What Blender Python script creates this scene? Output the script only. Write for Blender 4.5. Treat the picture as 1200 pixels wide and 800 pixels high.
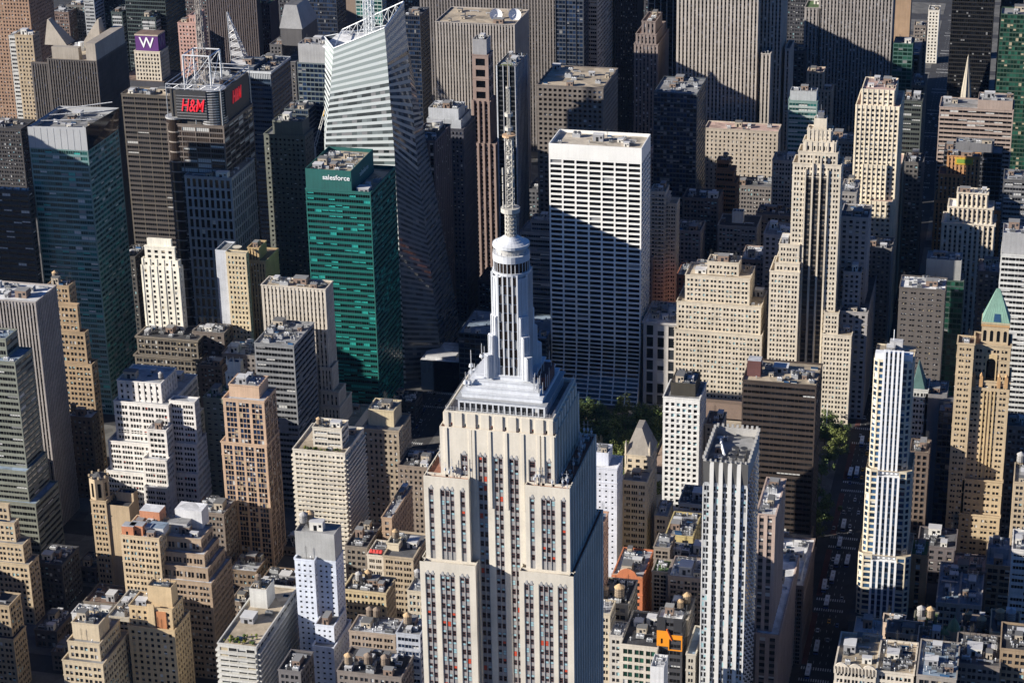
import bpy, math, random
from mathutils import Vector, Matrix
R = math.radians
SC = bpy.context.scene
for o in list(bpy.data.objects): bpy.data.objects.remove(o)
COL = SC.collection
# ------------------------------------------------------------------ camera
CP = Vector((92.9, -727.3, 639.0)); YAW = -.24727; PIT = .39402; ROL = -.01905; FPX = 2507.4
_fw = Vector((math.sin(YAW)*math.cos(PIT), math.cos(YAW)*math.cos(PIT), -math.sin(PIT)))
_r = Vector((math.cos(YAW), -math.sin(YAW), 0)); _u = _r.cross(_fw)
_R = _r*math.cos(ROL)+_u*math.sin(ROL); _U = _u*math.cos(ROL)-_r*math.sin(ROL)
cam = bpy.data.cameras.new('camera'); cob = bpy.data.objects.new('camera', cam); COL.objects.link(cob)
m = Matrix((_R, _U, -_fw)).transposed().to_4x4(); m.translation = CP; cob.matrix_world = m
cam.sensor_width = 36; cam.lens = 36*FPX/1200; cam.clip_start = 5; cam.clip_end = 20000
SC.camera = cob
# ------------------------------------------------------------------ light
SUN_EL, SUN_AZ = 21.5, 63          # azimuth counted from due south (grid) towards west
w = bpy.data.worlds.new('World'); SC.world = w; w.use_nodes = True
nt = w.node_tree; bg = nt.nodes['Background']; sky = nt.nodes.new('ShaderNodeTexSky')
sky.sky_type = 'NISHITA'; sky.sun_disc = False
sky.sun_elevation = R(SUN_EL); sky.sun_rotation = R(180+SUN_AZ)
sky.air_density = .55; sky.dust_density = .05; sky.ozone_density = 10
bg.inputs[1].default_value = .06
nt.links.new(sky.outputs[0], bg.inputs[0])
sl = bpy.data.lights.new('sun', 'SUN'); sl.energy = 5; sl.angle = R(.5); sl.color = (1, .935, .84)
so = bpy.data.objects.new('sun', sl); COL.objects.link(so)
sd_ = Vector((-math.sin(R(SUN_AZ))*math.cos(R(SUN_EL)), -math.cos(R(SUN_AZ))*math.cos(R(SUN_EL)), math.sin(R(SUN_EL))))
so.rotation_euler = sd_.to_track_quat('Z', 'Y').to_euler(); so.location = (-300, -400, 900)
vs = SC.view_settings; vs.view_transform = 'Standard'; vs.look = 'None'; vs.gamma = 1; vs.exposure = .88
SC.cycles.max_bounces = 5; SC.cycles.diffuse_bounces = 3; SC.cycles.glossy_bounces = 2
SC.cycles.use_denoising = True
rng = random.Random(7)
# ------------------------------------------------------------------ measuring: photo pixel -> point of the world
def ray(x, y): return _fw*FPX+_R*(x-600)+_U*(400-y)
def at_y(x, y, Y):
    d = ray(x, y); return CP+d*((Y-CP.y)/d.y)
def at_z(x, y, Z=0):
    d = ray(x, y); return CP+d*((Z-CP.z)/d.z)
def px(P):
    d = Vector(P)-CP; k = d.dot(_fw); return (600+FPX*d.dot(_R)/k, 400-FPX*d.dot(_U)/k)
def N(k): return 80.5*(k-34)+(15 if k in (34, 42, 57) else 9)
# ------------------------------------------------------------------ materials
_mats = {}
def _new(name):
    mt = bpy.data.materials.new(name); mt.use_nodes = True
    return mt, mt.node_tree, mt.node_tree.nodes['Principled BSDF']
def wall(c, rough=.85, var=.2, streak=.6, name='masonry'):
    """masonry, stone, metal panel: colour with weathering blotches and faint rain streaks"""
    key = ('w', tuple(c), rough, var, streak)
    if key in _mats: return _mats[key]
    mt, t, b = _new(name); L = t.links
    tc = t.nodes.new('ShaderNodeTexCoord')
    n1 = t.nodes.new('ShaderNodeTexNoise'); n1.inputs['Scale'].default_value = .07; n1.inputs['Detail'].default_value = 6; n1.inputs['Roughness'].default_value = .65
    mp = t.nodes.new('ShaderNodeMapping'); mp.inputs['Scale'].default_value = (.9, .9, .035)
    n2 = t.nodes.new('ShaderNodeTexNoise'); n2.inputs['Scale'].default_value = 1; n2.inputs['Detail'].default_value = 4
    L.new(tc.outputs['Object'], n1.inputs['Vector']); L.new(tc.outputs['Object'], mp.inputs['Vector']); L.new(mp.outputs[0], n2.inputs['Vector'])
    n3 = t.nodes.new('ShaderNodeTexNoise'); n3.inputs['Scale'].default_value = 1.3; n3.inputs['Detail'].default_value = 3
    L.new(tc.outputs['Object'], n3.inputs['Vector'])
    mx = t.nodes.new('ShaderNodeMath'); mx.operation = 'MULTIPLY_ADD'; mx.inputs[1].default_value = streak
    L.new(n2.outputs[0], mx.inputs[0]); L.new(n1.outputs[0], mx.inputs[2])
    m3 = t.nodes.new('ShaderNodeMath'); m3.operation = 'MULTIPLY_ADD'; m3.inputs[1].default_value = .35
    L.new(n3.outputs[0], m3.inputs[0]); L.new(mx.outputs[0], m3.inputs[2])
    mr = t.nodes.new('ShaderNodeMapRange'); a = .5+.5*streak+.175
    mr.inputs[1].default_value = a-.35; mr.inputs[2].default_value = a+.35
    mr.inputs[3].default_value = 1-1.7*var; mr.inputs[4].default_value = 1+var
    L.new(m3.outputs[0], mr.inputs[0])
    mc = t.nodes.new('ShaderNodeMix'); mc.data_type = 'RGBA'; mc.blend_type = 'MULTIPLY'; mc.inputs[0].default_value = 1
    mc.inputs[6].default_value = (*c, 1); L.new(mr.outputs[0], mc.inputs[7])
    L.new(mc.outputs[2], b.inputs['Base Color']); b.inputs['Roughness'].default_value = rough
    _mats[key] = mt; return mt
def metal(c, rough=.35, met=.8, name='metal'):
    key = ('m', tuple(c), rough, met)
    if key in _mats: return _mats[key]
    mt, t, b = _new(name); L = t.links
    tc = t.nodes.new('ShaderNodeTexCoord'); n = t.nodes.new('ShaderNodeTexNoise'); n.inputs['Scale'].default_value = .4; n.inputs['Detail'].default_value = 5
    L.new(tc.outputs['Object'], n.inputs['Vector'])
    mr = t.nodes.new('ShaderNodeMapRange'); mr.inputs[3].default_value = rough*.7; mr.inputs[4].default_value = rough*1.5
    L.new(n.outputs[0], mr.inputs[0]); L.new(mr.outputs[0], b.inputs['Roughness'])
    m2 = t.nodes.new('ShaderNodeMapRange'); m2.inputs[3].default_value = .7; m2.inputs[4].default_value = 1.15; L.new(n.outputs[0], m2.inputs[0])
    mc = t.nodes.new('ShaderNodeMix'); mc.data_type = 'RGBA'; mc.blend_type = 'MULTIPLY'; mc.inputs[0].default_value = 1
    mc.inputs[6].default_value = (*c, 1); L.new(m2.outputs[0], mc.inputs[7]); L.new(mc.outputs[2], b.inputs['Base Color'])
    b.inputs['Metallic'].default_value = met
    _mats[key] = mt; return mt
def glass(c, lo=.4, hi=1.8, rough=.08, spec=.5, name='window_glass'):
    """window glass: every pane has its own darkness and slight tilt in gloss"""
    key = ('g', tuple(c), lo, hi, rough, spec)
    if key in _mats: return _mats[key]
    mt, t, b = _new(name); L = t.links
    g = t.nodes.new('ShaderNodeNewGeometry'); oi = t.nodes.new('ShaderNodeObjectInfo')
    ad = t.nodes.new('ShaderNodeMath'); ad.operation = 'ADD'; L.new(g.outputs['Random Per Island'], ad.inputs[0]); L.new(oi.outputs['Random'], ad.inputs[1])
    fr = t.nodes.new('ShaderNodeMath'); fr.operation = 'FRACT'; L.new(ad.outputs[0], fr.inputs[0])
    pw = t.nodes.new('ShaderNodeMath'); pw.operation = 'POWER'; pw.inputs[1].default_value = 2; L.new(fr.outputs[0], pw.inputs[0])
    mr = t.nodes.new('ShaderNodeMapRange'); mr.inputs[3].default_value = lo; mr.inputs[4].default_value = hi; L.new(pw.outputs[0], mr.inputs[0])
    mc = t.nodes.new('ShaderNodeMix'); mc.data_type = 'RGBA'; mc.blend_type = 'MULTIPLY'; mc.inputs[0].default_value = 1
    mc.inputs[6].default_value = (*c, 1); L.new(mr.outputs[0], mc.inputs[7]); L.new(mc.outputs[2], b.inputs['Base Color'])
    b.inputs['Roughness'].default_value = rough; b.inputs['Specular IOR Level'].default_value = spec
    _mats[key] = mt; return mt
def roofm(c, var=.55, name='roofing'):
    """roofing felt, gravel: patches, seams, ponding stains"""
    key = ('r', tuple(c), var)
    if key in _mats: return _mats[key]
    mt, t, b = _new(name); L = t.links
    tc = t.nodes.new('ShaderNodeTexCoord')
    n1 = t.nodes.new('ShaderNodeTexNoise'); n1.inputs['Scale'].default_value = .16; n1.inputs['Detail'].default_value = 8; n1.inputs['Roughness'].default_value = .7
    v = t.nodes.new('ShaderNodeTexVoronoi'); v.inputs['Scale'].default_value = .11
    L.new(tc.outputs['Object'], n1.inputs['Vector']); L.new(tc.outputs['Object'], v.inputs['Vector'])
    s = t.nodes.new('ShaderNodeSeparateColor'); L.new(v.outputs['Color'], s.inputs[0])
    ma = t.nodes.new('ShaderNodeMath'); ma.operation = 'MULTIPLY_ADD'; ma.inputs[1].default_value = .4; L.new(s.outputs[0], ma.inputs[0]); L.new(n1.outputs[0], ma.inputs[2])
    mr = t.nodes.new('ShaderNodeMapRange'); mr.inputs[1].default_value = .35; mr.inputs[2].default_value = 1.05; mr.inputs[3].default_value = 1-var; mr.inputs[4].default_value = 1+var
    L.new(ma.outputs[0], mr.inputs[0])
    mc = t.nodes.new('ShaderNodeMix'); mc.data_type = 'RGBA'; mc.blend_type = 'MULTIPLY'; mc.inputs[0].default_value = 1
    mc.inputs[6].default_value = (*c, 1); L.new(mr.outputs[0], mc.inputs[7]); L.new(mc.outputs[2], b.inputs['Base Color']); b.inputs['Roughness'].default_value = .9
    _mats[key] = mt; return mt
def plain(c, rough=.6, name='paint', emit=0):
    key = ('p', tuple(c), rough, emit)
    if key in _mats: return _mats[key]
    mt, t, b = _new(name); b.inputs['Base Color'].default_value = (*c, 1); b.inputs['Roughness'].default_value = rough
    if emit: b.inputs['Emission Color'].default_value = (*c, 1); b.inputs['Emission Strength'].default_value = emit
    _mats[key] = mt; return mt
G = {'dark': glass((.022, .025, .03)), 'blue': glass((.02, .05, .1), .4, 2.2), 'teal': glass((.012, .075, .07), .4, 2.2),
     'green': glass((.015, .06, .04), .3, 2), 'black': glass((.008, .009, .011), .4, 1.6), 'navy': glass((.01, .02, .045), .3, 2.2), 'brown': glass((.03, .022, .018), .4, 1.8)}
BLIND = {'white': plain((.5, .5, .48), .5, 'window_blind'), 'cyan': plain((.28, .45, .48), .3, 'window_blind'), 'red': plain((.5, .06, .025), .5, 'window_blind'),
         'grey': plain((.2, .2, .2), .5, 'window_blind'), 'teal': plain((.03, .35, .3), .3, 'window_blind'), 'tan': plain((.4, .33, .22), .5, 'window_blind')}
# ------------------------------------------------------------------ mesh helper
class MB:
    def __init__(s): s.v = []; s.f = []; s.m = []; s.mats = []; s.ix = {}
    def mi(s, mat):
        k = mat.name
        if k not in s.ix: s.ix[k] = len(s.mats); s.mats.append(mat)
        return s.ix[k]
    def quad(s, a, b, c, d, mat):
        n = len(s.v); s.v += [tuple(a), tuple(b), tuple(c), tuple(d)]; s.f.append((n, n+1, n+2, n+3)); s.m.append(s.mi(mat))
    def poly(s, pts, mat):
        n = len(s.v); s.v += [tuple(p) for p in pts]; s.f.append(tuple(range(n, n+len(pts)))); s.m.append(s.mi(mat))
    def box(s, x0, x1, y0, y1, z0, z1, mat, top=None, bottom=True):
        n = len(s.v); s.v += [(x0, y0, z0), (x1, y0, z0), (x1, y1, z0), (x0, y1, z0), (x0, y0, z1), (x1, y0, z1), (x1, y1, z1), (x0, y1, z1)]
        fs = [(0, 1, 5, 4), (1, 2, 6, 5), (2, 3, 7, 6), (3, 0, 4, 7), (4, 5, 6, 7)]+([(3, 2, 1, 0)] if bottom else [])
        i = s.mi(mat); j = s.mi(top) if top else i
        for q, f in enumerate(fs): s.f.append(tuple(n+k for k in f)); s.m.append(j if q == 4 else i)
    def prism(s, pts, z0, z1, mat, top=None, pts2=None):
        """pts ccw outline at z0, pts2 at z1"""
        p2 = pts2 or pts; k = len(pts); n = len(s.v)
        s.v += [(p[0], p[1], z0) for p in pts]+[(p[0], p[1], z1) for p in p2]
        i = s.mi(mat); j = s.mi(top) if top else i
        for q in range(k): s.f.append((n+q, n+(q+1) % k, n+k+(q+1) % k, n+k+q)); s.m.append(i)
        s.f.append(tuple(n+k+q for q in range(k))); s.m.append(j)
        s.f.append(tuple(n+q for q in range(k))[::-1]); s.m.append(i)
    def cyl(s, cx, cy, z0, z1, r0, r1=None, k=14, mat=None, top=None):
        r1 = r0 if r1 is None else r1
        a = [(cx+r0*math.cos(2*math.pi*i/k), cy+r0*math.sin(2*math.pi*i/k)) for i in range(k)]
        b = [(cx+max(r1, .01)*math.cos(2*math.pi*i/k), cy+max(r1, .01)*math.sin(2*math.pi*i/k)) for i in range(k)]
        s.prism(a, z0, z1, mat, top, b)
    def bar(s, a, b, r, mat, k=4):
        a = Vector(a); b = Vector(b); d = b-a
        if d.length < 1e-6: return
        d.normalize(); e = d.orthogonal().normalized(); g = d.cross(e); n = len(s.v); i = s.mi(mat)
        for p in (a, b):
            for q in range(k):
                t = 2*math.pi*(q+.5)/k; s.v.append(tuple(p+(e*math.cos(t)+g*math.sin(t))*r))
        for q in range(k): s.f.append((n+q, n+(q+1) % k, n+k+(q+1) % k, n+k+q)); s.m.append(i)
        s.f.append(tuple(n+k+q for q in range(k))); s.m.append(i); s.f.append(tuple(n+q for q in range(k))[::-1]); s.m.append(i)
    def build(s, name, parent=None, off=(0, 0, 0), kind=None, label=None):
        me = bpy.data.meshes.new(name); ox, oy, oz = off
        me.from_pydata([(x-ox, y-oy, z-oz) for x, y, z in s.v], [], s.f)
        for mt in s.mats: me.materials.append(mt)
        if len(s.mats) > 1: me.polygons.foreach_set('material_index', s.m)
        me.update()
        o = bpy.data.objects.new(name, me); COL.objects.link(o)
        if parent: o.parent = parent
        else: o.location = off
        if kind: o['kind'] = kind
        if label: o['label'] = label
        return o
def tag(o, label, cat, group=None):
    o['label'] = label; o['category'] = cat
    if group: o['group'] = group
    return o
def empty(name, loc, label, cat, group=None, rz=0):
    o = bpy.data.objects.new(name, None); COL.objects.link(o); o.location = loc; o.rotation_euler = (0, 0, rz); o.empty_display_size = 2
    return tag(o, label, cat, group)
def structure(mb, name):
    o = mb.build(name); o['kind'] = 'structure'; return o
def copy_tree(o, parent=None):
    c = o.copy(); COL.objects.link(c)
    if parent: c.parent = parent
    for ch in list(o.children): copy_tree(ch, c)
    return c
# ------------------------------------------------------------------ facades
class St:
    """one facade pattern: floor height fh, bay width bw, window intervals in a bay, sill/head fractions, spandrel recess sd, glass depth d"""
    def __init__(s, fh=3.7, bw=3.4, cols=((.28, .72),), sh=(.27, .76), sd=0., d=.4, sp=None, gl='dark', blinds=('white',), pb=.18, ml=.8, mt=2.0, mb=0., fin=None, finc=None, inwall=False, bal=None, mul=0, mulc=None):
        s.__dict__.update(locals())
    def but(s, **k):
        a = {q: v for q, v in s.__dict__.items() if q != 's'}; a.update(k); return St(**a)
def facade(mb, wins, A, U, W, H, n, st, cw, full=True):
    """A: lower-left corner seen from outside, U: unit vector to the right, n: outward normal, up is +Z. Adds wall faces to mb, window rectangles to wins"""
    A = Vector(A); Z = Vector((0, 0, 1))
    def P(u, v, d=0): return A+U*u+Z*v-n*d
    zb = min(st.mb, H*.5); zt = H-min(st.mt, H*.4)
    ml = min(st.ml, W*.2); wu = W-2*ml
    nb = max(1, round(wu/st.bw)); bw = wu/nb
    nf = max(1, int((zt-zb)/st.fh+.25)); fh = (zt-zb)/nf
    if zt-zb < 2.2 or W < 1.6:
        mb.quad(P(0, 0), P(W, 0), P(W, H), P(0, H), cw); return
    cols = []
    for i in range(nb):
        for a, b in st.cols: cols.append((ml+(i+a)*bw, ml+(i+b)*bw))
    u = 0; sp = st.sp or cw
    for a, b in cols:
        if a > u+.01: mb.quad(P(u, 0), P(a, 0), P(a, H), P(u, H), cw)
        u = b
    if W > u+.01: mb.quad(P(u, 0), P(W, 0), P(W, H), P(u, H), cw)
    s0, s1 = st.sh; d, sd = st.d, st.sd
    for a, b in cols:
        z = 0
        for k in range(nf):
            z0 = zb+(k+s0)*fh; z1 = zb+(k+s1)*fh
            mb.quad(P(a, z, sd), P(b, z, sd), P(b, z0, sd), P(a, z0, sd), sp if k else cw)
            mb.quad(P(a, z0, sd), P(b, z0, sd), P(b, z0, d), P(a, z0, d), sp)
            mb.quad(P(a, z1, d), P(b, z1, d), P(b, z1, sd), P(a, z1, sd), sp)
            wins.append((P(a, z0, d), U, b-a, z1-z0, n)); z = z1
        mb.quad(P(a, z, sd), P(b, z, sd), P(b, H, sd), P(a, H, sd), cw)
        mb.quad(P(a, 0, 0), P(a, 0, d), P(a, H, d), P(a, H, 0), cw)
        mb.quad(P(b, 0, d), P(b, 0, 0), P(b, H, 0), P(b, H, d), cw)
        if st.mul:
            k = max(1, round((b-a)/st.mul))
            for i in range(1, k):
                c = a+(b-a)*i/k
                mb.quad(P(c-.09, 0, d-.1), P(c+.09, 0, d-.1), P(c+.09, zt, d-.1), P(c-.09, zt, d-.1), st.mulc or sp)
    if st.fin:
        pw, pp, every = st.fin; fc = st.finc or cw
        for i in range(0, nb+1, every):
            c = ml+i*bw; a, b = max(0.02, c-pw/2), min(W-.02, c+pw/2); t = H-.05
            mb.quad(P(a, 0, -pp), P(b, 0, -pp), P(b, t, -pp), P(a, t, -pp), fc)
            mb.quad(P(a, 0, 0), P(a, 0, -pp), P(a, t, -pp), P(a, t, 0), fc); mb.quad(P(b, 0, -pp), P(b, 0, 0), P(b, t, 0), P(b, t, -pp), fc)
            mb.quad(P(a, t, -pp), P(b, t, -pp), P(b, t, 0), P(a, t, 0), fc)
    if st.bal:
        bp, bh = st.bal   # a slab (and parapet) standing out at every floor
        for k in range(nf):
            z0 = zb+k*fh-.2; z1 = z0+bh
            if z0 < .1: continue
            a, b = .3, W-.3
            mb.quad(P(a, z0, -bp), P(b, z0, -bp), P(b, z1, -bp), P(a, z1, -bp), sp)
            mb.quad(P(a, z1, -bp), P(b, z1, -bp), P(b, z1, 0), P(a, z1, 0), sp); mb.quad(P(a, z0, 0), P(b, z0, 0), P(b, z0, -bp), P(a, z0, -bp), sp)
            mb.quad(P(a, z0, 0), P(a, z0, -bp), P(a, z1, -bp), P(a, z1, 0), sp); mb.quad(P(b, z0, -bp), P(b, z0, 0), P(b, z1, 0), P(b, z1, -bp), sp)
# window meshes: one shared mesh per glass and variant, 1 x 1 m
_wm = {}
def win_variant(st, r):
    if r > st.pb: return ('g',)
    bl = st.blinds[int(r*997) % len(st.blinds)]
    q = (r*131) % 1
    return ('t', bl) if q < .5 else (('b', bl) if q < .75 else ('f', bl))
def win_quads(var, gm):
    if var[0] == 'g': return [(0, 1, gm)]
    bm = BLIND[var[1]]
    if var[0] == 't': return [(0, .45, gm), (.45, 1, bm)]
    if var[0] == 'b': return [(0, .5, bm), (.5, 1, gm)]
    return [(0, 1, bm)]
def win_mesh(st, var):
    key = (st.gl, var)
    if key not in _wm:
        mb = MB()
        for a, b, mt in win_quads(var, G[st.gl]): mb.quad((0, 0, a), (1, 0, a), (1, 0, b), (0, 0, b), mt)
        me = bpy.data.meshes.new('window'); me.from_pydata(mb.v, [], mb.f)
        for mt in mb.mats: me.materials.append(mt)
        me.polygons.foreach_set('material_index', mb.m); _wm[key] = me
    return _wm[key]
def put_windows(wins, wobj, root, st, budget, wname='window'):
    """the nearest ones as window objects, the rest as one stuff part; returns how many objects were made"""
    if not wins: return 0
    off = root.location; rnd = rng.random
    if st.inwall: budget = 0
    if budget:
        # near ones first (south side, which the camera sees)
        wins = sorted(wins, key=lambda q: (q[4].y > -.5, (q[0]-CP).length))
    done = 0
    for P, U, ww, hh, n in wins[:budget]:
        o = bpy.data.objects.new(wname, win_mesh(st, win_variant(st, rnd()))); COL.objects.link(o); o.parent = wobj
        o.location = P-off; o.rotation_euler = (0, 0, math.atan2(U.y, U.x)); o.scale = (ww, 1, hh); done += 1
    rest = wins[budget:]
    if rest:
        mb = MB(); gm = G[st.gl]
        for P, U, ww, hh, n in rest:
            for a, b, mt in win_quads(win_variant(st, rnd()), gm):
                p = P+Vector((0, 0, a*hh)); q = P+Vector((0, 0, b*hh)); e = U*ww
                mb.quad(p, p+e, q+e, q, mt)
        mb.build('window_glazing', wobj, off, kind='stuff')
    return done
XV, YV, ZV = Vector((1, 0, 0)), Vector((0, 1, 0)), Vector((0, 0, 1))
def box_walls(mb, wins, x0, x1, y0, y1, z0, z1, st, cw, sides='SEW'):
    H = z1-z0
    for s in 'SENW':
        if s == 'S': a = ((x0, y0, z0), XV, x1-x0, -YV)
        if s == 'E': a = ((x1, y0, z0), YV, y1-y0, XV)
        if s == 'N': a = ((x1, y1, z0), -XV, x1-x0, YV)
        if s == 'W': a = ((x0, y1, z0), -YV, y1-y0, -XV)
        if s in sides and st: facade(mb, wins, a[0], a[1], a[2], H, a[3], st, cw)
        else:
            A = Vector(a[0]); U = a[1]*a[2]; mb.quad(A, A+U, A+U+ZV*H, A+ZV*H, cw)
def flat_roof(x0, x1, y0, y1, z, rm, cm, root, par=1.0, t=.4):
    mb = MB(); d = z-par
    mb.quad((x0+t, y0+t, d), (x1-t, y0+t, d), (x1-t, y1-t, d), (x0+t, y1-t, d), rm)
    o = [(x0, y0), (x1, y0), (x1, y1), (x0, y1)]; i = [(x0+t, y0+t), (x1-t, y0+t), (x1-t, y1-t), (x0+t, y1-t)]
    for k in range(4):
        k2 = (k+1) % 4
        mb.quad((*o[k], z), (*o[k2], z), (*i[k2], z), (*i[k], z), cm); mb.quad((*i[k], d), (*i[k], z), (*i[k2], z), (*i[k2], d), cm)
    return mb.build('roof', root, root.location)
def ring(mb, x0, x1, y0, y1, z0, z1, p, mat):
    """a cornice or belt course standing p proud"""
    for a in ((x0-p, x1+p, y0-p, y0-.003), (x0-p, x1+p, y1+.003, y1+p), (x0-p, x0-.003, y0-.003, y1+.003), (x1+.003, x1+p, y0-.003, y1+.003)): mb.box(*a, z0, z1, mat)
# ------------------------------------------------------------------ roof furniture prototypes (shared meshes)
def _proto(name, mb):
    me = bpy.data.meshes.new(name); me.from_pydata(mb.v, [], mb.f)
    for mt in mb.mats: me.materials.append(mt)
    me.polygons.foreach_set('material_index', mb.m); return me
def _mk_protos():
    P = {}
    for i, (c, cap) in enumerate((((.42, .36, .28), (.12, .12, .12)), ((.3, .3, .31), (.5, .5, .5)), ((.24, .17, .13), (.2, .2, .2)), ((.62, .6, .55), (.45, .45, .46)))):
        mb = MB(); mb.box(-.5, .5, -.5, .5, 0, .92, wall(c)); mb.box(-.53, .53, -.53, .53, .92, 1, roofm(cap)); mb.box(-.2, .05, -.515, -.5, .02, .6, G['dark']); mb.box(.2, .4, -.51, -.5, .4, .7, G['dark'])
        P['bulkhead%d' % i] = _proto('bulkhead', mb)
    g = metal((.5, .51, .52), .45, .5); dk = plain((.03, .03, .03)); wh = wall((.62, .63, .64), .5, .1)
    for i, mt in enumerate((g, wh, metal((.28, .29, .3), .5, .5))):
        mb = MB(); mb.box(-.5, .5, -.5, .5, .1, .85, mt)
        for sx in (-.42, .42):
            for sy in (-.42, .42): mb.box(sx-.05, sx+.05, sy-.05, sy+.05, 0, .1, dk)
        for k in range(4): mb.box(-.45, .45, -.52, -.5, .2+k*.15, .27+k*.15, dk)
        for sx in (-.24, .24): mb.cyl(sx, 0, .85, 1, .2, .2, 10, mt, dk)
        P['mechanical_unit%d' % i] = _proto('mechanical_unit', mb)
    mb = MB(); mb.box(-.5, .5, -.12, .12, .35, .65, g); mb.box(.38, .5, -.12, .12, 0, .35, g); mb.box(-.5, -.38, -.12, .12, 0, .35, g); mb.box(-.05, .05, -.16, .16, .33, .67, g); P['duct'] = _proto('duct', mb)
    mb = MB(); mb.cyl(0, 0, 0, .8, .3, .3, 8, g); mb.cyl(0, 0, .8, 1, .5, .1, 8, g); P['vent_pipe'] = _proto('vent_pipe', mb)
    mb = MB(); mb.box(-.5, .5, -.5, .5, 0, .3, wall((.5, .5, .5))); mb.prism([(-.48, -.48), (.48, -.48), (.48, .48), (-.48, .48)], .3, 1, G['blue'], None, [(-.48, -.04), (.48, -.04), (.48, .04), (-.48, .04)]); P['skylight'] = _proto('skylight', mb)
    mb = MB(); mb.box(-.5, .5, -.5, .5, 0, .8, g)
    for sx in (-.25, .25):
        for sy in (-.25, .25): mb.cyl(sx, sy, .8, 1, .2, .22, 10, g, dk)
    P['cooling_tower'] = _proto('cooling_tower', mb)
    mb = MB()
    for k in range(7): mb.bar((0, 0, 0), (0, 0, 1), .012, dk, 4) if k == 0 else mb.bar((-.12, 0, .4+k*.08), (.12, 0, .4+k*.08), .006, dk, 3)
    P['aerial'] = _proto('aerial', mb)
    return P
PR = _mk_protos()
def furnish(roof, root, x0, x1, y0, y1, z, n, r, keep=()):
    """bulkheads, plant and pipes on a flat roof, each a sub-part of the roof"""
    w, h = x1-x0, y1-y0
    if w < 4 or h < 4: return
    used = list(keep); placed = 0; tries = 0
    while placed < n and tries < n*12:
        tries += 1
        if placed == 0 and min(w, h) > 9: kind = 'bulkhead%d' % r.randrange(4); sx, sy, sz = min(w*.35, r.uniform(5, 9)), min(h*.4, r.uniform(4, 8)), r.uniform(3.2, 5.5)
        else:
            q = r.random()
            if q < .2: kind = 'bulkhead%d' % r.randrange(4); sx, sy, sz = r.uniform(2.5, 5), r.uniform(2.5, 5), r.uniform(2.4, 4)
            elif q < .5: kind = 'mechanical_unit%d' % r.randrange(3); sx, sy, sz = r.uniform(2, 4.5), r.uniform(1.8, 3.2), r.uniform(1.5, 2.6)
            elif q < .62: kind = 'duct'; sx, sy, sz = r.uniform(5, 10), 4, 1.8
            elif q < .78: kind = 'vent_pipe'; sx = sy = r.uniform(.8, 1.6); sz = r.uniform(1.2, 2.6)
            elif q < .86: kind = 'skylight'; sx, sy, sz = r.uniform(2, 5), r.uniform(1.5, 3), 1.2
            elif q < .94: kind = 'cooling_tower'; sx, sy, sz = r.uniform(3.5, 6), r.uniform(3, 5), r.uniform(2.5, 4)
            else: kind = 'aerial'; sx = sy = sz = r.uniform(5, 9)
        ex, ey = (sx, sy) if kind != 'aerial' else (.6, .6)
        if ex > w-2 or ey > h-2: continue
        cx = r.uniform(x0+.8+ex/2, x1-.8-ex/2); cy = r.uniform(y0+.8+ey/2, y1-.8-ey/2)
        if any(abs(cx-a) < (ex+c)/2+.3 and abs(cy-b) < (ey+e)/2+.3 for a, b, c, e in used): continue
        used.append((cx, cy, ex, ey)); placed += 1
        nm = kind.rstrip('0123456789'); o = bpy.data.objects.new(nm, PR[kind]); COL.objects.link(o); o.parent = roof
        o.location = Vector((cx, cy, z))-root.location; o.scale = (sx, sy, sz)
# ------------------------------------------------------------------ buildings
ROOF = {'tar': (.09, .09, .095), 'silver': (.38, .39, .41), 'tan': (.36, .3, .22), 'grey': (.22, .22, .22), 'dark': (.04, .04, .045), 'white': (.6, .6, .6), 'brown': (.15, .1, .075), 'green': (.07, .12, .04), 'blue': (.2, .26, .33), 'pink': (.4, .28, .24)}
FOOT = []      # footprints of everything built, for the streets and checks
LAST = {}
def solve_dep(x1, Yf, Z, xe):
    lo, hi = 1, 250
    for _ in range(40):
        md = (lo+hi)/2
        if px((x1, Yf+md, Z))[0] < xe: lo = md
        else: hi = md
    return lo
def tier_box(t):
    Yf, xl, xr, yt, dep = t[:5]
    ym = yt
    a = at_y(xl, ym, Yf); b = at_y(xr, ym, Yf); c = at_y((xl+xr)/2, ym, Yf)
    if isinstance(dep, str): dep = solve_dep(b.x, Yf, c.z, float(dep[1:]))
    return [a.x, b.x, Yf, Yf+dep, 0., c.z]
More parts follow.
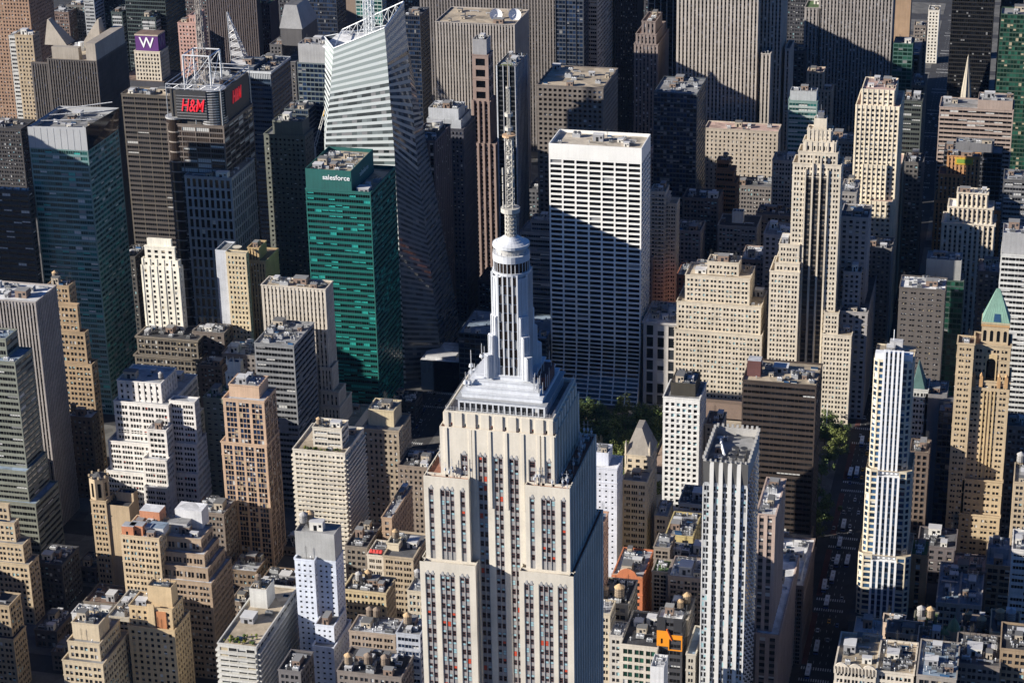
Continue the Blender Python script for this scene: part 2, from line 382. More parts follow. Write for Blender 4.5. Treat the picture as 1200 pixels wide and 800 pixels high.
def bld(name, label, tiers, st, col, roof='tar', n=5, cat=None, near=True, cor=None, seed=None, root=None, par=1.0, group=None, keep=None):
    """tiers: (Yfront, left px, right px, top px, depth in metres or 'e<px of the back right top corner>' [, style]) from low to high"""
    bx = [tier_box(t) for t in tiers]
    r = random.Random(seed if seed is not None else hash(label) % 1000 if False else sum(map(ord, label)))
    cw = col if not isinstance(col, tuple) else wall(col)
    c0 = bx[0]
    if root is None: root = empty(name, ((c0[0]+c0[1])/2, (c0[2]+c0[3])/2, 0), label, cat or 'building', group)
    for i, b in enumerate(bx):
        g = len(tiers[i]) > 6 and 'g' in tiers[i][6]
        base = None
        if not g:
            cx, cy = (b[0]+b[1])/2, (b[2]+b[3])/2
            for j in range(i):
                q = bx[j]
                if q[0] <= cx <= q[1] and q[2] <= min(max(cy, q[2]), q[3]) <= q[3] and b[2] < q[3] and q[5] < b[5]-.5 and (base is None or q[5] > base[5]): base = q
        if base:
            b[4] = base[5]-par; e = .07
            b[0] = max(b[0], base[0]+e); b[1] = min(b[1], base[1]-e); b[2] = max(b[2], base[2]+e); b[3] = min(b[3], base[3]-e)
            if b[3]-b[2] < 2: b[3] = b[2]+2
        if b[3]-b[2] < 1: b[3] = b[2]+1
    budget = 100 if near else 0
    tot = []
    for i in reversed(range(len(bx))):
        b = bx[i]; s = tiers[i][5] if len(tiers[i]) > 5 and tiers[i][5] is not None else st
        c = cw
        if len(tiers[i]) > 7: c = wall(tiers[i][7])
        mb = MB(); wins = []
        if s == 'blank': s = None
        box_walls(mb, wins, *b, s, c)
        if cor: ring(mb, b[0], b[1], b[2], b[3], b[5]-cor[0], b[5]-.003, cor[1], c)
        elif s and not s.inwall and not s.fin and s.bw < 12: ring(mb, b[0], b[1], b[2], b[3], b[5]-.7, b[5]-.003, .28, c)
        if s and not s.inwall and not s.fin and not s.bal and not s.sd and s.bw < 12:
            zt = b[5]-s.mt; q = 0
            for fl in (2, 3+r.randrange(3), 11+r.randrange(4), 22): 
                zz = zt-fl*s.fh
                if zz > b[4]+4: ring(mb, b[0], b[1], b[2], b[3], zz-.25, zz+.3, .16+.1*(fl == 2), c)
        if s and s.inwall:
            gm = G[s.gl]
            for P, U, ww, hh, nn in wins:
                for a, d, mt in win_quads(win_variant(s, r.random()), gm):
                    p = P+ZV*(a*hh); q = P+ZV*(d*hh); e = U*ww; mb.quad(p, p+e, q+e, q, mt)
            wins = []
        wo = mb.build('wall', root, root.location)
        if s and wins: budget -= put_windows(wins, wo, root, s, max(0, budget))
        ro = flat_roof(b[0], b[1], b[2], b[3], b[5], roofm(ROOF[roof]), c, root, par)
        kp = [((q[0]+q[1])/2, (q[2]+q[3])/2, q[1]-q[0]+1, q[3]-q[2]+1) for q in bx if q is not b and q[5] > b[5]]
        if keep: kp += keep
        area = (b[1]-b[0])*(b[3]-b[2]); top = i == len(bx)-1
        k = int(n*(2.4 if near else 1.5))+2 if top else (int(n*.8) if area > 150 else 0)
        furnish(ro, root, b[0]+.5, b[1]-.5, b[2]+.5, b[3]-.5, b[5]-par, k, r, kp)
        FOOT.append((b[0], b[1], b[2], b[3], b[5]))
    LAST.update(root=root, bx=bx); return root, bx
# ------------------------------------------------------------------ facade patterns
S = {}
S['mas'] = St(cols=((.25, .75),), sh=(.24, .79), blinds=('white', 'grey', 'tan'), pb=.3)
S['masw'] = St(fh=3.6, bw=3.1, cols=((.2, .77),), sh=(.2, .82), d=.35, pb=.25)
S['pair'] = St(fh=3.7, bw=5.4, cols=((.12, .44), (.56, .88)), sh=(.24, .8), d=.35, blinds=('white', 'grey', 'cyan'), pb=.3)
S['trip'] = St(fh=3.8, bw=6.6, cols=((.1, .33), (.385, .615), (.67, .9)), sh=(.25, .8), d=.45)
S['four'] = St(fh=3.8, bw=8.4, cols=((.08, .26), (.3, .48), (.52, .7), (.74, .92)), sh=(.25, .82), d=.5)
S['loft'] = St(fh=4, bw=5.6, cols=((.1, .48), (.52, .9)), sh=(.2, .84), d=.35, blinds=('grey', 'white', 'tan'), pb=.25)
S['pier'] = St(fh=3.7, bw=3.2, cols=((.3, .74),), sh=(.28, .85), sd=.3, d=.55)
S['rib'] = St(fh=3.8, bw=2.4, cols=((.35, .8),), sh=(.32, .9), sd=.4, d=.6, sp=None)
S['grid'] = St(fh=4, bw=3.6, cols=((.17, .83),), sh=(.22, .86), d=.7, pb=.1)
S['ribbon'] = St(fh=3.9, bw=7, cols=((.003, .997),), sh=(.36, .88), d=.3, mul=2.2)
S['ribbonw'] = St(fh=3.9, bw=7, cols=((.03, .97),), sh=(.36, .86), d=.35, mul=1.8, inwall=False)
S['curtain'] = St(fh=3.9, bw=1.9, cols=((.05, .95),), sh=(.28, .98), d=.12, ml=.3, mt=1, inwall=True, pb=.04, blinds=('grey',))
S['apt'] = St(fh=3.05, bw=4.6, cols=((.12, .5), (.62, .88)), sh=(.28, .8), d=.35, blinds=('white', 'tan'), pb=.3)
def mk(base, **k): return S[base].but(**k)
LIME = (.56, .49, .39); WHITE = (.72, .7, .65); BEIGE = (.58, .48, .35); TAN = (.44, .34, .22); BROWN = (.2, .145, .1); GREY = (.34, .34, .34); DARK = (.06, .06, .065); BRICK = (.33, .13, .075); ORANGE = (.52, .3, .14); CONC = (.42, .4, .36)
# water tanks: legs, platform, staved barrel, cone roof; copies stand on the roofs named in their labels
def _tank(c_b, c_r):
    root = empty('water_tank', (0, 0, 0), '', 'water tank', 'rooftop water tanks')
    wood = wall(c_b, .9, .25); dk = metal((.1, .09, .08), .6, .5)
    mb = MB()
    for k in range(12):
        a = 2*math.pi*k/12; b = 2*math.pi*(k+1)/12
        mb.quad((2*math.cos(a), 2*math.sin(a), 3), (2*math.cos(b), 2*math.sin(b), 3), (1.9*math.cos(b), 1.9*math.sin(b), 6.6), (1.9*math.cos(a), 1.9*math.sin(a), 6.6), wood)
    for z in (3.3, 4, 4.8, 5.7): mb.cyl(0, 0, z, z+.1, 2.04, 2.03, 12, dk)
    mb.build('barrel', root)
    mb = MB(); mb.cyl(0, 0, 6.6, 6.75, 2.15, 2.15, 12, wall(c_r, .9, .25)); mb.cyl(0, 0, 6.75, 8.2, 2.12, .05, 12, wall(c_r, .9, .25)); mb.cyl(0, 0, 8.15, 8.4, .2, .1, 6, dk); mb.build('tank_roof', root)
    mb = MB(); mb.cyl(0, 0, 2.75, 2.99, 2.25, 2.25, 12, dk); mb.build('platform', root)
    for sx in (-1.3, 1.3):
        for sy in (-1.3, 1.3): mb = MB(); mb.bar((sx, sy, 0), (sx*.95, sy*.95, 2.75), .14, dk); mb.build('leg', root)
    mb = MB(); mb.bar((-1.3, -1.3, .2), (1.3, -1.3, 2.6), .06, dk); mb.bar((1.3, -1.3, .2), (1.3, 1.3, 2.6), .06, dk); mb.bar((1.3, 1.3, .2), (-1.3, 1.3, 2.6), .06, dk); mb.bar((-1.3, 1.3, .2), (-1.3, -1.3, 2.6), .06, dk); mb.build('brace', root)
    return root
_tp = [_tank((.3, .23, .16), (.52, .36, .2)), _tank((.34, .33, .32), (.4, .39, .38)), _tank((.2, .15, .11), (.25, .19, .14))]; _tu = [0, 0, 0]
def tank(label, x, y, i=None, kind=0, s=1.0):
    """pixel of the tank's foot, standing on tier i (top one if None) of the building built last"""
    bx = LAST['bx']; b = bx[-1 if i is None else i]; p = at_z(x, y, b[5]-1)
    p.x = min(max(p.x, b[0]+2.6*s), b[1]-2.6*s) if b[1]-b[0] > 5.3*s else (b[0]+b[1])/2
    p.y = min(max(p.y, b[2]+2.6*s), b[3]-2.6*s) if b[3]-b[2] > 5.3*s else (b[2]+b[3])/2
    t = _tp[kind] if not _tu[kind] else copy_tree(_tp[kind]); _tu[kind] += 1
    t.location = p; t.scale = (s, s, s); t.rotation_euler = (0, 0, rng.uniform(0, 1.5)); t['label'] = label
# ------------------------------------------------------------------ far left, Times Square and beyond
bld('apartment_tower', 'tall orange-tan brick tower cut off by the top left corner', [(1216, -40, 27, -60, 'e55')], mk('mas', gl='dark'), (.32, .2, .13), near=False)
bld('apartment_tower', 'slim tan apartment tower left of the dark tower with two winged roof horns', [(1030, 17, 38, 41, 'e46')], S['mas'], (.42, .33, .22), 'brown', 4, near=False)
bld('apartment_tower', 'grey-white sliver tower half hidden behind the slim tan apartment tower', [(1050, 10, 18, 42, 25)], S['ribbonw'], (.5, .5, .48), near=False)
bld('apartment_tower', 'small brown far-off tower, left one of two above the winged dark tower', [(1800, 70, 80, 15, 18)], S['mas'], BROWN, near=False)
bld('apartment_tower', 'small brown far-off tower, right one of two above the winged dark tower', [(1800, 83, 93, 15, 18)], S['mas'], (.25, .15, .1), near=False)
for i, (a, b, y, c) in enumerate(((52, 66, 20, GREY), (58, 75, 30, BROWN), (76, 92, 34, (.3, .3, .32)), (66, 78, 8, (.25, .22, .2)), (82, 96, 6, GREY))):
    bld('apartment_building', 'tiny far-off low building behind the winged dark tower, %s' % ('topmost left', 'brown flat one', 'pale one nearest the roof', 'brown one in the back row', 'grey one in the back row')[i], [(1650+i*40, a, b, y, 30)], S['mas'], c, near=False)
bld('office_tower', 'grey striped tower beside the winged dark tower, cut off by the top edge', [(1450, 95, 107, -30, 'e118')], S['ribbonw'], (.36, .37, .38), near=False)
bld('office_tower', 'dark glass tower with pale banded wings behind the purple rooftop sign', [(1216, 130, 143, 14, 30, mk('ribbonw', sp=wall((.45, .46, .46)))), (1212, 143, 190, -40, 'e213', None, 'g'), (1200, 165, 182, 20, 30, mk('ribbonw', sp=wall((.45, .46, .46))), 'g')], mk('curtain', gl='black'), (.05, .07, .07), near=False)
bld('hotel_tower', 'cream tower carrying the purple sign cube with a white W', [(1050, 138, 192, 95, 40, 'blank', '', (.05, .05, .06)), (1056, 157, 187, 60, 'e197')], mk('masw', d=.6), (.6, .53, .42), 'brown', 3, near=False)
W_HOTEL = (LAST['root'], LAST['bx'])
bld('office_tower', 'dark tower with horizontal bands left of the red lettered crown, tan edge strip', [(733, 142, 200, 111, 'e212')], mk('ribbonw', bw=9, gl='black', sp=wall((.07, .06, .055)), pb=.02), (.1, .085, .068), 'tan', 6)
bld('office_tower', 'pink granite tower behind the latticed mast', [(1136, 208, 229, 27, 'e241'), (1140, 221, 229, 18, 'e240')], mk('mas', gl='black'), (.5, .31, .26), 'pink', 3, near=False)
bld('office_tower', 'broad brown-grey ribbed slab behind the latticed mast, cut off by the top edge', [(1230, 240, 297, -50, 'e302')], mk('rib', sp=wall((.05, .045, .045)), gl='black'), (.1, .08, .078), near=False)
bld('office_tower', 'dark reddish tower with a pale green roof edge at the top of the picture', [(1310, 297, 316, 4, 'e326')], mk('rib', gl='black'), (.11, .07, .07), 'green', 2, near=False)
bld('office_tower', 'dark tower under the grey sloping mansard roof', [(1050, 304, 346, 72, 'e366'), (1052, 316, 330, 52, 'e362')], mk('mas', gl='black'), (.1, .095, .095), 'grey', 2, near=False)
MANSARD = (LAST['root'], LAST['bx'])
bld('office_tower', 'dark navy tower behind the pointed glass tower, second from its left, cut off on top', [(1230, 357, 393, -20, 'e404')], mk('curtain', gl='navy'), (.03, .035, .05), near=False)
bld('office_tower', 'narrow brown blank tower cut off by the top edge behind the pointed glass tower', [(1330, 403, 415, -30, 22)], None, (.25, .19, .15), near=False)
bld('office_tower', 'pale greenish glass tower showing above the sloping crown of the pointed tower', [(1330, 415, 446, -35, 30)], mk('curtain', bw=5, gl='teal', sp=wall((.4, .5, .48))), (.42, .48, .46), near=False)
bld('office_tower', 'grey-topped blue glass tower left of the pointed glass tower', [(880, 348, 382, 74, 'e392'), (882, 349, 381, 52, 'e391', 'blank', '', (.38, .38, .38))], mk('curtain', bw=3.4, gl='navy'), (.13, .16, .17), 'grey', 7)
bld('office_tower', 'sombre greenish-grey tower with small square windows left of the teal tower', [(748, 309, 357, 158, 'e367'), (750, 319, 354, 142, 'e362', 'blank')], mk('mas', bw=3.6, fh=3.9, cols=((.25, .75),), sh=(.25, .7), gl='black'), (.15, .16, .135), 'grey', 6)
bld('office_building', 'small dark flat-roofed block in front of the blue banded glass tower, under the crane', [(860, 333, 361, 128, 25)], mk('curtain', gl='navy'), (.1, .12, .13), 'grey', 4)
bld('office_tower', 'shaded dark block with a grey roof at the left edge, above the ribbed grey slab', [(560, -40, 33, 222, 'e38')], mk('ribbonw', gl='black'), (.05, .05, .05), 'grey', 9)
# ------------------------------------------------------------------ left
bld('office_tower', 'brown stepped tower with setbacks between grey ribbed slab and teal-windowed tower', [(474, 60, 107, 425, 'e114'), (477, 60, 99, 388, 'e107'), (480, 60, 90, 356, 'e98'), (484, 55, 80, 334, 'e88')], S['pair'], (.36, .26, .16), 'brown', 8)
tank('water tank on the brown stepped tower behind the ribbed slab', 50, 326, None, 0)
bld('office_building', 'narrow shaded brown building at the foot of the grey ribbed slab', [(443, 78, 107, 488, 12)], S['mas'], BROWN, 'silver', 3)
tank('dark water tank on the narrow shaded brown building', 84, 484, None, 2)
bld('office_tower', 'grey slab with close vertical ribs and a flat white-edged roof at the left edge', [(398, -60, 41, 350, 'e66')], mk('rib', bw=2.2, gl='black', sp=wall((.07, .065, .06)), cols=((.3, .85),)), (.34, .31, .29), 'white', 8)
bld('office_tower', 'grey-green banded office building with stepped terraces on the left edge', [(322, -60, 41, 585, 'e68'), (325, -60, 30, 548, 'e62'), (331, -60, 17, 421, 'e47'), (338, -60, 6, 394, 'e31')], mk('ribbon', gl='black', sp=wall((.19, .2, .165)), mul=1.6, blinds=('white', 'grey'), pb=.15), (.19, .2, .165), 'blue', 6)
bld('office_building', 'white ziggurat office building with stair-stepped corner bays', [
    (411, 124, 198, 554, 70), (415, 126.5, 198, 519, 60), (419, 133, 198, 472, 50), (423, 137, 188, 447, 26, mk('pier', bw=4.2, cols=((.3, .7),))),
    (418, 198, 231, 554, 'e247', None, 'g'), (420.5, 198, 231, 519, 'e243'), (423, 198, 230.5, 470, 'e236'),
    (401, 168, 195, 571, 14, None, 'g'), (405, 167, 195, 538, 12, None, 'g'), (410, 172, 194.5, 503, 11, None, 'g')],
    mk('four', blinds=('grey', 'white', 'red'), pb=.12, bw=8), (.74, .71, .67), 'silver', 4, cor=(.5, .25))
tank('grey round tank on the white ziggurat, near its right end', 189, 446, 3, 1, .8)
bld('office_tower', 'orange-tan tower with blue windows and a white cornice at mid height', [(377, 259, 312, 519, 'e327'), (378, 261, 310, 468, 'e324'), (383, 268, 303, 451, 'e316', 'blank')], mk('loft', bw=7.6, cols=((.12, .36), (.39, .63), (.66, .9)), sh=(.12, .9), gl='navy', sp=wall((.33, .23, .16)), fh=3.4, d=.22), (.5, .35, .24), 'silver', 7, cor=(.8, .4))
bld('castle_building', 'tan loft building with a blank wall and an octagonal corner turret', [(336, 106, 124, 586, 'e134'), (337, 121, 151, 592, 'e162', 'blank', 'g'), (345, 136, 156, 577, 'e167', 'blank')], S['pair'], (.47, .36, .23), 'dark', 2)
CASTLE = (LAST['root'], LAST['bx'])
bld('office_building', 'big tan-brown stepped loft building with orange penthouses and terraces', [(246, 150, 247, 678, 'e271'), (249, 186, 243, 663, 'e263'), (252, 186, 239, 647, 'e256'), (256, 186, 235, 629, 'e249'), (245.5, 141, 186, 628, 24, mk('pair', bw=4.6), 'g', (.55, .43, .28))], mk('trip', blinds=('white', 'grey'), pb=.3), (.36, .27, .19), 'silver', 9, cor=(.5, .3))
ZIG = (LAST['root'], LAST['bx'])
bld('office_tower', 'golden tan brick tower with an orange-brown central pier', [(196, 150, 204, 735, 'e222'), (198, 151, 201, 711, 'e214'), (201, 172, 200, 687, 'e207', 'blank')], S['mas'], (.52, .39, .23), 'tan', 8)
GOLD = (LAST['root'], LAST['bx'])
bld('office_building', 'low building with a bluish white roof framed by a raised parapet, beside the golden tower', [(226, 84, 134, 720, 'e143')], S['loft'], (.5, .5, .5), 'blue', 8)
bld('office_building', 'beige stepped building with a cluttered roof in the bottom left', [(168, 73, 120, 775, 'e152'), (172, 79, 116, 752, 'e140'), (176, 84, 115, 730, 'e127', 'blank')], S['pair'], (.52, .43, .3), 'grey', 9, cor=(.5, .3))
bld('office_building', 'grey-beige block between the golden tower and the beige stepped building', [(205, 126, 151, 722, 30)], S['pair'], (.42, .38, .31), 'grey', 5)
bld('office_building', 'tan stepped building at the left edge below the green banded one', [(281, -50, 33, 657, 'e45'), (284, -50, 26, 634, 'e36'), (288, -50, 16, 609, 'e24'), (292, -50, 9, 588, 'e17')], S['pair'], (.5, .4, .27), 'grey', 5, cor=(.5, .3))
bld('office_building', 'brown building cut by the left edge near the bottom corner', [(212, -50, 10, 706, 'e24'), (208, -50, 15, 745, 'e30', None, 'g')], S['pair'], (.4, .31, .2), 'dark', 5)
bld('apartment_building', 'low white slab with long balconies and a planted roof terrace', [(165, 255, 300, 755, 'e348'), (205, 292, 312, 690, 12, 'blank')], mk('apt', fh=3.2, bw=5, cols=((.05, .95),), sh=(.3, .9), bal=(1.6, 1.2)), (.55, .54, .5), 'tan', 6)
TERR = (LAST['root'], LAST['bx'])
tank('brown water tank on the tower of the white slab with the roof terrace', 303, 684, None, 2, .8)
bld('hotel_tower', 'slim white hotel tower with bluish shaded side and grey crown carrying water tanks', [(194, 366, 391, 757, 30, None, 'g'), (199, 369, 391, 732, 20), (211, 345, 393, 655, 'e402'), (211.2, 345.3, 392.6, 624, 'e401', 'blank', '', (.38, .38, .37)), (207, 345, 368, 655, 8, None, 'g')], mk('mas', bw=3, fh=3.1, cols=((.3, .7),), sh=(.3, .68), d=.25, pb=.05), (.62, .66, .74), 'grey', 2)
tank('grey water tank on the white hotel, left one of a pair', 352, 617, 3, 1, 1.15); tank('brown-capped water tank on the white hotel, right one of a pair', 366, 613, 3, 0, 1.15)
bld('apartment_tower', 'cream apartment tower with stacked balconies and planted penthouse', [(331, 343, 404, 528, 'e426'), (338, 366, 400, 501, 'e408', mk('ribbonw', fh=3))], mk('apt', bw=5, fh=3, bal=(1.3, .9)), (.6, .55, .46), 'tan', 4)
APT = (LAST['root'], LAST['bx'])
tank('small tan water tank on the cream apartment tower penthouse', 374, 500, None, 0, .8)
bld('office_building', 'brown-grey loft building behind the cream apartment tower, cream penthouse on top', [(411, 424, 467, 503, 'e481'), (418, 431, 461, 480, 'e470', 'blank', '', (.55, .46, .3))], mk('mas', bw=3.3, fh=3.9, blinds=('white', 'cyan'), pb=.25), (.33, .27, .2), 'grey', 6, cor=(.7, .4))
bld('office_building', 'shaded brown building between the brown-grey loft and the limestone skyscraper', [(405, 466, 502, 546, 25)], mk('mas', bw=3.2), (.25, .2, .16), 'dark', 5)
bld('office_tower', 'grey glass office tower with banded windows and big rooftop machines', [(455, 298, 344, 403, 'e368')], mk('ribbon', gl='black', sp=wall((.22, .225, .23), .5), mul=2.2, blinds=('white', 'grey'), pb=.15), (.22, .225, .23), 'grey', 12)
bld('office_tower', 'pale ribbed slab tower with stepped terraces behind the grey glass tower', [(499, 375, 412, 502, 'e434', 'blank'), (501, 373, 398, 476, 'e412'), (503, 371, 397, 458, 'e405'), (505, 369, 389, 430, 'e396'), (507, 306, 381, 336, 16, None, 'g')], mk('pier', bw=2.7, sp=wall((.25, .22, .18))), (.6, .54, .45), 'tan', 7)
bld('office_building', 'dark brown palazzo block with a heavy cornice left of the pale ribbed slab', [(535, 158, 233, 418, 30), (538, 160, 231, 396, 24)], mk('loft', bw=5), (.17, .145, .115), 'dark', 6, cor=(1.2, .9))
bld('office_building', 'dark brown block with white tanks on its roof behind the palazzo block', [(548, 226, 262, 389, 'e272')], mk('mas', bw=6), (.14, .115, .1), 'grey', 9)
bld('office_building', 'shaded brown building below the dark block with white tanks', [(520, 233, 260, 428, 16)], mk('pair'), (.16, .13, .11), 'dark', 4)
bld('office_building', 'low grey roofed building with blue boxes between dark block and grey glass tower', [(530, 260, 300, 415, 25)], mk('mas'), (.2, .18, .17), 'silver', 9)
bld('office_building', 'narrow olive shaded building between white ziggurat and orange-tan tower', [(440, 238, 263, 466, 20)], mk('mas', bw=5, sh=(.3, .6)), (.2, .21, .16), 'green', 5)
bld('gothic_tower', 'little white gothic tower top peeping out left of the orange-tan tower', [(458, 264, 283, 437, 8), (459, 266, 281, 424, 6, 'blank')], mk('pier', bw=2.4), (.74, .7, .6), 'white', 1)
GOTH = (LAST['root'], LAST['bx'])
bld('office_tower', 'slim bright white tower with stepped crown left of centre', [(556, 165, 210, 312, 'e214'), (558, 166, 209, 304, 'e212.6'), (560, 169, 204, 289, 'e208', mk('mas', bw=5)), (562, 172, 200, 280, 'e205', 'blank')], mk('mas', bw=5.5, fh=3.8, cols=((.3, .62),), fin=(.9, .35, 1), pb=.1), (.78, .74, .63), 'white', 3)
bld('office_tower', 'cream tower with small windows and a dish on its roof left of the gilded tower', [(568, 252, 265, 293, 18, 'blank', '', (.5, .52, .56)), (566, 264.5, 288, 296, 'e291', None, 'g')], mk('mas', bw=2.9, blinds=('cyan', 'white'), pb=.3), (.58, .48, .32), 'grey', 5)
DISHT = (LAST['root'], LAST['bx'])
bld('gothic_tower', 'gilded brown gothic tower with ribbed sides left of the teal tower', [(577, 288, 311, 305, 'e326'), (580, 290, 303, 290, 'e312', None, 'g')], mk('pier', bw=2.2, sp=wall((.2, .14, .07))), (.47, .34, .18), 'brown', 3)
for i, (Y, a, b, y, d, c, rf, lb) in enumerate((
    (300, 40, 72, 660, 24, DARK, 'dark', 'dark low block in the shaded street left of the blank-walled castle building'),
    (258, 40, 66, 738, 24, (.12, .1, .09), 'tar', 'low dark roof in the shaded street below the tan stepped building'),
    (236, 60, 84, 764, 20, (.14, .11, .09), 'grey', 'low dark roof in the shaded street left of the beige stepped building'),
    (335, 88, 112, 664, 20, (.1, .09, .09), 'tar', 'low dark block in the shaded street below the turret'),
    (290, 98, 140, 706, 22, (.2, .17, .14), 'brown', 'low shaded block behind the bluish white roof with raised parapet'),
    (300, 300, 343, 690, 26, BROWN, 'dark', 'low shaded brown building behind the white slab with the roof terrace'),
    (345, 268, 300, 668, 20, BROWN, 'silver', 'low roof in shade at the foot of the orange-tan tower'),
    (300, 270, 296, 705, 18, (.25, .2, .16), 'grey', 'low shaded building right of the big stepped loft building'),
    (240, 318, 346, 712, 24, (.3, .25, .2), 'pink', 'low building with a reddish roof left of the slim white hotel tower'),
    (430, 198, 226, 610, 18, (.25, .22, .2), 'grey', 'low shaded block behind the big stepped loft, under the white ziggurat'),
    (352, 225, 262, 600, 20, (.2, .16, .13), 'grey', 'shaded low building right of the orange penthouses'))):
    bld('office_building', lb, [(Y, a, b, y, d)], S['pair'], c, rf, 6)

# city blocks just west of the view: they stand there and their shadows fall into the streets
def block(label, x0, x1, y0, y1, H, col):
    root = empty('office_building', ((x0+x1)/2, (y0+y1)/2, 0), label, 'building'); mb = MB(); wins = []; cw = wall(col); st = mk('loft', bw=8, fh=5)
    box_walls(mb, wins, x0, x1, y0, y1, 0, H, st, cw, 'SE'); o = mb.build('wall', root, root.location); put_windows(wins, o, root, st, 0); ro = flat_roof(x0, x1, y0, y1, H, roofm(ROOF['grey']), cw, root)
    furnish(ro, root, x0+1, x1-1, y0+1, y1-1, H-1, 9, random.Random(len(label)))
block('tall grey tower west of the teal ribbon tower, beyond the left edge', -765, -690, 478, 557, 258, (.3, .3, .31))
block('brown block behind the grey-green banded building at the left edge', -640, -515, 350, 393, 58, (.22, .17, .13))
block('brown tower beyond the left edge beside the tan stepped building', -640, -520, 150, 205, 78, (.3, .22, .15))
block('grey tower beyond the left edge below the brown building', -560, -450, 60, 140, 70, (.3, .29, .27))
block('grey tower beyond the left edge, west of the tan stepped building', -680, -560, 230, 300, 72, (.3, .28, .26))
# ------------------------------------------------------------------ behind the spire, centre
bld('office_tower', 'dark ribbed tower just right of the pointed glass tower, lower of a pair', [(742, 480, 510, 164, 'e528')], mk('rib', bw=5, cols=((.25, .8),), gl='black', sp=wall((.03, .03, .035))), (.13, .11, .12), 'dark', 8)
bld('office_tower', 'dark blue-brown tower with a layered white rooftop behind the lower ribbed tower', [(800, 497, 543, 150, 'e557'), (803, 500, 540, 140, 'e552', 'blank', '', (.4, .42, .45)), (806, 502, 537, 127, 'e545', 'blank', '', (.45, .47, .5))], mk('mas', bw=3, gl='navy'), (.09, .09, .11), 'grey', 6)
bld('office_tower', 'vast brown-tan ribbed slab behind the satellite dishes, cut off by the top edge', [(1240, 490, 655, -50, 30)], mk('rib', bw=3, sp=wall((.08, .07, .06)), gl='black'), (.2, .18, .17), near=False)
bld('office_tower', 'dark blue glass slab edge right of the pointed tower top', [(1010, 470, 492, 18, 30)], mk('curtain', gl='navy'), (.03, .035, .05), near=False)
bld('office_tower', 'pale tan ribbed slab with two white satellite dishes on its roof', [(990, 510, 603, 27, 'e620')], mk('rib', bw=2.6, sp=wall((.12, .1, .09)), gl='black'), (.37, .335, .3), 'tan', 7, near=False)
DISH = (LAST['root'], LAST['bx'])
bld('office_tower', 'pink-brown tower with a grey notched crown left of the spire', [(896, 553, 581, 168, 'e589', None), (900, 536, 574, 118, 'e583'), (903, 537, 572, 64, 'e581', mk('grid', bw=9, fh=9, gl='black')), (905, 541, 570, 46, 'e577', 'blank', '', (.3, .3, .31))], mk('pier', bw=4.6, fin=(1.4, .8, 1), gl='black', sp=wall((.12, .1, .1))), (.3, .22, .19), 'dark', 4, near=False)
bld('office_tower', 'black tower with thin white vertical fins and a green roof patch behind the spire', [(815, 582, 604, 77, 'e617')], mk('curtain', bw=4.5, gl='black', fin=(.5, .6, 1), finc=wall((.5, .52, .56))), (.025, .027, .03), 'silver', 8)
GREENR = (LAST['root'], LAST['bx'])
bld('office_tower', 'dark blue-grey ribbed tower behind the flat tan roof, cut off by the top edge', [(1130, 650, 683, -40, 25)], mk('curtain', bw=3, gl='navy', fin=(.4, .5, 3)), (.06, .07, .09), near=False)
bld('office_tower', 'tower with pale horizontal bands in sunlight behind the flat tan roof', [(1160, 683, 700, -40, 'e722')], mk('ribbonw', gl='black', sp=wall((.42, .4, .37))), (.42, .4, .37), near=False)
bld('office_tower', 'dark tower right of the pale banded one at the top edge', [(1230, 720, 748, -40, 30)], mk('rib', gl='black'), (.05, .05, .06), near=False)
bld('office_tower', 'black tower with white vertical lines left of the great limestone slab', [(1250, 760, 797, -40, 40)], mk('curtain', bw=6, gl='black', fin=(.6, .5, 1), finc=wall((.5, .5, .5))), (.03, .03, .035), near=False)
bld('office_tower', 'shaded brown-grey art deco tower with a stepped crown near the top centre', [(1100, 743, 771, 52, 'e784'), (1103, 745, 769, 40, 'e780'), (1106, 752, 768, 25, 'e776')], mk('pier', sp=wall((.1, .09, .09))), (.25, .2, .18), 'brown', 3, near=False)
bld('office_tower', 'dark gridded tower with a flat tan roof and white plant boxes', [(815, 629, 707, 101, 'e724')], mk('grid', bw=4, fh=3.9, gl='black', d=.9, cols=((.2, .8),), sh=(.25, .8)), (.17, .145, .125), 'tan', 5)
bld('office_tower', 'dark speckled glass tower with a white-edged open roof', [(893, 766, 817, 109, 'e828')], mk('curtain', gl='navy', bw=2.6, blinds=('grey',), pb=.22), (.07, .085, .1), 'grey', 8)
bld('office_building', 'tan block with small square windows at the foot of the great limestone slab', [(1040, 826, 912, 152, 22)], mk('mas', bw=3.6, cols=((.3, .7),)), (.44, .38, .31), 'pink', 3, near=False)
bld('skyscraper', 'great ribbed limestone slab skyscraper filling the top right of centre', [(1108, 893, 921, -120, 40, None), (1112, 920, 926, 57, 30, None, 'g'), (1092, 795, 893, -150, 50, None, 'g'), (1090, 892, 903, 63, 20, None, 'g')], mk('rib', bw=3.3, cols=((.36, .82),), sp=wall((.17, .15, .13)), gl='black', d=.9, sd=.6), (.45, .405, .355), near=False)
bld('office_tower', 'shaded grey ribbed slab right of the great limestone skyscraper', [(1300, 943, 962, 9, 30, None), (1300, 962, 1050, -60, 35, None, 'g')], mk('rib', bw=3.2, sp=wall((.12, .11, .1)), gl='black'), (.33, .3, .28), 'green', 2, near=False)
bld('office_tower', 'slender limestone building with a pink roof in front of the shaded grey ribbed slab', [(1214, 941, 975, 105, 20), (1216, 946, 965, 84, 'e971')], mk('rib', bw=3.2, sp=wall((.2, .18, .15))), (.55, .46, .36), 'pink', 2, near=False)
bld('office_tower', 'green banded glass building behind the crown of the cream deco skyscraper', [(960, 924, 958, 118, 14), (962, 926, 957, 107, 12, 'blank', '', (.4, .42, .43))], mk('ribbon', gl='teal', sp=wall((.36, .42, .4))), (.2, .3, .28), 'grey', 4, near=False)
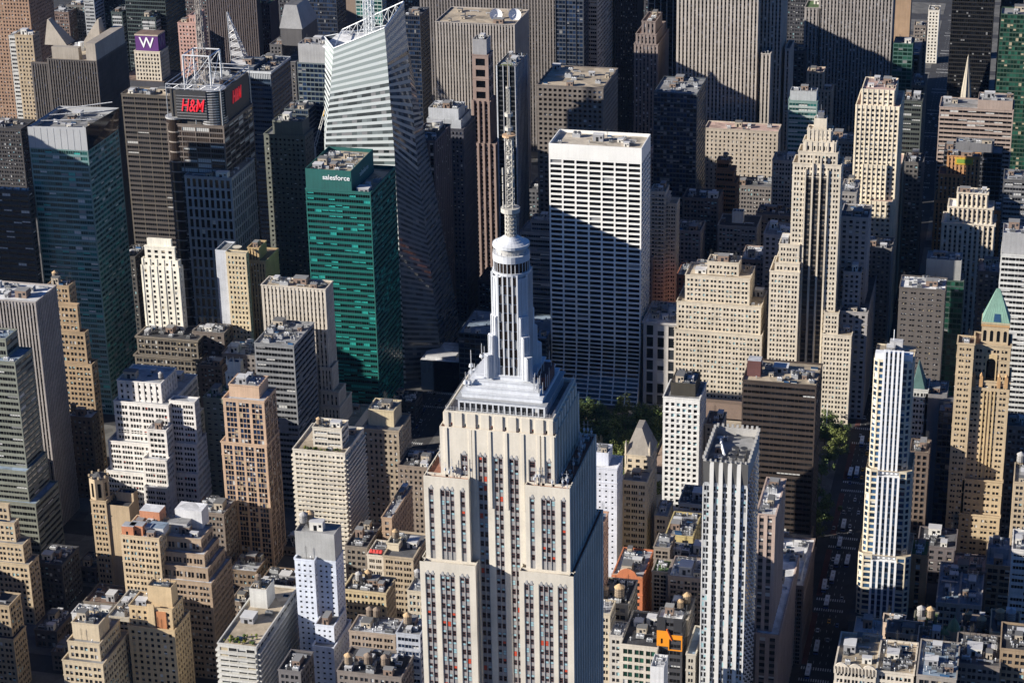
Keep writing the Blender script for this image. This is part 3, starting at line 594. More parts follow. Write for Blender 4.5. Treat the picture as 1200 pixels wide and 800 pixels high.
bld('office_building', 'dark green terraced building between the white crowned tower and the avenue', [(930, 1057, 1081, 118, 22)], mk('ribbonw', gl='black'), (.07, .08, .07), 'dark', 4, near=False)
bld('office_tower', 'tan blank walled tower with a striped edge at the top right', [(1420, 1049, 1070, -40, 20)], None, (.38, .26, .17), near=False)
bld('office_building', 'green glass building under the tan blank wall, left of the avenue', [(1300, 1047, 1070, 51, 25)], mk('curtain', bw=4, gl='green'), (.06, .13, .11), 'grey', 3, near=False)
bld('apartment_building', 'small white ornate building beside the avenue at the top edge', [(1640, 1088, 1101, 12, 22)], mk('mas', bw=4), (.7, .66, .58), near=False)
bld('office_tower', 'pitch black glass slab at the top right of the avenue', [(1310, 1121, 1171, -80, 30)], mk('curtain', gl='black'), (.012, .01, .009), near=False)
bld('office_tower', 'dark green glass tower cut by the right edge at the top', [(1120, 1173, 1215, 17, 25)], mk('curtain', gl='green', bw=2.6, blinds=('tan',), pb=.1), (.04, .075, .05), 'grey', 3, near=False)
bld('office_tower', 'white masonry tower with a stepped crown left of the avenue', [(806, 1019, 1046, 236, 'e1060', None), (812, 1010, 1040, 193, 20, None, 'g'), (814, 1003, 1055, 124, 'e1060', None, 'g'), (818, 1010, 1049, 105, 'e1053')], mk('mas', bw=3.6, fin=(.7, .3, 1)), (.7, .62, .48), 'pink', 4)
bld('office_tower', 'pinkish tan tower with long horizontal window bands right of the avenue', [(1050, 1101, 1188, 127, 30, None), (1051, 1146, 1187, 118, 24, 'blank')], mk('ribbonw', bw=7, cols=((.003, .997),), gl='black', mul=3), (.37, .29, .245), 'grey', 5, near=False)
bld('office_tower', 'charcoal box building between the pink banded tower and the golden panelled tower', [(985, 1106, 1175, 178, 20), (988, 1120, 1165, 168, 14, 'blank', '', (.18, .18, .19))], mk('curtain', gl='black', bw=4), (.07, .072, .078), 'grey', 4, near=False)
bld('office_tower', 'orange brick tower with a glazed golden panel on its crown', [(890, 1095, 1125, 235, 25, None), (894, 1100, 1151, 205, 20), (898, 1110, 1149, 183, 12)], mk('pier', bw=3, fh=3.4, sp=wall((.25, .12, .06))), (.5, .27, .12), 'brown', 3)
FRENCH = (LAST['root'], LAST['bx'])
bld('office_building', 'orange brick block right of the white gothic crowned tower', [(860, 1164, 1178, 247, 18)], mk('mas'), (.5, .26, .12), near=False)
bld('office_tower', 'white gothic crowned tower with scalloped setbacks right of the avenue', [(806, 1104, 1166, 262, 24), (810, 1111, 1164, 243, 18), (813, 1122, 1158, 226, 12)], mk('pier', bw=3.6, fin=(.8, .4, 1), sp=wall((.3, .26, .2))), (.66, .58, .46), 'white', 3, cor=(1, .6))
bld('office_tower', 'dark tower with grey horizontal stripes at the right edge', [(825, 1176, 1220, 211, 25)], mk('ribbonw', gl='black', sp=wall((.22, .22, .22))), (.1, .1, .1), 'grey', 5)
bld('office_building', 'shaded building with a pinkish roof behind the green pyramid tower', [(745, 1146, 1174, 318, 25)], mk('mas'), (.12, .105, .1), 'pink', 5)
bld('office_tower', 'white banded office tower with grey top behind the green pyramid roof', [(665, 1173, 1225, 299, 25), (667, 1174, 1222, 274, 20, 'blank', '', (.36, .36, .36))], mk('ribbon', gl='black', sp=wall((.6, .6, .57)), mul=2), (.6, .6, .57), 'silver', 4)
bld('office_tower', 'dark green glass tower with a grey plant box behind the charcoal brick tower', [(705, 1084, 1130, 328, 20), (708, 1078, 1127, 304, 18, 'blank', '', (.33, .33, .32))], mk('curtain', bw=3, gl='green'), (.04, .07, .06), 'grey', 6)
bld('office_tower', 'charcoal brick tower with pale window blinds right of the avenue', [(664, 1054, 1108, 338, 24)], mk('mas', bw=6, fh=3.9, cols=((.22, .48), (.54, .8)), sh=(.35, .7), pb=.35), (.115, .1, .09), 'white', 6)
# ------------------------------------------------------------------ 42nd street and the blocks behind it
bld('office_building', 'low dark glass block with a bluish cluttered roof left of the spire base', [(659, 537, 640, 393, 46)], mk('curtain', bw=4, gl='navy'), (.06, .08, .1), 'blue', 14)
bld('office_building', 'grey stepped building with glass bands left of the white gridded tower', [(742, 600, 645, 293, 34), (748, 610, 645, 272, 24), (752, 622, 645, 258, 14)], mk('ribbonw', bw=7, cols=((.003, .997),), gl='navy', sp=wall((.2, .22, .24))), (.22, .23, .25), 'grey', 8)
bld('hotel_building', 'classical grey stone block with tall column bays right of the white gridded tower', [(666, 754, 795, 378, 40)], mk('pier', bw=7, cols=((.2, .8),), fh=9, sh=(.1, .93), sd=.1), (.44, .42, .4), 'silver', 8, cor=(1.2, .9))
bld('office_building', 'stepped beige masonry building with paired windows left of the cream deco skyscraper', [(661, 790, 893, 389, 40), (664, 793, 892, 356, 32), (668, 803, 879, 324, 26), (674, 829, 866, 307, 14)], mk('pair', bw=5.2, fh=3.75, cols=((.14, .43), (.57, .86)), sh=(.22, .74), pb=.25), (.6, .53, .42), 'tan', 8, cor=(.6, .3))
bld('apartment_tower', 'slim tower with rounded balconies behind the white gridded tower', [(770, 779, 793, 238, 14), (766, 762, 780, 224, 16, mk('apt', bal=(1.8, 1)), 'g')], mk('apt'), (.5, .45, .38), 'tan', 3)
bld('office_building', 'red brick building with bluish roof behind the stepped beige building', [(745, 793, 811, 322, 26)], mk('mas'), BRICK, 'blue', 6)
bld('office_building', 'grey block with a few windows left of the cream deco skyscraper shaft', [(742, 895, 932, 275, 26)], mk('mas', bw=4), (.33, .32, .33), 'grey', 4)
bld('office_building', 'grey block with roof garden and white penthouse in the shaded quarter', [(826, 841, 887, 265, 28), (836, 858, 871, 248, 7, 'blank', '', (.7, .66, .58))], mk('pair'), (.3, .28, .26), 'dark', 6)
bld('office_building', 'grey-violet block left of the roof garden block', [(812, 792, 821, 270, 24)], mk('pair'), (.3, .28, .28), 'tar', 7)
bld('office_building', 'low block with white roofs between the roof garden block and the deco skyscraper', [(755, 868, 897, 304, 30)], mk('pair'), (.26, .2, .17), 'white', 10)
bld('office_building', 'stepped brown building catching orange light on its corner', [(935, 838, 863, 214, 20), (938, 838, 860, 200, 16), (941, 838, 855, 188, 12)], mk('ribbonw'), (.3, .17, .1), 'brown', 3, near=False)
bld('office_building', 'grey masonry block left of the deco crown, in front of the tan block', [(935, 905, 935, 188, 22)], mk('pair'), (.4, .38, .35), 'grey', 5, near=False)
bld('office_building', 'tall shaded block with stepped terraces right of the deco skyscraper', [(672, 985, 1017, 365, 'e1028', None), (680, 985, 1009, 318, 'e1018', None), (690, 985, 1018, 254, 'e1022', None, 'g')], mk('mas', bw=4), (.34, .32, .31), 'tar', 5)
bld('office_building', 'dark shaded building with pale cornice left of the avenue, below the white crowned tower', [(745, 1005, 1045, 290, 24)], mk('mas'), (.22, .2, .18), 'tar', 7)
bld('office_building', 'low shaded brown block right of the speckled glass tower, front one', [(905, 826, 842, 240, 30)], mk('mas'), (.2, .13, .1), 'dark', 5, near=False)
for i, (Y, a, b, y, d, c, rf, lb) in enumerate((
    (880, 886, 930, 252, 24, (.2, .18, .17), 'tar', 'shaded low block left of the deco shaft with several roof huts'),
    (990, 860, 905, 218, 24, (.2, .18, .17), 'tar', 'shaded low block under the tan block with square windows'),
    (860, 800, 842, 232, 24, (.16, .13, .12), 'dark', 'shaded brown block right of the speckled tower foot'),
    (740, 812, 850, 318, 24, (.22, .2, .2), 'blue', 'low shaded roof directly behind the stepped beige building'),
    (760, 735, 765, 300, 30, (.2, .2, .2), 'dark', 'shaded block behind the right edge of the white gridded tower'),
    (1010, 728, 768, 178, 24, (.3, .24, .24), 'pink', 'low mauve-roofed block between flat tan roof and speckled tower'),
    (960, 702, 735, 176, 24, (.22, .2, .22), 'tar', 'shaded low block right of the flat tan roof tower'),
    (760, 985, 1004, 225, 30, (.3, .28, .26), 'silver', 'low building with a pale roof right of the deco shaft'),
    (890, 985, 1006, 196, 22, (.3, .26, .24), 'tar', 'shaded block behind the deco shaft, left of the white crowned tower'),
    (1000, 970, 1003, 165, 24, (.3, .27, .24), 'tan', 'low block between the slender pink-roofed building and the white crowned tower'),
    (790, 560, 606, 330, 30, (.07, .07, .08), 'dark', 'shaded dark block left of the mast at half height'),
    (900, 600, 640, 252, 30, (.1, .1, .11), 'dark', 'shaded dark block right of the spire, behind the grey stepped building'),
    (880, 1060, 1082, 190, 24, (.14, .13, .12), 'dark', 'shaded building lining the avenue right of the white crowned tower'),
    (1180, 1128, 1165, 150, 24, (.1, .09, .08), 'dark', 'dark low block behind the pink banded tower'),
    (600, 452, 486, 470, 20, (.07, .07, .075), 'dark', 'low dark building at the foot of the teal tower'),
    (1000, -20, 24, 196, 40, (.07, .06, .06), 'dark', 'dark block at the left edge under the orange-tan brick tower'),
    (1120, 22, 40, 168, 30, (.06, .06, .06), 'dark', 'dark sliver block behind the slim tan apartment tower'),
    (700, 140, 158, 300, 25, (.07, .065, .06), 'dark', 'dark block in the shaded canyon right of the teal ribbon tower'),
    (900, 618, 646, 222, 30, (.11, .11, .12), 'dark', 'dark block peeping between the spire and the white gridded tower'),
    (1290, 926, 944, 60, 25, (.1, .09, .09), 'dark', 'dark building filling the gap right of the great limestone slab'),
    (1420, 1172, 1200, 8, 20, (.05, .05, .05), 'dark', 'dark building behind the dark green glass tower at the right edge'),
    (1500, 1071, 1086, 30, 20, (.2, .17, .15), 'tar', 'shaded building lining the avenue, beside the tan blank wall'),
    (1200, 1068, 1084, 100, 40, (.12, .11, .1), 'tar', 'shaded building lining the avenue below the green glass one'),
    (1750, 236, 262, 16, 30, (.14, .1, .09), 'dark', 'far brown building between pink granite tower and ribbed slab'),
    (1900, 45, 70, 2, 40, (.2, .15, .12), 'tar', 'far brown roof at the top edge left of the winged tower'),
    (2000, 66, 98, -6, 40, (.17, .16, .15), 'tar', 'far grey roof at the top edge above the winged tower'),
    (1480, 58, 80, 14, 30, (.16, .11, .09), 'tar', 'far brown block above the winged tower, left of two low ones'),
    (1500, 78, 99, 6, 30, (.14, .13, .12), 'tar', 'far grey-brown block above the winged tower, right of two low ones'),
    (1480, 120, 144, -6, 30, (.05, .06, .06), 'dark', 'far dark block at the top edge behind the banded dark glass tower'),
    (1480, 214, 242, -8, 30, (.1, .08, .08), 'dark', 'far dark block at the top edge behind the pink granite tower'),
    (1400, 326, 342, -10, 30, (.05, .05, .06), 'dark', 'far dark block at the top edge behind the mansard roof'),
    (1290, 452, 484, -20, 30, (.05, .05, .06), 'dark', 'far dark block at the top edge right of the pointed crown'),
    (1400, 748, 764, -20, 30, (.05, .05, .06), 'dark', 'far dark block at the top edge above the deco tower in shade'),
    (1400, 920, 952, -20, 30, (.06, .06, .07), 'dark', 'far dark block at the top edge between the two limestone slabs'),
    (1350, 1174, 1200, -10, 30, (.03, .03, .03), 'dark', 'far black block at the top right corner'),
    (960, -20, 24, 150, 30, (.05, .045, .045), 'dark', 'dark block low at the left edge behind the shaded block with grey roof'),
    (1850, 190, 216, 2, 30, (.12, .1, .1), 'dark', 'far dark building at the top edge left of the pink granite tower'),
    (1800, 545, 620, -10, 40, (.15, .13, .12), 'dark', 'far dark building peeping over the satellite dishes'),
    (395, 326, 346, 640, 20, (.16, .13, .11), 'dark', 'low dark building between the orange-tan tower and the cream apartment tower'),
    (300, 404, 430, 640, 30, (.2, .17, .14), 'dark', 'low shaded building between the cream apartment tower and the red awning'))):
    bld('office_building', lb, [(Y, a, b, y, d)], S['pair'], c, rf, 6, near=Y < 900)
# ------------------------------------------------------------------ front right and bottom
bld('office_tower', 'white gridded tower with a black plant box on top, left of the dark brown tower', [(452, 777, 820, 466, 'e828'), (457, 786, 815, 449, 'e821', 'blank', '', (.045, .04, .03))], mk('grid', bw=3.4, fh=3.55, cols=((.2, .8),), sh=(.2, .82), gl='dark', blinds=('cyan', 'white'), pb=.35, mt=3), (.72, .71, .68), 'grey', 6)
bld('office_building', 'low stone building with a brown roof between white gridded tower and dark brown tower', [(470, 826, 846, 497, 20)], mk('mas'), (.4, .36, .3), 'brown', 2)
bld('gothic_building', 'gothic stone building with a steep gable roof and dark side wall', [(352, 729, 758, 563, 'e767'), (366, 732, 763, 533, 'e770', mk('mas', bw=5), 'g')], mk('trip', bw=5), (.56, .47, .34), 'grey', 3)
GABLE = (LAST['root'], LAST['bx'])
bld('hotel_building', 'bluish white building with small dark windows right of the limestone skyscraper', [(335, 690, 723, 548, 'e730'), (340, 691, 713, 530, 12, 'blank')], mk('mas', bw=3.6, fh=3.5, cols=((.36, .66),), sh=(.3, .6), pb=.05), (.62, .64, .7), 'white', 5)
bld('loft_building', 'red-orange brick building with an arched gable parapet', [(252, 717, 753, 676, 'e766')], mk('trip', bw=6, fh=4), (.5, .17, .075), 'silver', 8)
RED = (LAST['root'], LAST['bx'])
bld('loft_building', 'thin brick building with a bluish white roof touching the limestone skyscraper', [(205, 688, 703, 621, 'e713')], mk('mas'), (.5, .3, .2), 'blue', 4)
bld('office_building', 'small beige building with a pink bulkhead right of the gothic building', [(355, 767, 782, 604, 20)], mk('trip', bw=5), (.5, .4, .28), 'silver', 4)
bld('office_building', 'black windowed block with white plant at the foot of the white gridded tower', [(372, 795, 832, 590, 24)], mk('ribbonw', gl='black', bw=6), (.4, .39, .37), 'tar', 9)
bld('loft_building', 'tan building with yellow edged roof, pipes and ducts', [(300, 780, 812, 627, 28)], mk('mas', bw=6), (.5, .4, .18), 'grey', 14)
bld('loft_building', 'dark building with long bluish skylight roof below the yellow edged roof', [(268, 783, 826, 655, 18)], mk('ribbonw', gl='navy'), (.12, .12, .13), 'dark', 6)
bld('loft_building', 'narrow building wrapped in grey-brown scaffold netting, upper of two', [(262, 766, 785, 641, 16)], mk('loft', bw=3, fh=2.4, sh=(.15, .85), gl='black', pb=0), (.25, .21, .17), 'silver', 4)
bld('loft_building', 'narrow building wrapped in grey-brown scaffold netting, lower of two with green roof corner', [(240, 764, 783, 669, 14)], mk('loft', bw=3, fh=2.4, sh=(.15, .85), gl='black', pb=0), (.27, .23, .19), 'green', 3)
bld('loft_building', 'scaffolded stone building with a white roof left of the white ribbed tower', [(236, 783, 828, 676, 22)], mk('loft', bw=3.4, fh=3), (.24, .19, .16), 'white', 6)
bld('loft_building', 'dark cluttered roof building with green planting at the limestone skyscraper', [(205, 701, 736, 706, 26)], mk('loft'), (.42, .37, .29), 'dark', 12)
tank('tan capped water tank on the dark cluttered roof, left one of two', 708, 702, None, 0); tank('broad tan capped water tank on the dark cluttered roof, right one of two', 724, 710, None, 0, 1.3)
bld('loft_building', 'narrow beige building touching the limestone skyscraper at the bottom', [(188, 697, 715, 718, 14)], mk('pair', bw=4), (.5, .43, .32), 'silver', 5)
bld('loft_building', 'narrow white-windowed building beside the narrow beige one', [(184, 714, 729, 744, 14)], mk('pair', bw=4), (.45, .42, .38), 'silver', 4)
bld('loft_building', 'cream loft building with wide green-tinted windows at the bottom centre', [(178, 727, 771, 756, 34)], mk('loft', bw=6, fh=4.2, gl='green'), (.55, .5, .42), 'dark', 6)
bld('loft_building', 'low roof with white pipe frames behind the orange fronted building', [(212, 781, 806, 724, 26)], mk('loft'), (.42, .37, .3), 'grey', 12)
tank('tan capped water tank on the roof with white pipe frames, left one of two', 797, 716, None, 0, .9); tank('tan capped tall water tank on the roof with white pipe frames, right one of two', 815, 712, None, 0, 1.1)
bld('loft_building', 'narrow black building with a bright orange panel across its top floors', [(180, 770, 800, 724, 'e804')], mk('ribbonw', bw=6, gl='black', fh=4), (.05, .05, .055), 'white', 5)
ORNG = (LAST['root'], LAST['bx'])
bld('loft_building', 'narrow bluish roofed building between the orange panel and the white ribbed tower', [(178, 804, 815, 766, 28)], mk('pair', bw=4), (.5, .46, .38), 'blue', 6)
bld('loft_building', 'white topped box building cropped by the bottom edge left of the orange panel building', [(150, 762, 778, 781, 12)], None, (.66, .66, .66), 'silver', 3)
bld('office_tower', 'pinkish stone tower with grouped windows right of the white ribbed tower', [(252, 886, 913, 742, 'e937', None), (256, 886, 909, 602, 'e921', None, 'g')], mk('pier', bw=4.2, fh=3.9, cols=((.22, .78),), sp=wall((.22, .17, .15)), mul=2), (.46, .35, .29), 'white', 7, cor=(.6, .4))
bld('department_store', 'low scaffolded block with a white roof canopy beside the avenue', [(331, 896, 942, 684, 58), (338, 905, 938, 676, 46, 'blank', '', (.5, .5, .5))], mk('loft', bw=3, fh=2.6, sh=(.12, .86), gl='brown', pb=0), (.26, .2, .17), 'white', 6)
bld('office_tower', 'dark brown tower with thin horizontal window bands beside the avenue', [(411.5, 880, 947, 640, 30, mk('ribbonw', gl='brown'), '', (.3, .22, .14)), (432, 870, 957, 448, 'e964', None, 'g')], mk('ribbon', fh=3.7, gl='black', sp=wall((.05, .036, .029), .6), sh=(.34, .8), d=.15, mul=2.4, pb=.02), (.05, .036, .029), 'tan', 8)
HSBC = (LAST['root'], LAST['bx'])
bld('office_tower', 'narrow shaded brown grid building with a roof garden right of the striped blue-white tower', [(438, 1066, 1089, 529, 18)], mk('grid', bw=3), (.15, .11, .085), 'tan', 3)
bld('office_building', 'plain grey shaded wall building behind the narrow brown grid building', [(505, 1084, 1110, 462, 22)], None, (.17, .165, .17), 'grey', 6)
bld('office_tower', 'dark blue glass building with a water tank left of the tan pyramid tower', [(494, 1100, 1134, 482, 24)], mk('curtain', bw=3, gl='navy'), (.04, .045, .055), 'silver', 5)
tank('grey water tank on the dark blue glass building', 1123, 470, None, 1, 1.5)
bld('office_building', 'small white building with a steep teal gable behind the striped blue-white tower', [(505, 1069, 1088, 456, 18)], mk('pair'), (.5, .5, .48), 'grey', 2)
TEALG = (LAST['root'], LAST['bx'])
bld('office_building', 'shaded tan building at the right edge beside the pyramid tower', [(420, 1188, 1235, 566, 26)], mk('pair'), (.45, .36, .25), 'grey', 6)
tank('grey water tank at the right edge, behind the pyramid tower', 1192, 472, None, 1, 1.2)
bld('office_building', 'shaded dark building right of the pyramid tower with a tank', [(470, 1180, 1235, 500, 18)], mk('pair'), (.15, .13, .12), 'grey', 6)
bld('office_building', 'white building with ribbon windows at the right edge', [(342, 1186, 1235, 645, 24)], mk('ribbonw', bw=8, gl='black'), (.62, .6, .57), 'silver', 5)
bld('loft_building', 'brown building with a blue-grey roof box right of the pyramid tower foot', [(384, 1155, 1187, 662, 26), (394, 1158, 1183, 642, 14, 'blank', '', (.3, .33, .38))], mk('loft'), (.3, .23, .16), 'blue', 5)
bld('loft_building', 'low shaded building with a pale blue roof, left half of a pair', [(342, 1097, 1123, 706, 48)], mk('loft', bw=4), (.4, .37, .33), 'blue', 8)
bld('loft_building', 'low shaded building with pale blue roof and white skylight, right of a pair', [(342.5, 1123.5, 1150, 708, 48)], mk('loft', bw=4), (.42, .38, .36), 'blue', 8)
bld('apartment_building', 'narrow orange brick twin-pier building with a green roof cap', [(352, 1066, 1087, 650, 20)], mk('mas', bw=9, cols=((.36, .64),), sh=(.1, .9), gl='black'), (.45, .25, .13), 'green', 2)
bld('office_building', 'dark shaded block behind the narrow orange brick building', [(395, 1075, 1120, 640, 24)], mk('mas', bw=5), (.14, .12, .12), 'tar', 4)
bld('loft_building', 'shaded block below the pyramid tower with pink coping', [(380, 1117, 1156, 668, 20)], mk('pair'), (.2, .16, .15), 'pink', 5)
bld('loft_building', 'ornate cream building with a scalloped parapet and cluttered flat roof beside the avenue', [(181, 978, 1027, 783, 34, None), (182, 1027, 1071, 787, 30, None, 'g')], mk('pair', bw=4), (.6, .54, .45), 'tan', 16, cor=(.9, .4))
CREAM = (LAST['root'], LAST['bx'])
bld('loft_building', 'cream penthouse block facing the avenue behind the scalloped parapet', [(236, 1000, 1032, 741, 16)], None, (.58, .47, .36), 'silver', 3)
bld('loft_building', 'long pinkish tan building with a row of arched top windows', [(248, 1038, 1081, 742, 14, mk('trip')), (262, 1034, 1060, 730, 10, None, 'g')], mk('mas', bw=3.4), (.56, .44, .35), 'tar', 5)
bld('loft_building', 'pinkish tan building with small windows right of the arched window row', [(240, 1075, 1104, 752, 16)], mk('mas', bw=3.2), (.54, .41, .31), 'brown', 6)
bld('loft_building', 'dark building with two water tanks behind the pinkish tan buildings', [(268, 1070, 1098, 733, 16)], mk('pair'), (.2, .19, .14), 'green', 4)
tank('tan topped water tank on the dark building, left one of two', 1079, 727, None, 1, 1.15); tank('tan topped water tank on the dark building, right one of two', 1090, 728, None, 0, 1.15)
bld('loft_building', 'small building with green copper domes and pinnacles', [(246, 1102, 1128, 752, 18)], mk('pair', bw=4), (.3, .2, .14), 'green', 3)
COPPER = (LAST['root'], LAST['bx'])
bld('loft_building', 'shaded building with a wide blue-grey roof at the bottom, right of the scalloped parapet', [(176, 1074, 1121, 792, 34)], mk('loft'), (.3, .27, .24), 'blue', 14)
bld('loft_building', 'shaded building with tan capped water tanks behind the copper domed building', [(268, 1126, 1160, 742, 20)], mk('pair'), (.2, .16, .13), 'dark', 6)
tank('bright tan capped water tank behind the copper domes, left one of two', 1134, 730, None, 0, .9); tank('bright tan topped water tank right of the copper domes, nearer of two', 1149, 744, None, 0, 1.25)
bld('loft_building', 'tan building with two water tanks near the right edge at the bottom', [(262, 1160, 1194, 741, 24)], mk('pair'), (.5, .39, .26), 'tar', 5)
tank('orange capped water tank near the right edge, left one of two', 1171, 731, None, 0, 1.2); tank('grey capped water tank near the right edge, right one of two', 1184, 732, None, 1, 1.2)
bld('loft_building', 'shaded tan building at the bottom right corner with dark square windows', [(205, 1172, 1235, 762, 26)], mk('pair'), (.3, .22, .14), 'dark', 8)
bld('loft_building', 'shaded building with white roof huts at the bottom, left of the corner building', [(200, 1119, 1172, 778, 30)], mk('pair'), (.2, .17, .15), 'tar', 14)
# bottom centre left
bld('loft_building', 'golden stone building with a row of white framed top windows', [(250, 402, 452, 692, 'e463')], mk('pair', bw=4.2), (.52, .42, .26), 'dark', 7, cor=(.9, .5))
tank('grey water tank on the golden stone building, left one of two', 421, 684, None, 1); tank('tan capped water tank on the golden stone building, right one of two', 432, 682, None, 0)
bld('loft_building', 'brown-grey loft with white sunken roof below the golden stone building', [(188, 409, 463, 741, 'e474')], mk('trip', bw=6.5), (.34, .27, .21), 'silver', 8)
tank('dark water tank on the brown-grey loft, left one of two', 435, 724, None, 2); tank('dark water tank on the brown-grey loft, right one of two', 444, 723, None, 2)
bld('loft_building', 'cream building with a red awning on its roof terrace', [(286, 430, 449, 650, 18)], mk('trip', bw=4), (.58, .52, .43), 'tar', 4)
AWN = (LAST['root'], LAST['bx'])
bld('loft_building', 'tan cornice building left of the limestone skyscraper with a water tank hut', [(284, 449, 484, 652, 30), (292, 452, 467, 636, 8, 'blank', '', (.6, .52, .38))], mk('trip', bw=6), (.42, .34, .24), 'tar', 5, cor=(.8, .5))
tank('tan water tank on the hut of the tan cornice building', 464, 634, None, 0, 1.0)
bld('loft_building', 'narrow brick building with a long white machine on its roof', [(318, 447, 459, 606, 'e483')], mk('mas'), (.4, .28, .19), 'silver', 7)
bld('loft_building', 'slim grey-blue panelled building at the bottom left of the limestone skyscraper', [(172, 464, 492, 742, 16)], mk('ribbonw', gl='navy', bw=4), (.42, .44, .48), 'grey', 4)
tank('tan capped water tank on the slim grey-blue building', 478, 735, None, 0, 1.1)
bld('loft_building', 'narrow cream building touching the limestone skyscraper on its left', [(206, 477, 498, 692, 18)], mk('pair', bw=4), (.5, .43, .32), 'silver', 5)
tank('grey water tank on the narrow cream building beside the limestone skyscraper', 487, 680, None, 1, .9)
bld('loft_building', 'low dark roofs with tanks at the bottom edge below the brown-grey loft', [(150, 395, 470, 789, 24)], mk('pair'), (.2, .17, .15), 'dark', 9)
tank('tan capped water tank at the bottom edge, below the brown-grey loft', 409, 782, None, 0, 1.1); tank('dark water tank at the bottom edge, middle of the dark roofs', 432, 782, None, 2, 1.1); tank('dark water tank at the bottom edge, right of the dark roofs', 452, 784, None, 2, 1.1)
bld('loft_building', 'low dark building at the bottom edge left of the slim white hotel tower', [(150, 326, 352, 785, 20)], mk('pair'), (.14, .13, .13), 'dark', 6)

block('shaded brown building lining the avenue below the small white ornate building', -72, -19, 1440, 1520, 62, (.12, .1, .09))
# ------------------------------------------------------------------ the limestone skyscraper with the mast
def X_(px_, py_, Y): return at_y(px_, py_, Y).x
def Z_(px_, py_, Y): return at_y(px_, py_, Y).z
def wpart(name, root, parent=None):
    mb = MB(); return mb, (lambda: mb.build(name, parent or root, root.location))
def esb():
    Yw, Yc, Yl = -61., -58., -64.           # south faces: wings, centre, lower wings
    root = empty('skyscraper', (-80, -40, 0), 'limestone art deco skyscraper with a silver mast and antenna in the centre foreground', 'skyscraper')
    lime = wall((.62, .57, .48), .8, .13, .6); alu = wall((.3, .29, .28), .55, .15); steel = metal((.62, .63, .65), .38, .5); silver = wall((.58, .6, .63), .4, .16)
    wl = X_(496.5, 570, Yw); wli = X_(549, 562, Yw); wri = X_(615, 570, Yw); wr = X_(667.5, 572, Yw); zw = Z_(582, 565, Yw)
    ll = X_(492, 665, Yl); lli = X_(557, 660, Yl); lri = X_(608, 668, Yl); lr = X_(672, 674, Yl); zl = Z_(582, 666, Yl)
    cl = X_(515, 500, Yc); cr = X_(651, 510, Yc); zc = Z_(582, 488, Yc); zsh = Z_(582, 505, Yc)
    st = St(fh=3.75, sp=alu, gl='dark', sd=.25, d=.5, sh=(.3, .82), blinds=('cyan', 'cyan', 'cyan', 'red', 'white'), pb=.42, ml=0)
    fr = plain((.13, .03, .028), .5, 'red_frame'); parts = []
    def face(mb, wins, x0, x1, Y, z0, z1, groups, mt=4.5):
        """piers of limestone, window strips with aluminium spandrels between steel mullions"""
        xs = sorted(groups); u = x0; W = x1-x0
        for a, b, n in xs:
            a = x0+a*W; b = x0+b*W
            mb.quad((u, Y, z0), (a, Y, z0), (a, Y, z1), (u, Y, z1), lime); u = b
            mb.quad((a, Y, z1-mt), (b, Y, z1-mt), (b, Y, z1), (a, Y, z1), lime)
            # scalloped aluminium finial above the strip
            for k in range(n):
                c = a+(b-a)*(k+.5)/n; h = (b-a)/n*.36
                mb.prism([(c-h, Y-.12), (c+h, Y-.12), (c+h, Y+.1), (c-h, Y+.1)], z1-mt-.4, z1-mt+1.1, wall((.42, .41, .4), .5), None, [(c-h*.3, Y-.1), (c+h*.3, Y-.1), (c+h*.3, Y+.1), (c-h*.3, Y+.1)])
            ww = b-a; nf = int((z1-mt-z0)/3.75); ph = ww/n
            mb.quad((a, Y, z0), (a, Y+.4, z0), (a, Y+.4, z1-mt), (a, Y, z1-mt), lime); mb.quad((b, Y+.4, z0), (b, Y, z0), (b, Y, z1-mt), (b, Y+.4, z1-mt), lime)
            mb.quad((a, Y, z1-mt), (a, Y+.4, z1-mt), (b, Y+.4, z1-mt), (b, Y, z1-mt), lime)
            mb.quad((a, Y+.33, z0), (b, Y+.33, z0), (b, Y+.33, z1-mt), (a, Y+.33, z1-mt), alu)
            for k in range(n+1):
                c = min(max(a+k*ph, a+.13), b-.13)
                mb.box(c-.13, c+.13, Y+.1, Y+.32, z0, z1-mt-.02, wall((.36, .35, .34), .5))
            for f in range(nf):
                zz = z1-mt-.5-(f+1)*3.75+1.1
                for k in range(n): wins.append((Vector((a+k*ph+ph*.14, Y+.3, zz)), XV, ph*.72, 2.15, -YV))
        mb.quad((u, Y, z0), (x1, Y, z0), (x1, Y, z1), (u, Y, z1), lime)
    # window: red frame, two sashes
    vm = []
    for up, lo in (('g', 'g'), ('g', 'g'), ('g', 'g'), ('cyan', 'g'), ('g', 'cyan'), ('cyan', 'cyan'), ('red', 'red'), ('red', 'g')):
        mb = MB()
        for x0, x1, z0, z1 in ((0, .07, 0, 1), (.93, 1, 0, 1), (.07, .93, 0, .06), (.07, .93, .94, 1), (.07, .93, .48, .53)): mb.quad((x0, -.03, z0), (x1, -.03, z0), (x1, -.03, z1), (x0, -.03, z1), fr)
        for nm, z0, z1 in ((lo, .06, .48), (up, .53, .94)): mb.quad((.07, 0, z0), (.93, 0, z0), (.93, 0, z1), (.07, 0, z1), G['dark'] if nm == 'g' else BLIND[nm])
        me = bpy.data.meshes.new('window'); me.from_pydata(mb.v, [], mb.f)
        for mt in mb.mats: me.materials.append(mt)
        me.polygons.foreach_set('material_index', mb.m); vm.append(me)
    allw = []
    def emit(mb, wins, name='wall'):
        o = mb.build(name, root, root.location); allw.extend((w, o) for w in wins); return o
    est = St(fh=3.75, bw=4.4, cols=((.14, .48), (.52, .86)), sh=(.28, .84), sd=.35, d=.5, sp=alu, ml=1.5, mt=4, blinds=('cyan', 'white', 'red'), pb=.25)
    yN = -14.
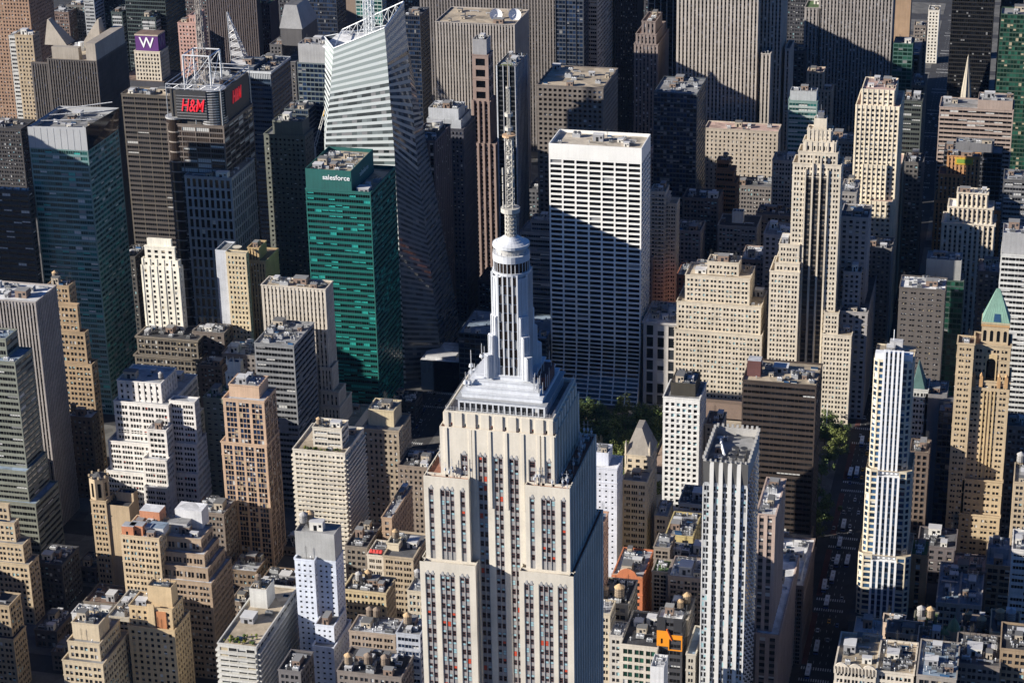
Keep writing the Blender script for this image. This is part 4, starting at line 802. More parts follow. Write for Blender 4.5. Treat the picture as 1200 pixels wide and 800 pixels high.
    def shell(x0, x1, y0, z0, z1, groups, yb, sideW=True, mt=4.5):
        mb = MB(); wins = []
        face(mb, wins, x0, x1, y0, z0, z1, groups, mt)
        ew = []
        facade(mb, ew, (x1, y0, z0), YV, yb-y0, z1-z0, XV, est, lime); facade(mb, ew, (x0, yb, z0), -YV, yb-y0, z1-z0, -XV, est, lime)
        mb.quad((x1, yb, z0), (x0, yb, z0), (x0, yb, z1), (x1, yb, z1), lime)
        o = emit(mb, wins); put_windows(ew, o, root, est, 0)
    gw = [(.1, .22, 1), (.36, .68, 3), (.8, .92, 1)]; glow = [(.1, .36, 2), (.38, .66, 3), (.70, .93, 2)]
    glow = [(.09, .27, 2), (.36, .63, 3), (.71, .89, 2)]
    shell(wl, wli, Yw, zl-1, zw, gw, yN); shell(wri, wr, Yw, zl-1, zw, gw, yN)
    shell(ll, lli, Yl, 100, zl, glow, yN+4); shell(lri, lr, Yl, 100, zl, glow, yN+4)
    # centre: three pairs of strips between piers, shoulders above the wings
    W = cr-cl
    def g_(a, b, n): return ((X_(480+a/4, 520, Yc)-cl)/W, (X_(480+b/4, 520, Yc)-cl)/W, n)
    mb = MB(); wins = []
    face(mb, wins, cl, cr, Yc, 100, zsh, [g_(236, 271, 1), g_(317, 362, 2), g_(391, 436, 2), g_(464, 510, 2), g_(556, 590, 1), g_(640, 664, 1)], 10)
    ew = []; e2 = est.but(bw=4.6, mt=9, pb=.15)
    facade(mb, ew, (cr, Yc, zl), YV, yN-4-Yc, zsh-zl, XV, e2, lime); facade(mb, ew, (cl, yN-4, zl), -YV, yN-4-Yc, zsh-zl, -XV, e2, lime)
    mb.quad((cr, yN-4, zl), (cl, yN-4, zl), (cl, yN-4, zsh), (cr, yN-4, zsh), lime)
    for a in (172, 285, 300, 376, 452, 530, 605, 625, 672):
        x = X_(480+a/4, 520, Yc)
        if cl+.6 < x < cr-.6: mb.box(x-.5, x+.5, Yc-.35, Yc-.003, zw-12, zsh-.3, lime)
    o = emit(mb, wins); put_windows(ew, o, root, e2, 0)
    # crown storeys 81-85: fluted buttress piers with narrow windows between
    x0, x1, y0, y1 = cl+1.6, cr-1.2, Yc+1.6, yN-6
    mb = MB(); cw2 = []
    cst = St(fh=8, bw=(x1-x0)/8, cols=((.44, .57),), sh=(.06, .36), d=.4, ml=0, mt=1.5, blinds=('red', 'cyan'), pb=.5)
    box_walls(mb, cw2, x0, x1, y0, y1, zsh-.6, zc, cst, lime)
    for i in range(9):
        c = x0+(x1-x0)*i/8
        for dy, dw, top in ((.5, 1.5, -.5),): mb.box(max(x0, c-dw), min(x1, c+dw), y0-dy, y0-.003, zsh-.8, zc+top, lime)
    for i in range(8):
        c = y0+(y1-y0)*(i+.5)/8; mb.box(x1+.003, x1+.9, c-1.3, c+1.3, zsh-.8, zc-1.2, lime); mb.box(x0-.9, x0-.003, c-1.3, c+1.3, zsh-.8, zc-1.2, lime)
    o = mb.build('crown_wall', root, root.location); put_windows(cw2, o, root, cst, 0)
    # windows: the hundred nearest as objects
    allw.sort(key=lambda q: (q[0][0]-CP).length)
    rest = {}
    for i, ((P, U, ww, hh, n), wo) in enumerate(allw):
        v = vm[rng.choices(range(8), (34, 12, 12, 15, 14, 6, 4, 3))[0]]
        if i < 100:
            o = bpy.data.objects.new('window', v); COL.objects.link(o); o.parent = wo; o.location = P-root.location; o.scale = (ww, 1, hh)
        else:
            rest.setdefault(wo.name, (wo, MB()))[1]
            m_ = rest[wo.name][1]
            for p in v.polygons:
                q = [v.vertices[k].co for k in p.vertices]
                m_.quad(*[P+Vector((c.x*ww, c.y, c.z*hh)) for c in q], v.materials[p.material_index])
    for wo, m_ in rest.values(): m_.build('window_glazing', wo, root.location, kind='stuff')
    # roofs of wings and shoulders, with red-brown decks and gear
    deck = roofm((.3, .13, .08)); r = random.Random(5)
    for a, b, c, d, z, k in ((wl, wli, Yw, Yc, zw, 6), (wri, wr, Yw, Yc, zw, 8), (wl, cl, Yc, yN, zw, 4), (cr, wr, Yc, yN, zw, 12), (ll, lli, Yl, Yw, zl, 0), (lri, lr, Yl, Yw, zl, 0), (wr, lr, Yl, yN+4, zl, 2), (ll, wl, Yl, yN+4, zl, 0)):
        ro = flat_roof(a, b, c, d, z, deck if k else roofm((.4, .37, .32)), lime, root, .9, .35)
        if k: furnish(ro, root, a+.3, b-.3, c+.3, d-.3, z-.9, k, r)
        if k > 3:
            for q in range(k):
                mb = MB(); ax = r.uniform(a+.8, b-.8); ay = r.uniform(c+.8, d-.8); h = r.uniform(3, 8)
                mb.bar((ax, ay, z-.9), (ax, ay, z+h), .09, steel); mb.bar((ax-.8, ay, z+h*.8), (ax+.8, ay, z+h*.8), .06, steel); mb.cyl(ax, ay, z+h*.4, z+h*.4+1, .35, .5, 8, silver)
                mb.build('aerial', root, root.location)
    flat_roof(cl, cr, Yc, yN-4, zsh, deck, lime, root, .6, .3)
    # observation deck: parapet, terrace, silver stepped pavilion
    tr = flat_roof(x0, x1, y0, y1, zc, roofm((.22, .2, .19)), lime, root, 1.2, .5)
    mb = MB()
    for s in range(2): mb.bar((x0+.3, y0+.3, zc+.6+s*.7), (x1-.3, y0+.3, zc+.6+s*.7), .05, steel); mb.bar((x1-.3, y0+.3, zc+.6+s*.7), (x1-.3, y1-.3, zc+.6+s*.7), .05, steel); mb.bar((x0+.3, y0+.3, zc+.6+s*.7), (x0+.3, y1-.3, zc+.6+s*.7), .05, steel)
    for i in range(40): t = i/39; mb.bar((x0+.3+(x1-x0-.6)*t, y0+.3, zc-.2), (x0+.3+(x1-x0-.6)*t, y0+.3, zc+2), .04, steel); mb.bar((x1-.3, y0+.3+(y1-y0-.6)*t, zc-.2), (x1-.3, y0+.3+(y1-y0-.6)*t, zc+2), .04, steel)
    mb.build('railing', root, root.location)
    px0, px1, py0, py1 = x0+4.2, x1-3.6, y0+3.2, y1-3
    zd = zc-1.2
    mb = MB(); pw = []
    pst = St(fh=5.5, bw=2.1, cols=((.12, .88),), sh=(.05, .82), d=.3, ml=.4, mt=.5, pb=.1)
    box_walls(mb, pw, px0, px1, py0, py1, zd, zd+4.6, pst, silver)
    o = mb.build('pavilion_wall', root, root.location); put_windows(pw, o, root, pst, 0)
    mb = MB(); z = zd+4.6; gy = wall((.36, .37, .38), .5)
    for i, (ins, h) in enumerate(((-.5, .5), (1.2, 2.0), (2.6, 2.0), (4.0, 2.0), (5.4, 1.8))):
        mb.box(px0+ins, px1-ins, py0+ins, py1-ins, z, z+h*.72, silver); mb.box(px0+ins-.25, px1-ins+.25, py0+ins-.25, py1-ins+.25, z+h*.72, z+h, silver if i else gy); z += h
    mb.build('pavilion_roof', root, root.location)
    zm = z; r = random.Random(9)
    for i in range(26):
        mb = MB(); sx = px1-r.uniform(0, 5) if i % 3 else px0+r.uniform(0, 4); sy = r.uniform(py0+1, py1-1); h = r.uniform(2, 6)
        mb.bar((sx, sy, zm-4), (sx, sy, zm+h-2), .12, steel)
        if i % 3 == 0: mb.cyl(sx, sy, zm-3, zm-1.8, .9, .6, 9, silver)
        mb.build('aerial', root, root.location)
    # a dark red plant screen at the east end of the pavilion roof
    mb = MB(); mb.box(px1-7, px1-1.5, py0+8, py1-8, zm-5.9, zm-.8, wall((.12, .05, .045))); mb.build('plant_screen', root, root.location)
    # the mast
    mast = MB(); cx, cy = -80., -41.
    Y = cy
    def zz(y_): return Z_(590, y_, Y-5)
    z_ring0, z_ring1, z_dome0, z_dome1 = zz(322), zz(300), zz(292), zz(279)
    k8 = 16; r0 = 6.1
    mast.cyl(cx, cy, zm-1, z_ring0, r0, r0, 16, silver)
    mast.build('mast_shaft', root, root.location)
    gl = MB()
    for ang in (0, 1, 2, 3):
        ca, sa = [(0, -1), (1, 0), (0, 1), (-1, 0)][ang]; tx, ty = -sa, ca
        for j, off in enumerate((-2.6, -.9, .9, 2.6)):
            w_ = .62; a = Vector((cx+ca*(r0+.25)+tx*(off-w_), cy+sa*(r0+.25)+ty*(off-w_), 0)); b = Vector((cx+ca*(r0+.25)+tx*(off+w_), cy+sa*(r0+.25)+ty*(off+w_), 0))
            n = int((z_ring0-zm)/3.2)
            for f in range(n):
                z0 = zm+f*(z_ring0-zm)/n; z1 = zm+(f+.86)*(z_ring0-zm)/n
                gl.quad(a+ZV*z0, b+ZV*z0, b+ZV*z1, a+ZV*z1, G['brown'] if (f+j) % 3 else BLIND['grey'])
        for off in (-3.5, -1.75, 0, 1.75, 3.5):
            p = Vector((cx+ca*(r0-.2)+tx*off, cy+sa*(r0-.2)+ty*off, 0)); d = Vector((ca*.8, sa*.8, 0)); e = Vector((tx*.25, ty*.25, 0))
            q = [p-e, p+e, p+e+d, p-e+d]
            if (q[1]-q[0]).cross(q[2]-q[1]).z < 0: q = q[::-1]
            gl.prism([(v.x, v.y) for v in q], zm-.5, z_ring0+.5, silver)
    gl.build('mast_window_strip', root, root.location)
    for k in range(4):
        a = math.pi/4+k*math.pi/2; ca, sa = math.cos(a), math.sin(a); tx, ty = -sa, ca
        wg = MB()
        for rr, zt, th in ((11.2, zz(413), 1.2), (9.3, zz(391), 1.5), (7.9, zz(369), 1.8), (6.9, z_ring0-1.0, 2.1)):
            p = [(cx+ca*2+tx*-th, cy+sa*2+ty*-th), (cx+ca*rr+tx*-th, cy+sa*rr+ty*-th), (cx+ca*rr+tx*th, cy+sa*rr+ty*th), (cx+ca*2+tx*th, cy+sa*2+ty*th)]
            wg.prism(p, zm-1, zt, silver)
            for q in range(3):
                f = -th+.4+(2*th-.8)*q/2
                c = Vector((cx+ca*(rr+.15)+tx*f, cy+sa*(rr+.15)+ty*f, 0)); wg.bar(c+ZV*(zm-1), c+ZV*(zt-.3), .22, silver)
            for q in range(5):   # pressed flutes on the cheeks of the wing
                f = rr-.4-q*.75
                for sg in (-1, 1): c = Vector((cx+ca*f+tx*sg*(th+.02), cy+sa*f+ty*sg*(th+.02), 0)); wg.bar(c+ZV*(zm-1), c+ZV*(zt-.6-q*.3), .13, silver)
        wg.build('mast_wing', root, root.location)
    cr_ = MB()
    cr_.cyl(cx, cy, z_ring0, z_ring0+.9, 6.9, 6.9, 28, silver); cr_.cyl(cx, cy, z_ring0+.9, z_ring0+4.6, 6.2, 6.2, 28, G['brown'], silver)
    for k in range(28):
        a = 2*math.pi*k/28; cr_.bar((cx+6.3*math.cos(a), cy+6.3*math.sin(a), z_ring0+.9), (cx+6.3*math.cos(a), cy+6.3*math.sin(a), z_ring0+4.6), .13, silver)
    cr_.cyl(cx, cy, z_ring0+4.6, z_ring1, 6.6, 6.6, 28, silver)
    cr_.build('observatory_ring', root, root.location)
    cr_ = MB(); cr_.cyl(cx, cy, z_ring1, z_dome0, 5.2, 5.2, 24, wall((.4, .39, .37))); cr_.cyl(cx, cy, z_dome0, z_dome0+1, 6.6, 6.6, 28, silver)
    for k, (ra, rb) in enumerate(((6.3, 5.2), (4.9, 4.2), (3.9, 3.3), (3.1, 2.4))): cr_.cyl(cx, cy, z_dome0+1+k*.62, z_dome0+1.62+k*.62, ra, rb, 28, silver)
    for k in range(20): a = 2*math.pi*k/20; cr_.bar((cx+6.4*math.cos(a), cy+6.4*math.sin(a), z_ring1-.2), (cx+6.4*math.cos(a), cy+6.4*math.sin(a), z_ring1+1.4), .08, steel)
    cr_.build('dome', root, root.location)
    an = MB(); ivory = wall((.46, .44, .39), .6, .15); zt = z_dome0+3.5
    def lattice(r_, z0, z1, n, t):
        pts = [(cx+r_*math.cos(math.pi/4+k*math.pi/2), cy+r_*math.sin(math.pi/4+k*math.pi/2)) for k in range(4)]
        for k in range(4):
            a, b = pts[k], pts[(k+1) % 4]; an.bar((*a, z0), (*a, z1), t, ivory)
            for f in range(n):
                u, v = z0+(z1-z0)*f/n, z0+(z1-z0)*(f+1)/n
                an.bar((*a, u), (*b, v), t*.6, ivory); an.bar((*b, u), (*a, v), t*.6, ivory); an.bar((*a, v), (*b, v), t*.6, ivory)
    zA = zz(253); zB = zz(248); zC = zz(165); zD = zz(108); zE = zz(74)
    an.cyl(cx, cy, zt-.6, zA, 1.3, 1.1, 10, ivory)
    for k in range(8): a = 2*math.pi*k/8; an.bar((cx+1.9*math.cos(a), cy+1.9*math.sin(a), zt-.5), (cx+1.9*math.cos(a), cy+1.9*math.sin(a), zA), .22, ivory)
    for f in range(6): an.cyl(cx, cy, zt+f*(zA-zt)/6, zt+f*(zA-zt)/6+.4, 2.2, 2.2, 12, ivory)
    an.cyl(cx, cy, zA, zB, 3.4, 3.4, 16, ivory)
    lattice(1.7, zB, zC, 13, .16); an.cyl(cx, cy, zB, zC, .35, .3, 8, ivory)
    for f in range(5): an.bar((cx-2.2, cy-1.2, zB+f*3), (cx-2.2, cy-1.2, zB+f*3+2.6), .28, ivory)
    for f in range(6): an.cyl(cx, cy, zB+8+f*5, zB+9.2+f*5, 1.5, 1.5, 8, ivory)
    an.cyl(cx, cy, zC, zC+.7, 2.4, 2.4, 14, wall((.5, .33, .2)))
    lattice(.75, zC+.7, zD, 12, .1); an.cyl(cx, cy, zC, zD, .3, .25, 8, ivory); an.cyl(cx, cy, zD, zD+.5, .9, .9, 10, ivory)
    an.cyl(cx, cy, zD, zE, .28, .12, 8, wall((.3, .26, .2)))
    an.build('antenna', root, root.location)
    FOOT.append((ll, lr, Yl, yN+4, zc))
    # the broad lower mass under the setbacks, reaching the street
    mb = MB(); bw_ = []; base = St(fh=3.75, bw=5, cols=((.2, .45), (.55, .8)), sd=.2, d=.5, sp=alu)
    box_walls(mb, bw_, ll-14, lr+14, Yl-6, yN+12, 0, 100, base, lime, 'SE'); o = mb.build('base_wall', root, root.location); put_windows(bw_, o, root, base, 0)
    flat_roof(ll-14, lr+14, Yl-6, yN+12, 100, roofm(ROOF['grey']), lime, root)
esb()
# ------------------------------------------------------------------ white gridded slab on 42nd street with its flared foot
def grace():
    wh = wall((.78, .77, .73), .7, .07); Yf = 672.
    b = tier_box((Yf, 643, 752, 171, 'e762.5')); x0, x1, y0, y1, _, z1 = b
    root = empty('office_tower', ((x0+x1)/2, (y0+y1)/2, 0), 'tall white gridded slab with dark window bands and a flared foot beside the park', 'building')
    st = St(fh=3.75, bw=(x1-x0)/7, cols=((.065, .935),), sh=(.2, .85), d=.7, ml=.4, mt=11, blinds=('grey',), pb=.05, mul=0, gl='black')
    mb = MB(); wins = []
    zf = 42
    facade(mb, wins, (x0, y0, zf), XV, x1-x0, z1-zf, -YV, st, wh); ew = []
    e = st.but(bw=(y1-y0)/5); facade(mb, ew, (x1, y0, zf), YV, y1-y0, z1-zf, XV, e, wh); facade(mb, ew, (x0, y1, zf), -YV, y1-y0, z1-zf, -XV, e, wh)
    mb.quad((x1, y1, zf), (x0, y1, zf), (x0, y1, z1), (x1, y1, z1), wh)
    o = mb.build('wall', root, root.location); put_windows(wins, o, root, st, 100); put_windows(ew, o, root, e, 0)
    mb = MB(); n = 14                       # the foot sweeps out in a curve
    prof = [(y0-12*(1-t)**2.2, zf*t) for t in [i/n for i in range(n+1)]]
    for (ya, za), (yb, zb) in zip(prof, prof[1:]):
        for i in range(7):
            a = x0+.4+(x1-x0-.8)*i/7; c = x0+.4+(x1-x0-.8)*(i+1)/7
            f = lambda q, d=0: ((ya+d)*(1-q)+(yb+d)*q, za*(1-q)+zb*q)
            for u0, u1, q0, q1, mt, d in ((a, a+.45, 0, 1, wh, 0), (c-.45, c, 0, 1, wh, 0), (a+.45, c-.45, 0, .3, wh, 0), (a+.45, c-.45, .3, 1, G['black'], .5)):
                p, q = f(q0, d), f(q1, d); mb.quad((u0, p[0], p[1]), (u1, p[0], p[1]), (u1, q[0], q[1]), (u0, q[0], q[1]), mt)
        for xx, sg in ((x1-.4, 1), (x0+.4, -1)):
            q = [(xx, ya, za), (xx, y0+8, za), (xx, y0+8, zb), (xx, yb, zb)]; mb.quad(*(q if sg > 0 else q[::-1]), wh)
    mb.box(x0+.5, x1-.5, y0+8, y1, 0, zf, wh); mb.build('flared_foot', root, root.location)
    ro = flat_roof(x0, x1, y0, y1, z1, roofm((.42, .37, .3)), wh, root, 2.2, .7); furnish(ro, root, x0+2, x1-2, y0+2, y1-2, z1-2.2, 12, random.Random(3))
    FOOT.append((x0, x1, y0-12, y1, z1))
grace()
# ------------------------------------------------------------------ cream deco skyscraper
bld('skyscraper', 'tall cream deco skyscraper with dark window strips and low stepped wings on the avenue corner', [
    (660, 902, 937, 318, 30, None), (663, 908, 937, 308, 26), (666, 913, 937, 286, 22),
    (661, 964, 998, 392, 30, None, 'g'), (664, 962, 983, 366, 26),
    (668, 929, 986, 192, 'e989', None, 'g'), (670, 935.5, 982, 178, 18), (672, 941, 980, 166, 15), (675, 946, 975, 152, 11), (677, 954, 969, 139, 7, 'blank')],
    mk('pair', bw=4.6, fh=3.7, cols=((.14, .42), (.58, .86)), sh=(.22, .76), pb=.2), (.62, .55, .44), 'tan', 4)
def deco_strips():
    root, bx = LAST['root'], LAST['bx']; b = bx[5]; cw = wall((.62, .55, .44)); dk = wall((.1, .085, .07)); mb = MB(); gm = MB()
    W = b[1]-b[0]; Y = b[2]
    mb = MB(); tops = (bx[7][5]-3, bx[8][5]-2, bx[7][5]-3)
    for i, c in enumerate((.27, .42, .58, .73)):
        x = b[0]+W*c; mb.box(x-.55, x+.55, Y-1.1, Y-.004, 30, b[5]+6 if i in (1, 2) else b[5]-4, cw)
    for i, c in enumerate((.345, .5, .655)):
        x = b[0]+W*c; h = W*.055
        mb.box(x-h, x+h, Y-.12, Y-.004, 30, b[5]-8, dk)
        for f in range(46):
            z = 31+f*3.7
            if z < b[5]-11: gm.quad((x-h*.8, Y-.2, z), (x+h*.8, Y-.2, z), (x+h*.8, Y-.2, z+2.4), (x-h*.8, Y-.2, z+2.4), G['dark'])
    mb.build('pier_strips', root, root.location); gm.build('window_strip', root, root.location, kind='stuff')
    t = bx[-1]; mb = MB(); cx, cy = (t[0]+t[1])/2, (t[2]+t[3])/2; mb.box(cx-2, cx+2, cy-2, cy+2, t[5], t[5]+4, metal((.5, .5, .5))); mb.bar((cx, cy, t[5]), (cx, cy, t[5]+9), .15, metal((.5, .5, .5))); mb.build('roof_lantern', root, root.location)
    for i in (7, 8):                       # stepped crenellation
        t = bx[i]; mb = MB()
        for k in range(6): x = t[0]+(t[1]-t[0])*(k+.5)/6; mb.box(x-.7, x+.7, t[2]-.35, t[2]-.004, t[5]-9, t[5]+1.2, cw)
        mb.build('crown_pier', root, root.location)
deco_strips()
# ------------------------------------------------------------------ faceted glass tower with its sloping crown
def patch(mb, p00, p10, p11, p01, fh, nb, frit, gl, top=0, pbl=.12):
    """a flat or slightly tilted curtain wall between four corners: bands of frit and of glass, mullions"""
    p00, p10, p11, p01 = map(Vector, (p00, p10, p11, p01)); n = max(1, round(((p01-p00).length)/fh))
    nrm = (p10-p00).cross(p01-p00).normalized()
    for k in range(n):
        t0, t1 = k/n, (k+1)/n; tm = t0+(t1-t0)*.46
        L0, L1, LM = p00.lerp(p01, t0), p00.lerp(p01, t1), p00.lerp(p01, tm); R0, R1, RM = p10.lerp(p11, t0), p10.lerp(p11, t1), p10.lerp(p11, tm)
        mb.quad(L0, R0, RM, LM, frit)
        if t0 > 1-top:
            mb.quad(LM, RM, R1, L1, glass((.33, .38, .37), .8, 1.15, .15, .5)); continue
        for i in range(nb):
            a, b = i/nb, (i+1)/nb; d = -nrm*.25
            mb.quad(LM.lerp(RM, a)+d, LM.lerp(RM, b)+d, L1.lerp(R1, b)+d, L1.lerp(R1, a)+d, gl if rng.random() > pbl else BLIND['grey'])
        mb.quad(LM, RM, RM-nrm*.25, LM-nrm*.25, frit)
def boa():
    root = empty('office_tower', (-365, 700, 0), 'pale faceted glass tower with a sloping pointed crown and white mast', 'skyscraper')
    Ys, Yn = 668., 738.
    fr = wall((.54, .58, .57), .35, .06, .2, 'fritted_glass'); gl = glass((.06, .075, .075), .3, 2.6, .06, .6)
    # corners from the photograph, each at its own real distance
    A = at_y(381, 176, Ys); B = at_y(462, 176, Ys); At = at_y(391, 57, Ys+4); Bt = at_y(450.5, 33, Ys+4); Bt.y = Ys+4
    bot = lambda P: Vector((P.x, P.y, 0))
    A0 = Vector((A.x-4, Ys, 0)); B0 = Vector((B.x+2, Ys, 0))
    Cx = B.x+2
    E0 = Vector((B0.x+15, Ys+30, 0)); E0 = at_z(519, 448, 0)
    E0.y = max(E0.y, Ys+12); Et = at_y(473, 2, Yn-18); Er = at_y(476, 90, Yn-8)
    F0 = Vector((E0.x, Yn, 0)); 
    mb = MB()
    patch(mb, A0, B0, B, A, 4.1, 13, fr, gl); o = mb
    nA, nB = A, B
    patch(mb, nA, nB, Bt, At, 4.1, 13, fr, glass((.13, .15, .15), .35, 1.7, .08, .6), .45)
    o = mb.build('south_curtain_wall', root, root.location)
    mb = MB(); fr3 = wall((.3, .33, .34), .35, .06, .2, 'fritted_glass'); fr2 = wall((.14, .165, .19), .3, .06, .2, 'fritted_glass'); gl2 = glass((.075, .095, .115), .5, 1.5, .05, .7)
    Em = at_y(490, 200, Ys+40); Em2 = Em
    patch(mb, B0, E0, Em, B, 4.1, 9, fr2, gl2, 0, .02); patch(mb, B, Em, Et, Bt, 4.1, 9, fr3, gl2, .3, .04)
    mb.build('east_curtain_wall', root, root.location)
    mb = MB()
    Gt = Vector((Et.x-6, Yn, Et.z-20)); patch(mb, E0, F0, Vector((Em.x, Yn, Em.z)), Em, 4.1, 8, fr2, gl2, 0, .02); patch(mb, Em, Vector((Em.x, Yn, Em.z)), Gt, Et, 4.1, 8, fr2, gl2, .3, .02)
    W0 = Vector((A0.x-9, Yn, 0)); Wm = Vector((A.x-7, Yn, A.z)); Wt = at_y(380, 43, Yn-6)
    mb.quad(F0, W0, Wm, Vector((Em.x, Yn, Em.z)), fr2); mb.quad(Vector((Em.x, Yn, Em.z)), Wm, Wt, Gt, fr2)
    S0 = Vector((A0.x-9, Ys+22, 0)); Sm = Vector((A.x-8, Ys+22, A.z)); St_ = at_y(381, 44, Ys+22)
    patch(mb, S0, A0, A, Sm, 4.1, 3, fr, gl); patch(mb, Sm, A, At, St_, 4.1, 3, fr, gl, .3)
    mb.quad(W0, S0, Sm, Wm, fr2); mb.quad(Wm, Sm, St_, Wt, fr2)
    mb.build('rear_curtain_wall', root, root.location)
    # roof deck below the sloping screens, plant, mast and screen lattice
    zr = min(At.z, Bt.z)-4; mb = MB()
    mb.poly([(At.x+.3, At.y+.3, zr), (Bt.x-.3, Bt.y+.3, zr), (Et.x-2, Et.y-1, zr), (Et.x-6, Yn-1, zr), (A.x-6, Yn-1, zr), (A.x-6, Ys+22, zr)], roofm(ROOF['white'])); ro = mb.build('roof', root, root.location)
    furnish(ro, root, At.x+2, Bt.x-3, Ys+12, Yn-8, zr, 10, random.Random(4))
    mb = MB(); wt = metal((.75, .77, .78), .4, .3); sc = glass((.35, .4, .4), .9, 1.1, .15, .5)
    P = [At+Vector((0, .2, 0)), Bt+Vector((0, .2, 0)), Et, Gt, Wt, St_]
    for a, b in zip(P, P[1:]+P[:1]): mb.bar(a, b, .5, wt)
    Q = [at_y(401, 35, Yn-12), Et]
    for i in range(9):
        t = i/8; p = Q[0].lerp(Q[1], t); mb.bar(Vector((p.x, p.y, zr)), p, .25, wt)
        if i: q = Q[0].lerp(Q[1], (i-1)/8); mb.bar(q, p, .4, wt); mb.bar(q, Vector((p.x, p.y, max(zr, p.z-10))), .18, wt); mb.bar(Vector((q.x, q.y, max(zr, q.z-10))), p, .18, wt)
    for i in range(6): t = i/5; p = Bt.lerp(Et, t); mb.bar(p-ZV*9*t, p, .3, wt); mb.bar(Bt.lerp(Et, max(0, t-.2)), p-ZV*9*t, .18, wt)
    mb.bar(At, Q[0], .4, wt); mb.build('crown_frame', root, root.location)
    mb = MB(); c = at_y(433, 36, Ys+32); z0 = zr; pts = [(c.x+dx, c.y+dy) for dx, dy in ((-3, -3), (3, -3), (3, 3), (-3, 3))]
    for k in range(4):
        a, b = pts[k], pts[(k+1) % 4]; mb.bar((*a, z0), (*a, z0+78), .4, wt)
        for f in range(13): mb.bar((*a, z0+f*6), (*b, z0+f*6+6), .2, wt); mb.bar((*b, z0+f*6), (*a, z0+f*6+6), .2, wt); mb.bar((*a, z0+f*6+6), (*b, z0+f*6+6), .2, wt)
    mb.cyl(c.x, c.y, z0, z0+78, .9, .7, 8, wt); mb.build('mast', root, root.location)
    mb = MB(); bx = MB(); x0 = E0.x-4; p = at_z(474, 447, 24); q = at_z(513, 437, 24)
    bx.box(p.x, q.x+14, Ys-8, Ys+28, 0, 24, G['navy'], roofm(ROOF['white'])); bx.box(p.x+3, q.x+6, Ys-5, Ys+6, 24, 26, wall((.5, .5, .5))); bx.build('podium', root, root.location)
boa()
# ------------------------------------------------------------------ teal tower
SALE = bld('office_tower', 'teal green glass tower with white lettering on its crown', [(572, 358, 434, 223, 'e463'), (572.2, 357.6, 411, 199, 'e437', 'blank', '', (.01, .1, .09))],
    mk('ribbonw', bw=5.2, fh=3.95, gl='black', blinds=('teal',), pb=.3, sp=wall((.01, .115, .1), .4, .1), sh=(.42, .95), mul=1.6, cols=((.02, .98),), ml=.6), (.01, .115, .1), 'tan', 4, par=2.5)
def text(body, name, parent, size, loc, rot, mat, ex=.15, shear=0, sx=1):
    cu = bpy.data.curves.new(name, 'FONT'); cu.body = body; cu.size = size; cu.extrude = ex; cu.shear = shear; cu.align_x = 'CENTER'; cu.align_y = 'CENTER'; cu.offset = .006*size
    cu.materials.append(mat); t = bpy.data.objects.new(name, cu); COL.objects.link(t); bpy.context.view_layer.update()
    me = bpy.data.meshes.new_from_object(t.evaluated_get(bpy.context.evaluated_depsgraph_get())); bpy.data.objects.remove(t); bpy.data.curves.remove(cu)
    if not me.materials: me.materials.append(mat)
    o = bpy.data.objects.new(name, me); COL.objects.link(o)
    o.parent = parent; o.rotation_euler = rot; o.location = loc; o.scale = (sx, 1, 1); return o
def sale_sign():
    root, bx = SALE; b = bx[1]; wht = plain((.85, .87, .88), .4, 'sign_white'); c = at_y(394, 208.5, b[2]); w_ = at_y(409.5, 208, b[2]).x-at_y(378, 208, b[2]).x
    o = text('salesforce', 'sign_lettering', root, 5.2, Vector((c.x, b[2]-.25, c.z))-root.location, (R(90), 0, 0), wht)
    bpy.context.view_layer.update(); o.scale = (w_/max(.1, o.dimensions.x),)*2+(1,)
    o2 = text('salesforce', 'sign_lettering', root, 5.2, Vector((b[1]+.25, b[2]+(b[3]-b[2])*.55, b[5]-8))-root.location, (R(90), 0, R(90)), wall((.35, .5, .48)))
    o2.scale = o.scale
    r = random.Random(8); mb = MB(); g = metal((.4, .38, .36), .5, .4)
    ro = [c for c in root.children if c.name.startswith('roof')][-1]
    furnish([c for c in root.children if c.name.startswith('roof')][0], root, b[0]+1, b[1]-1, b[2]+1, b[3]-1, b[5]-2.5, 22, r)
sale_sign()
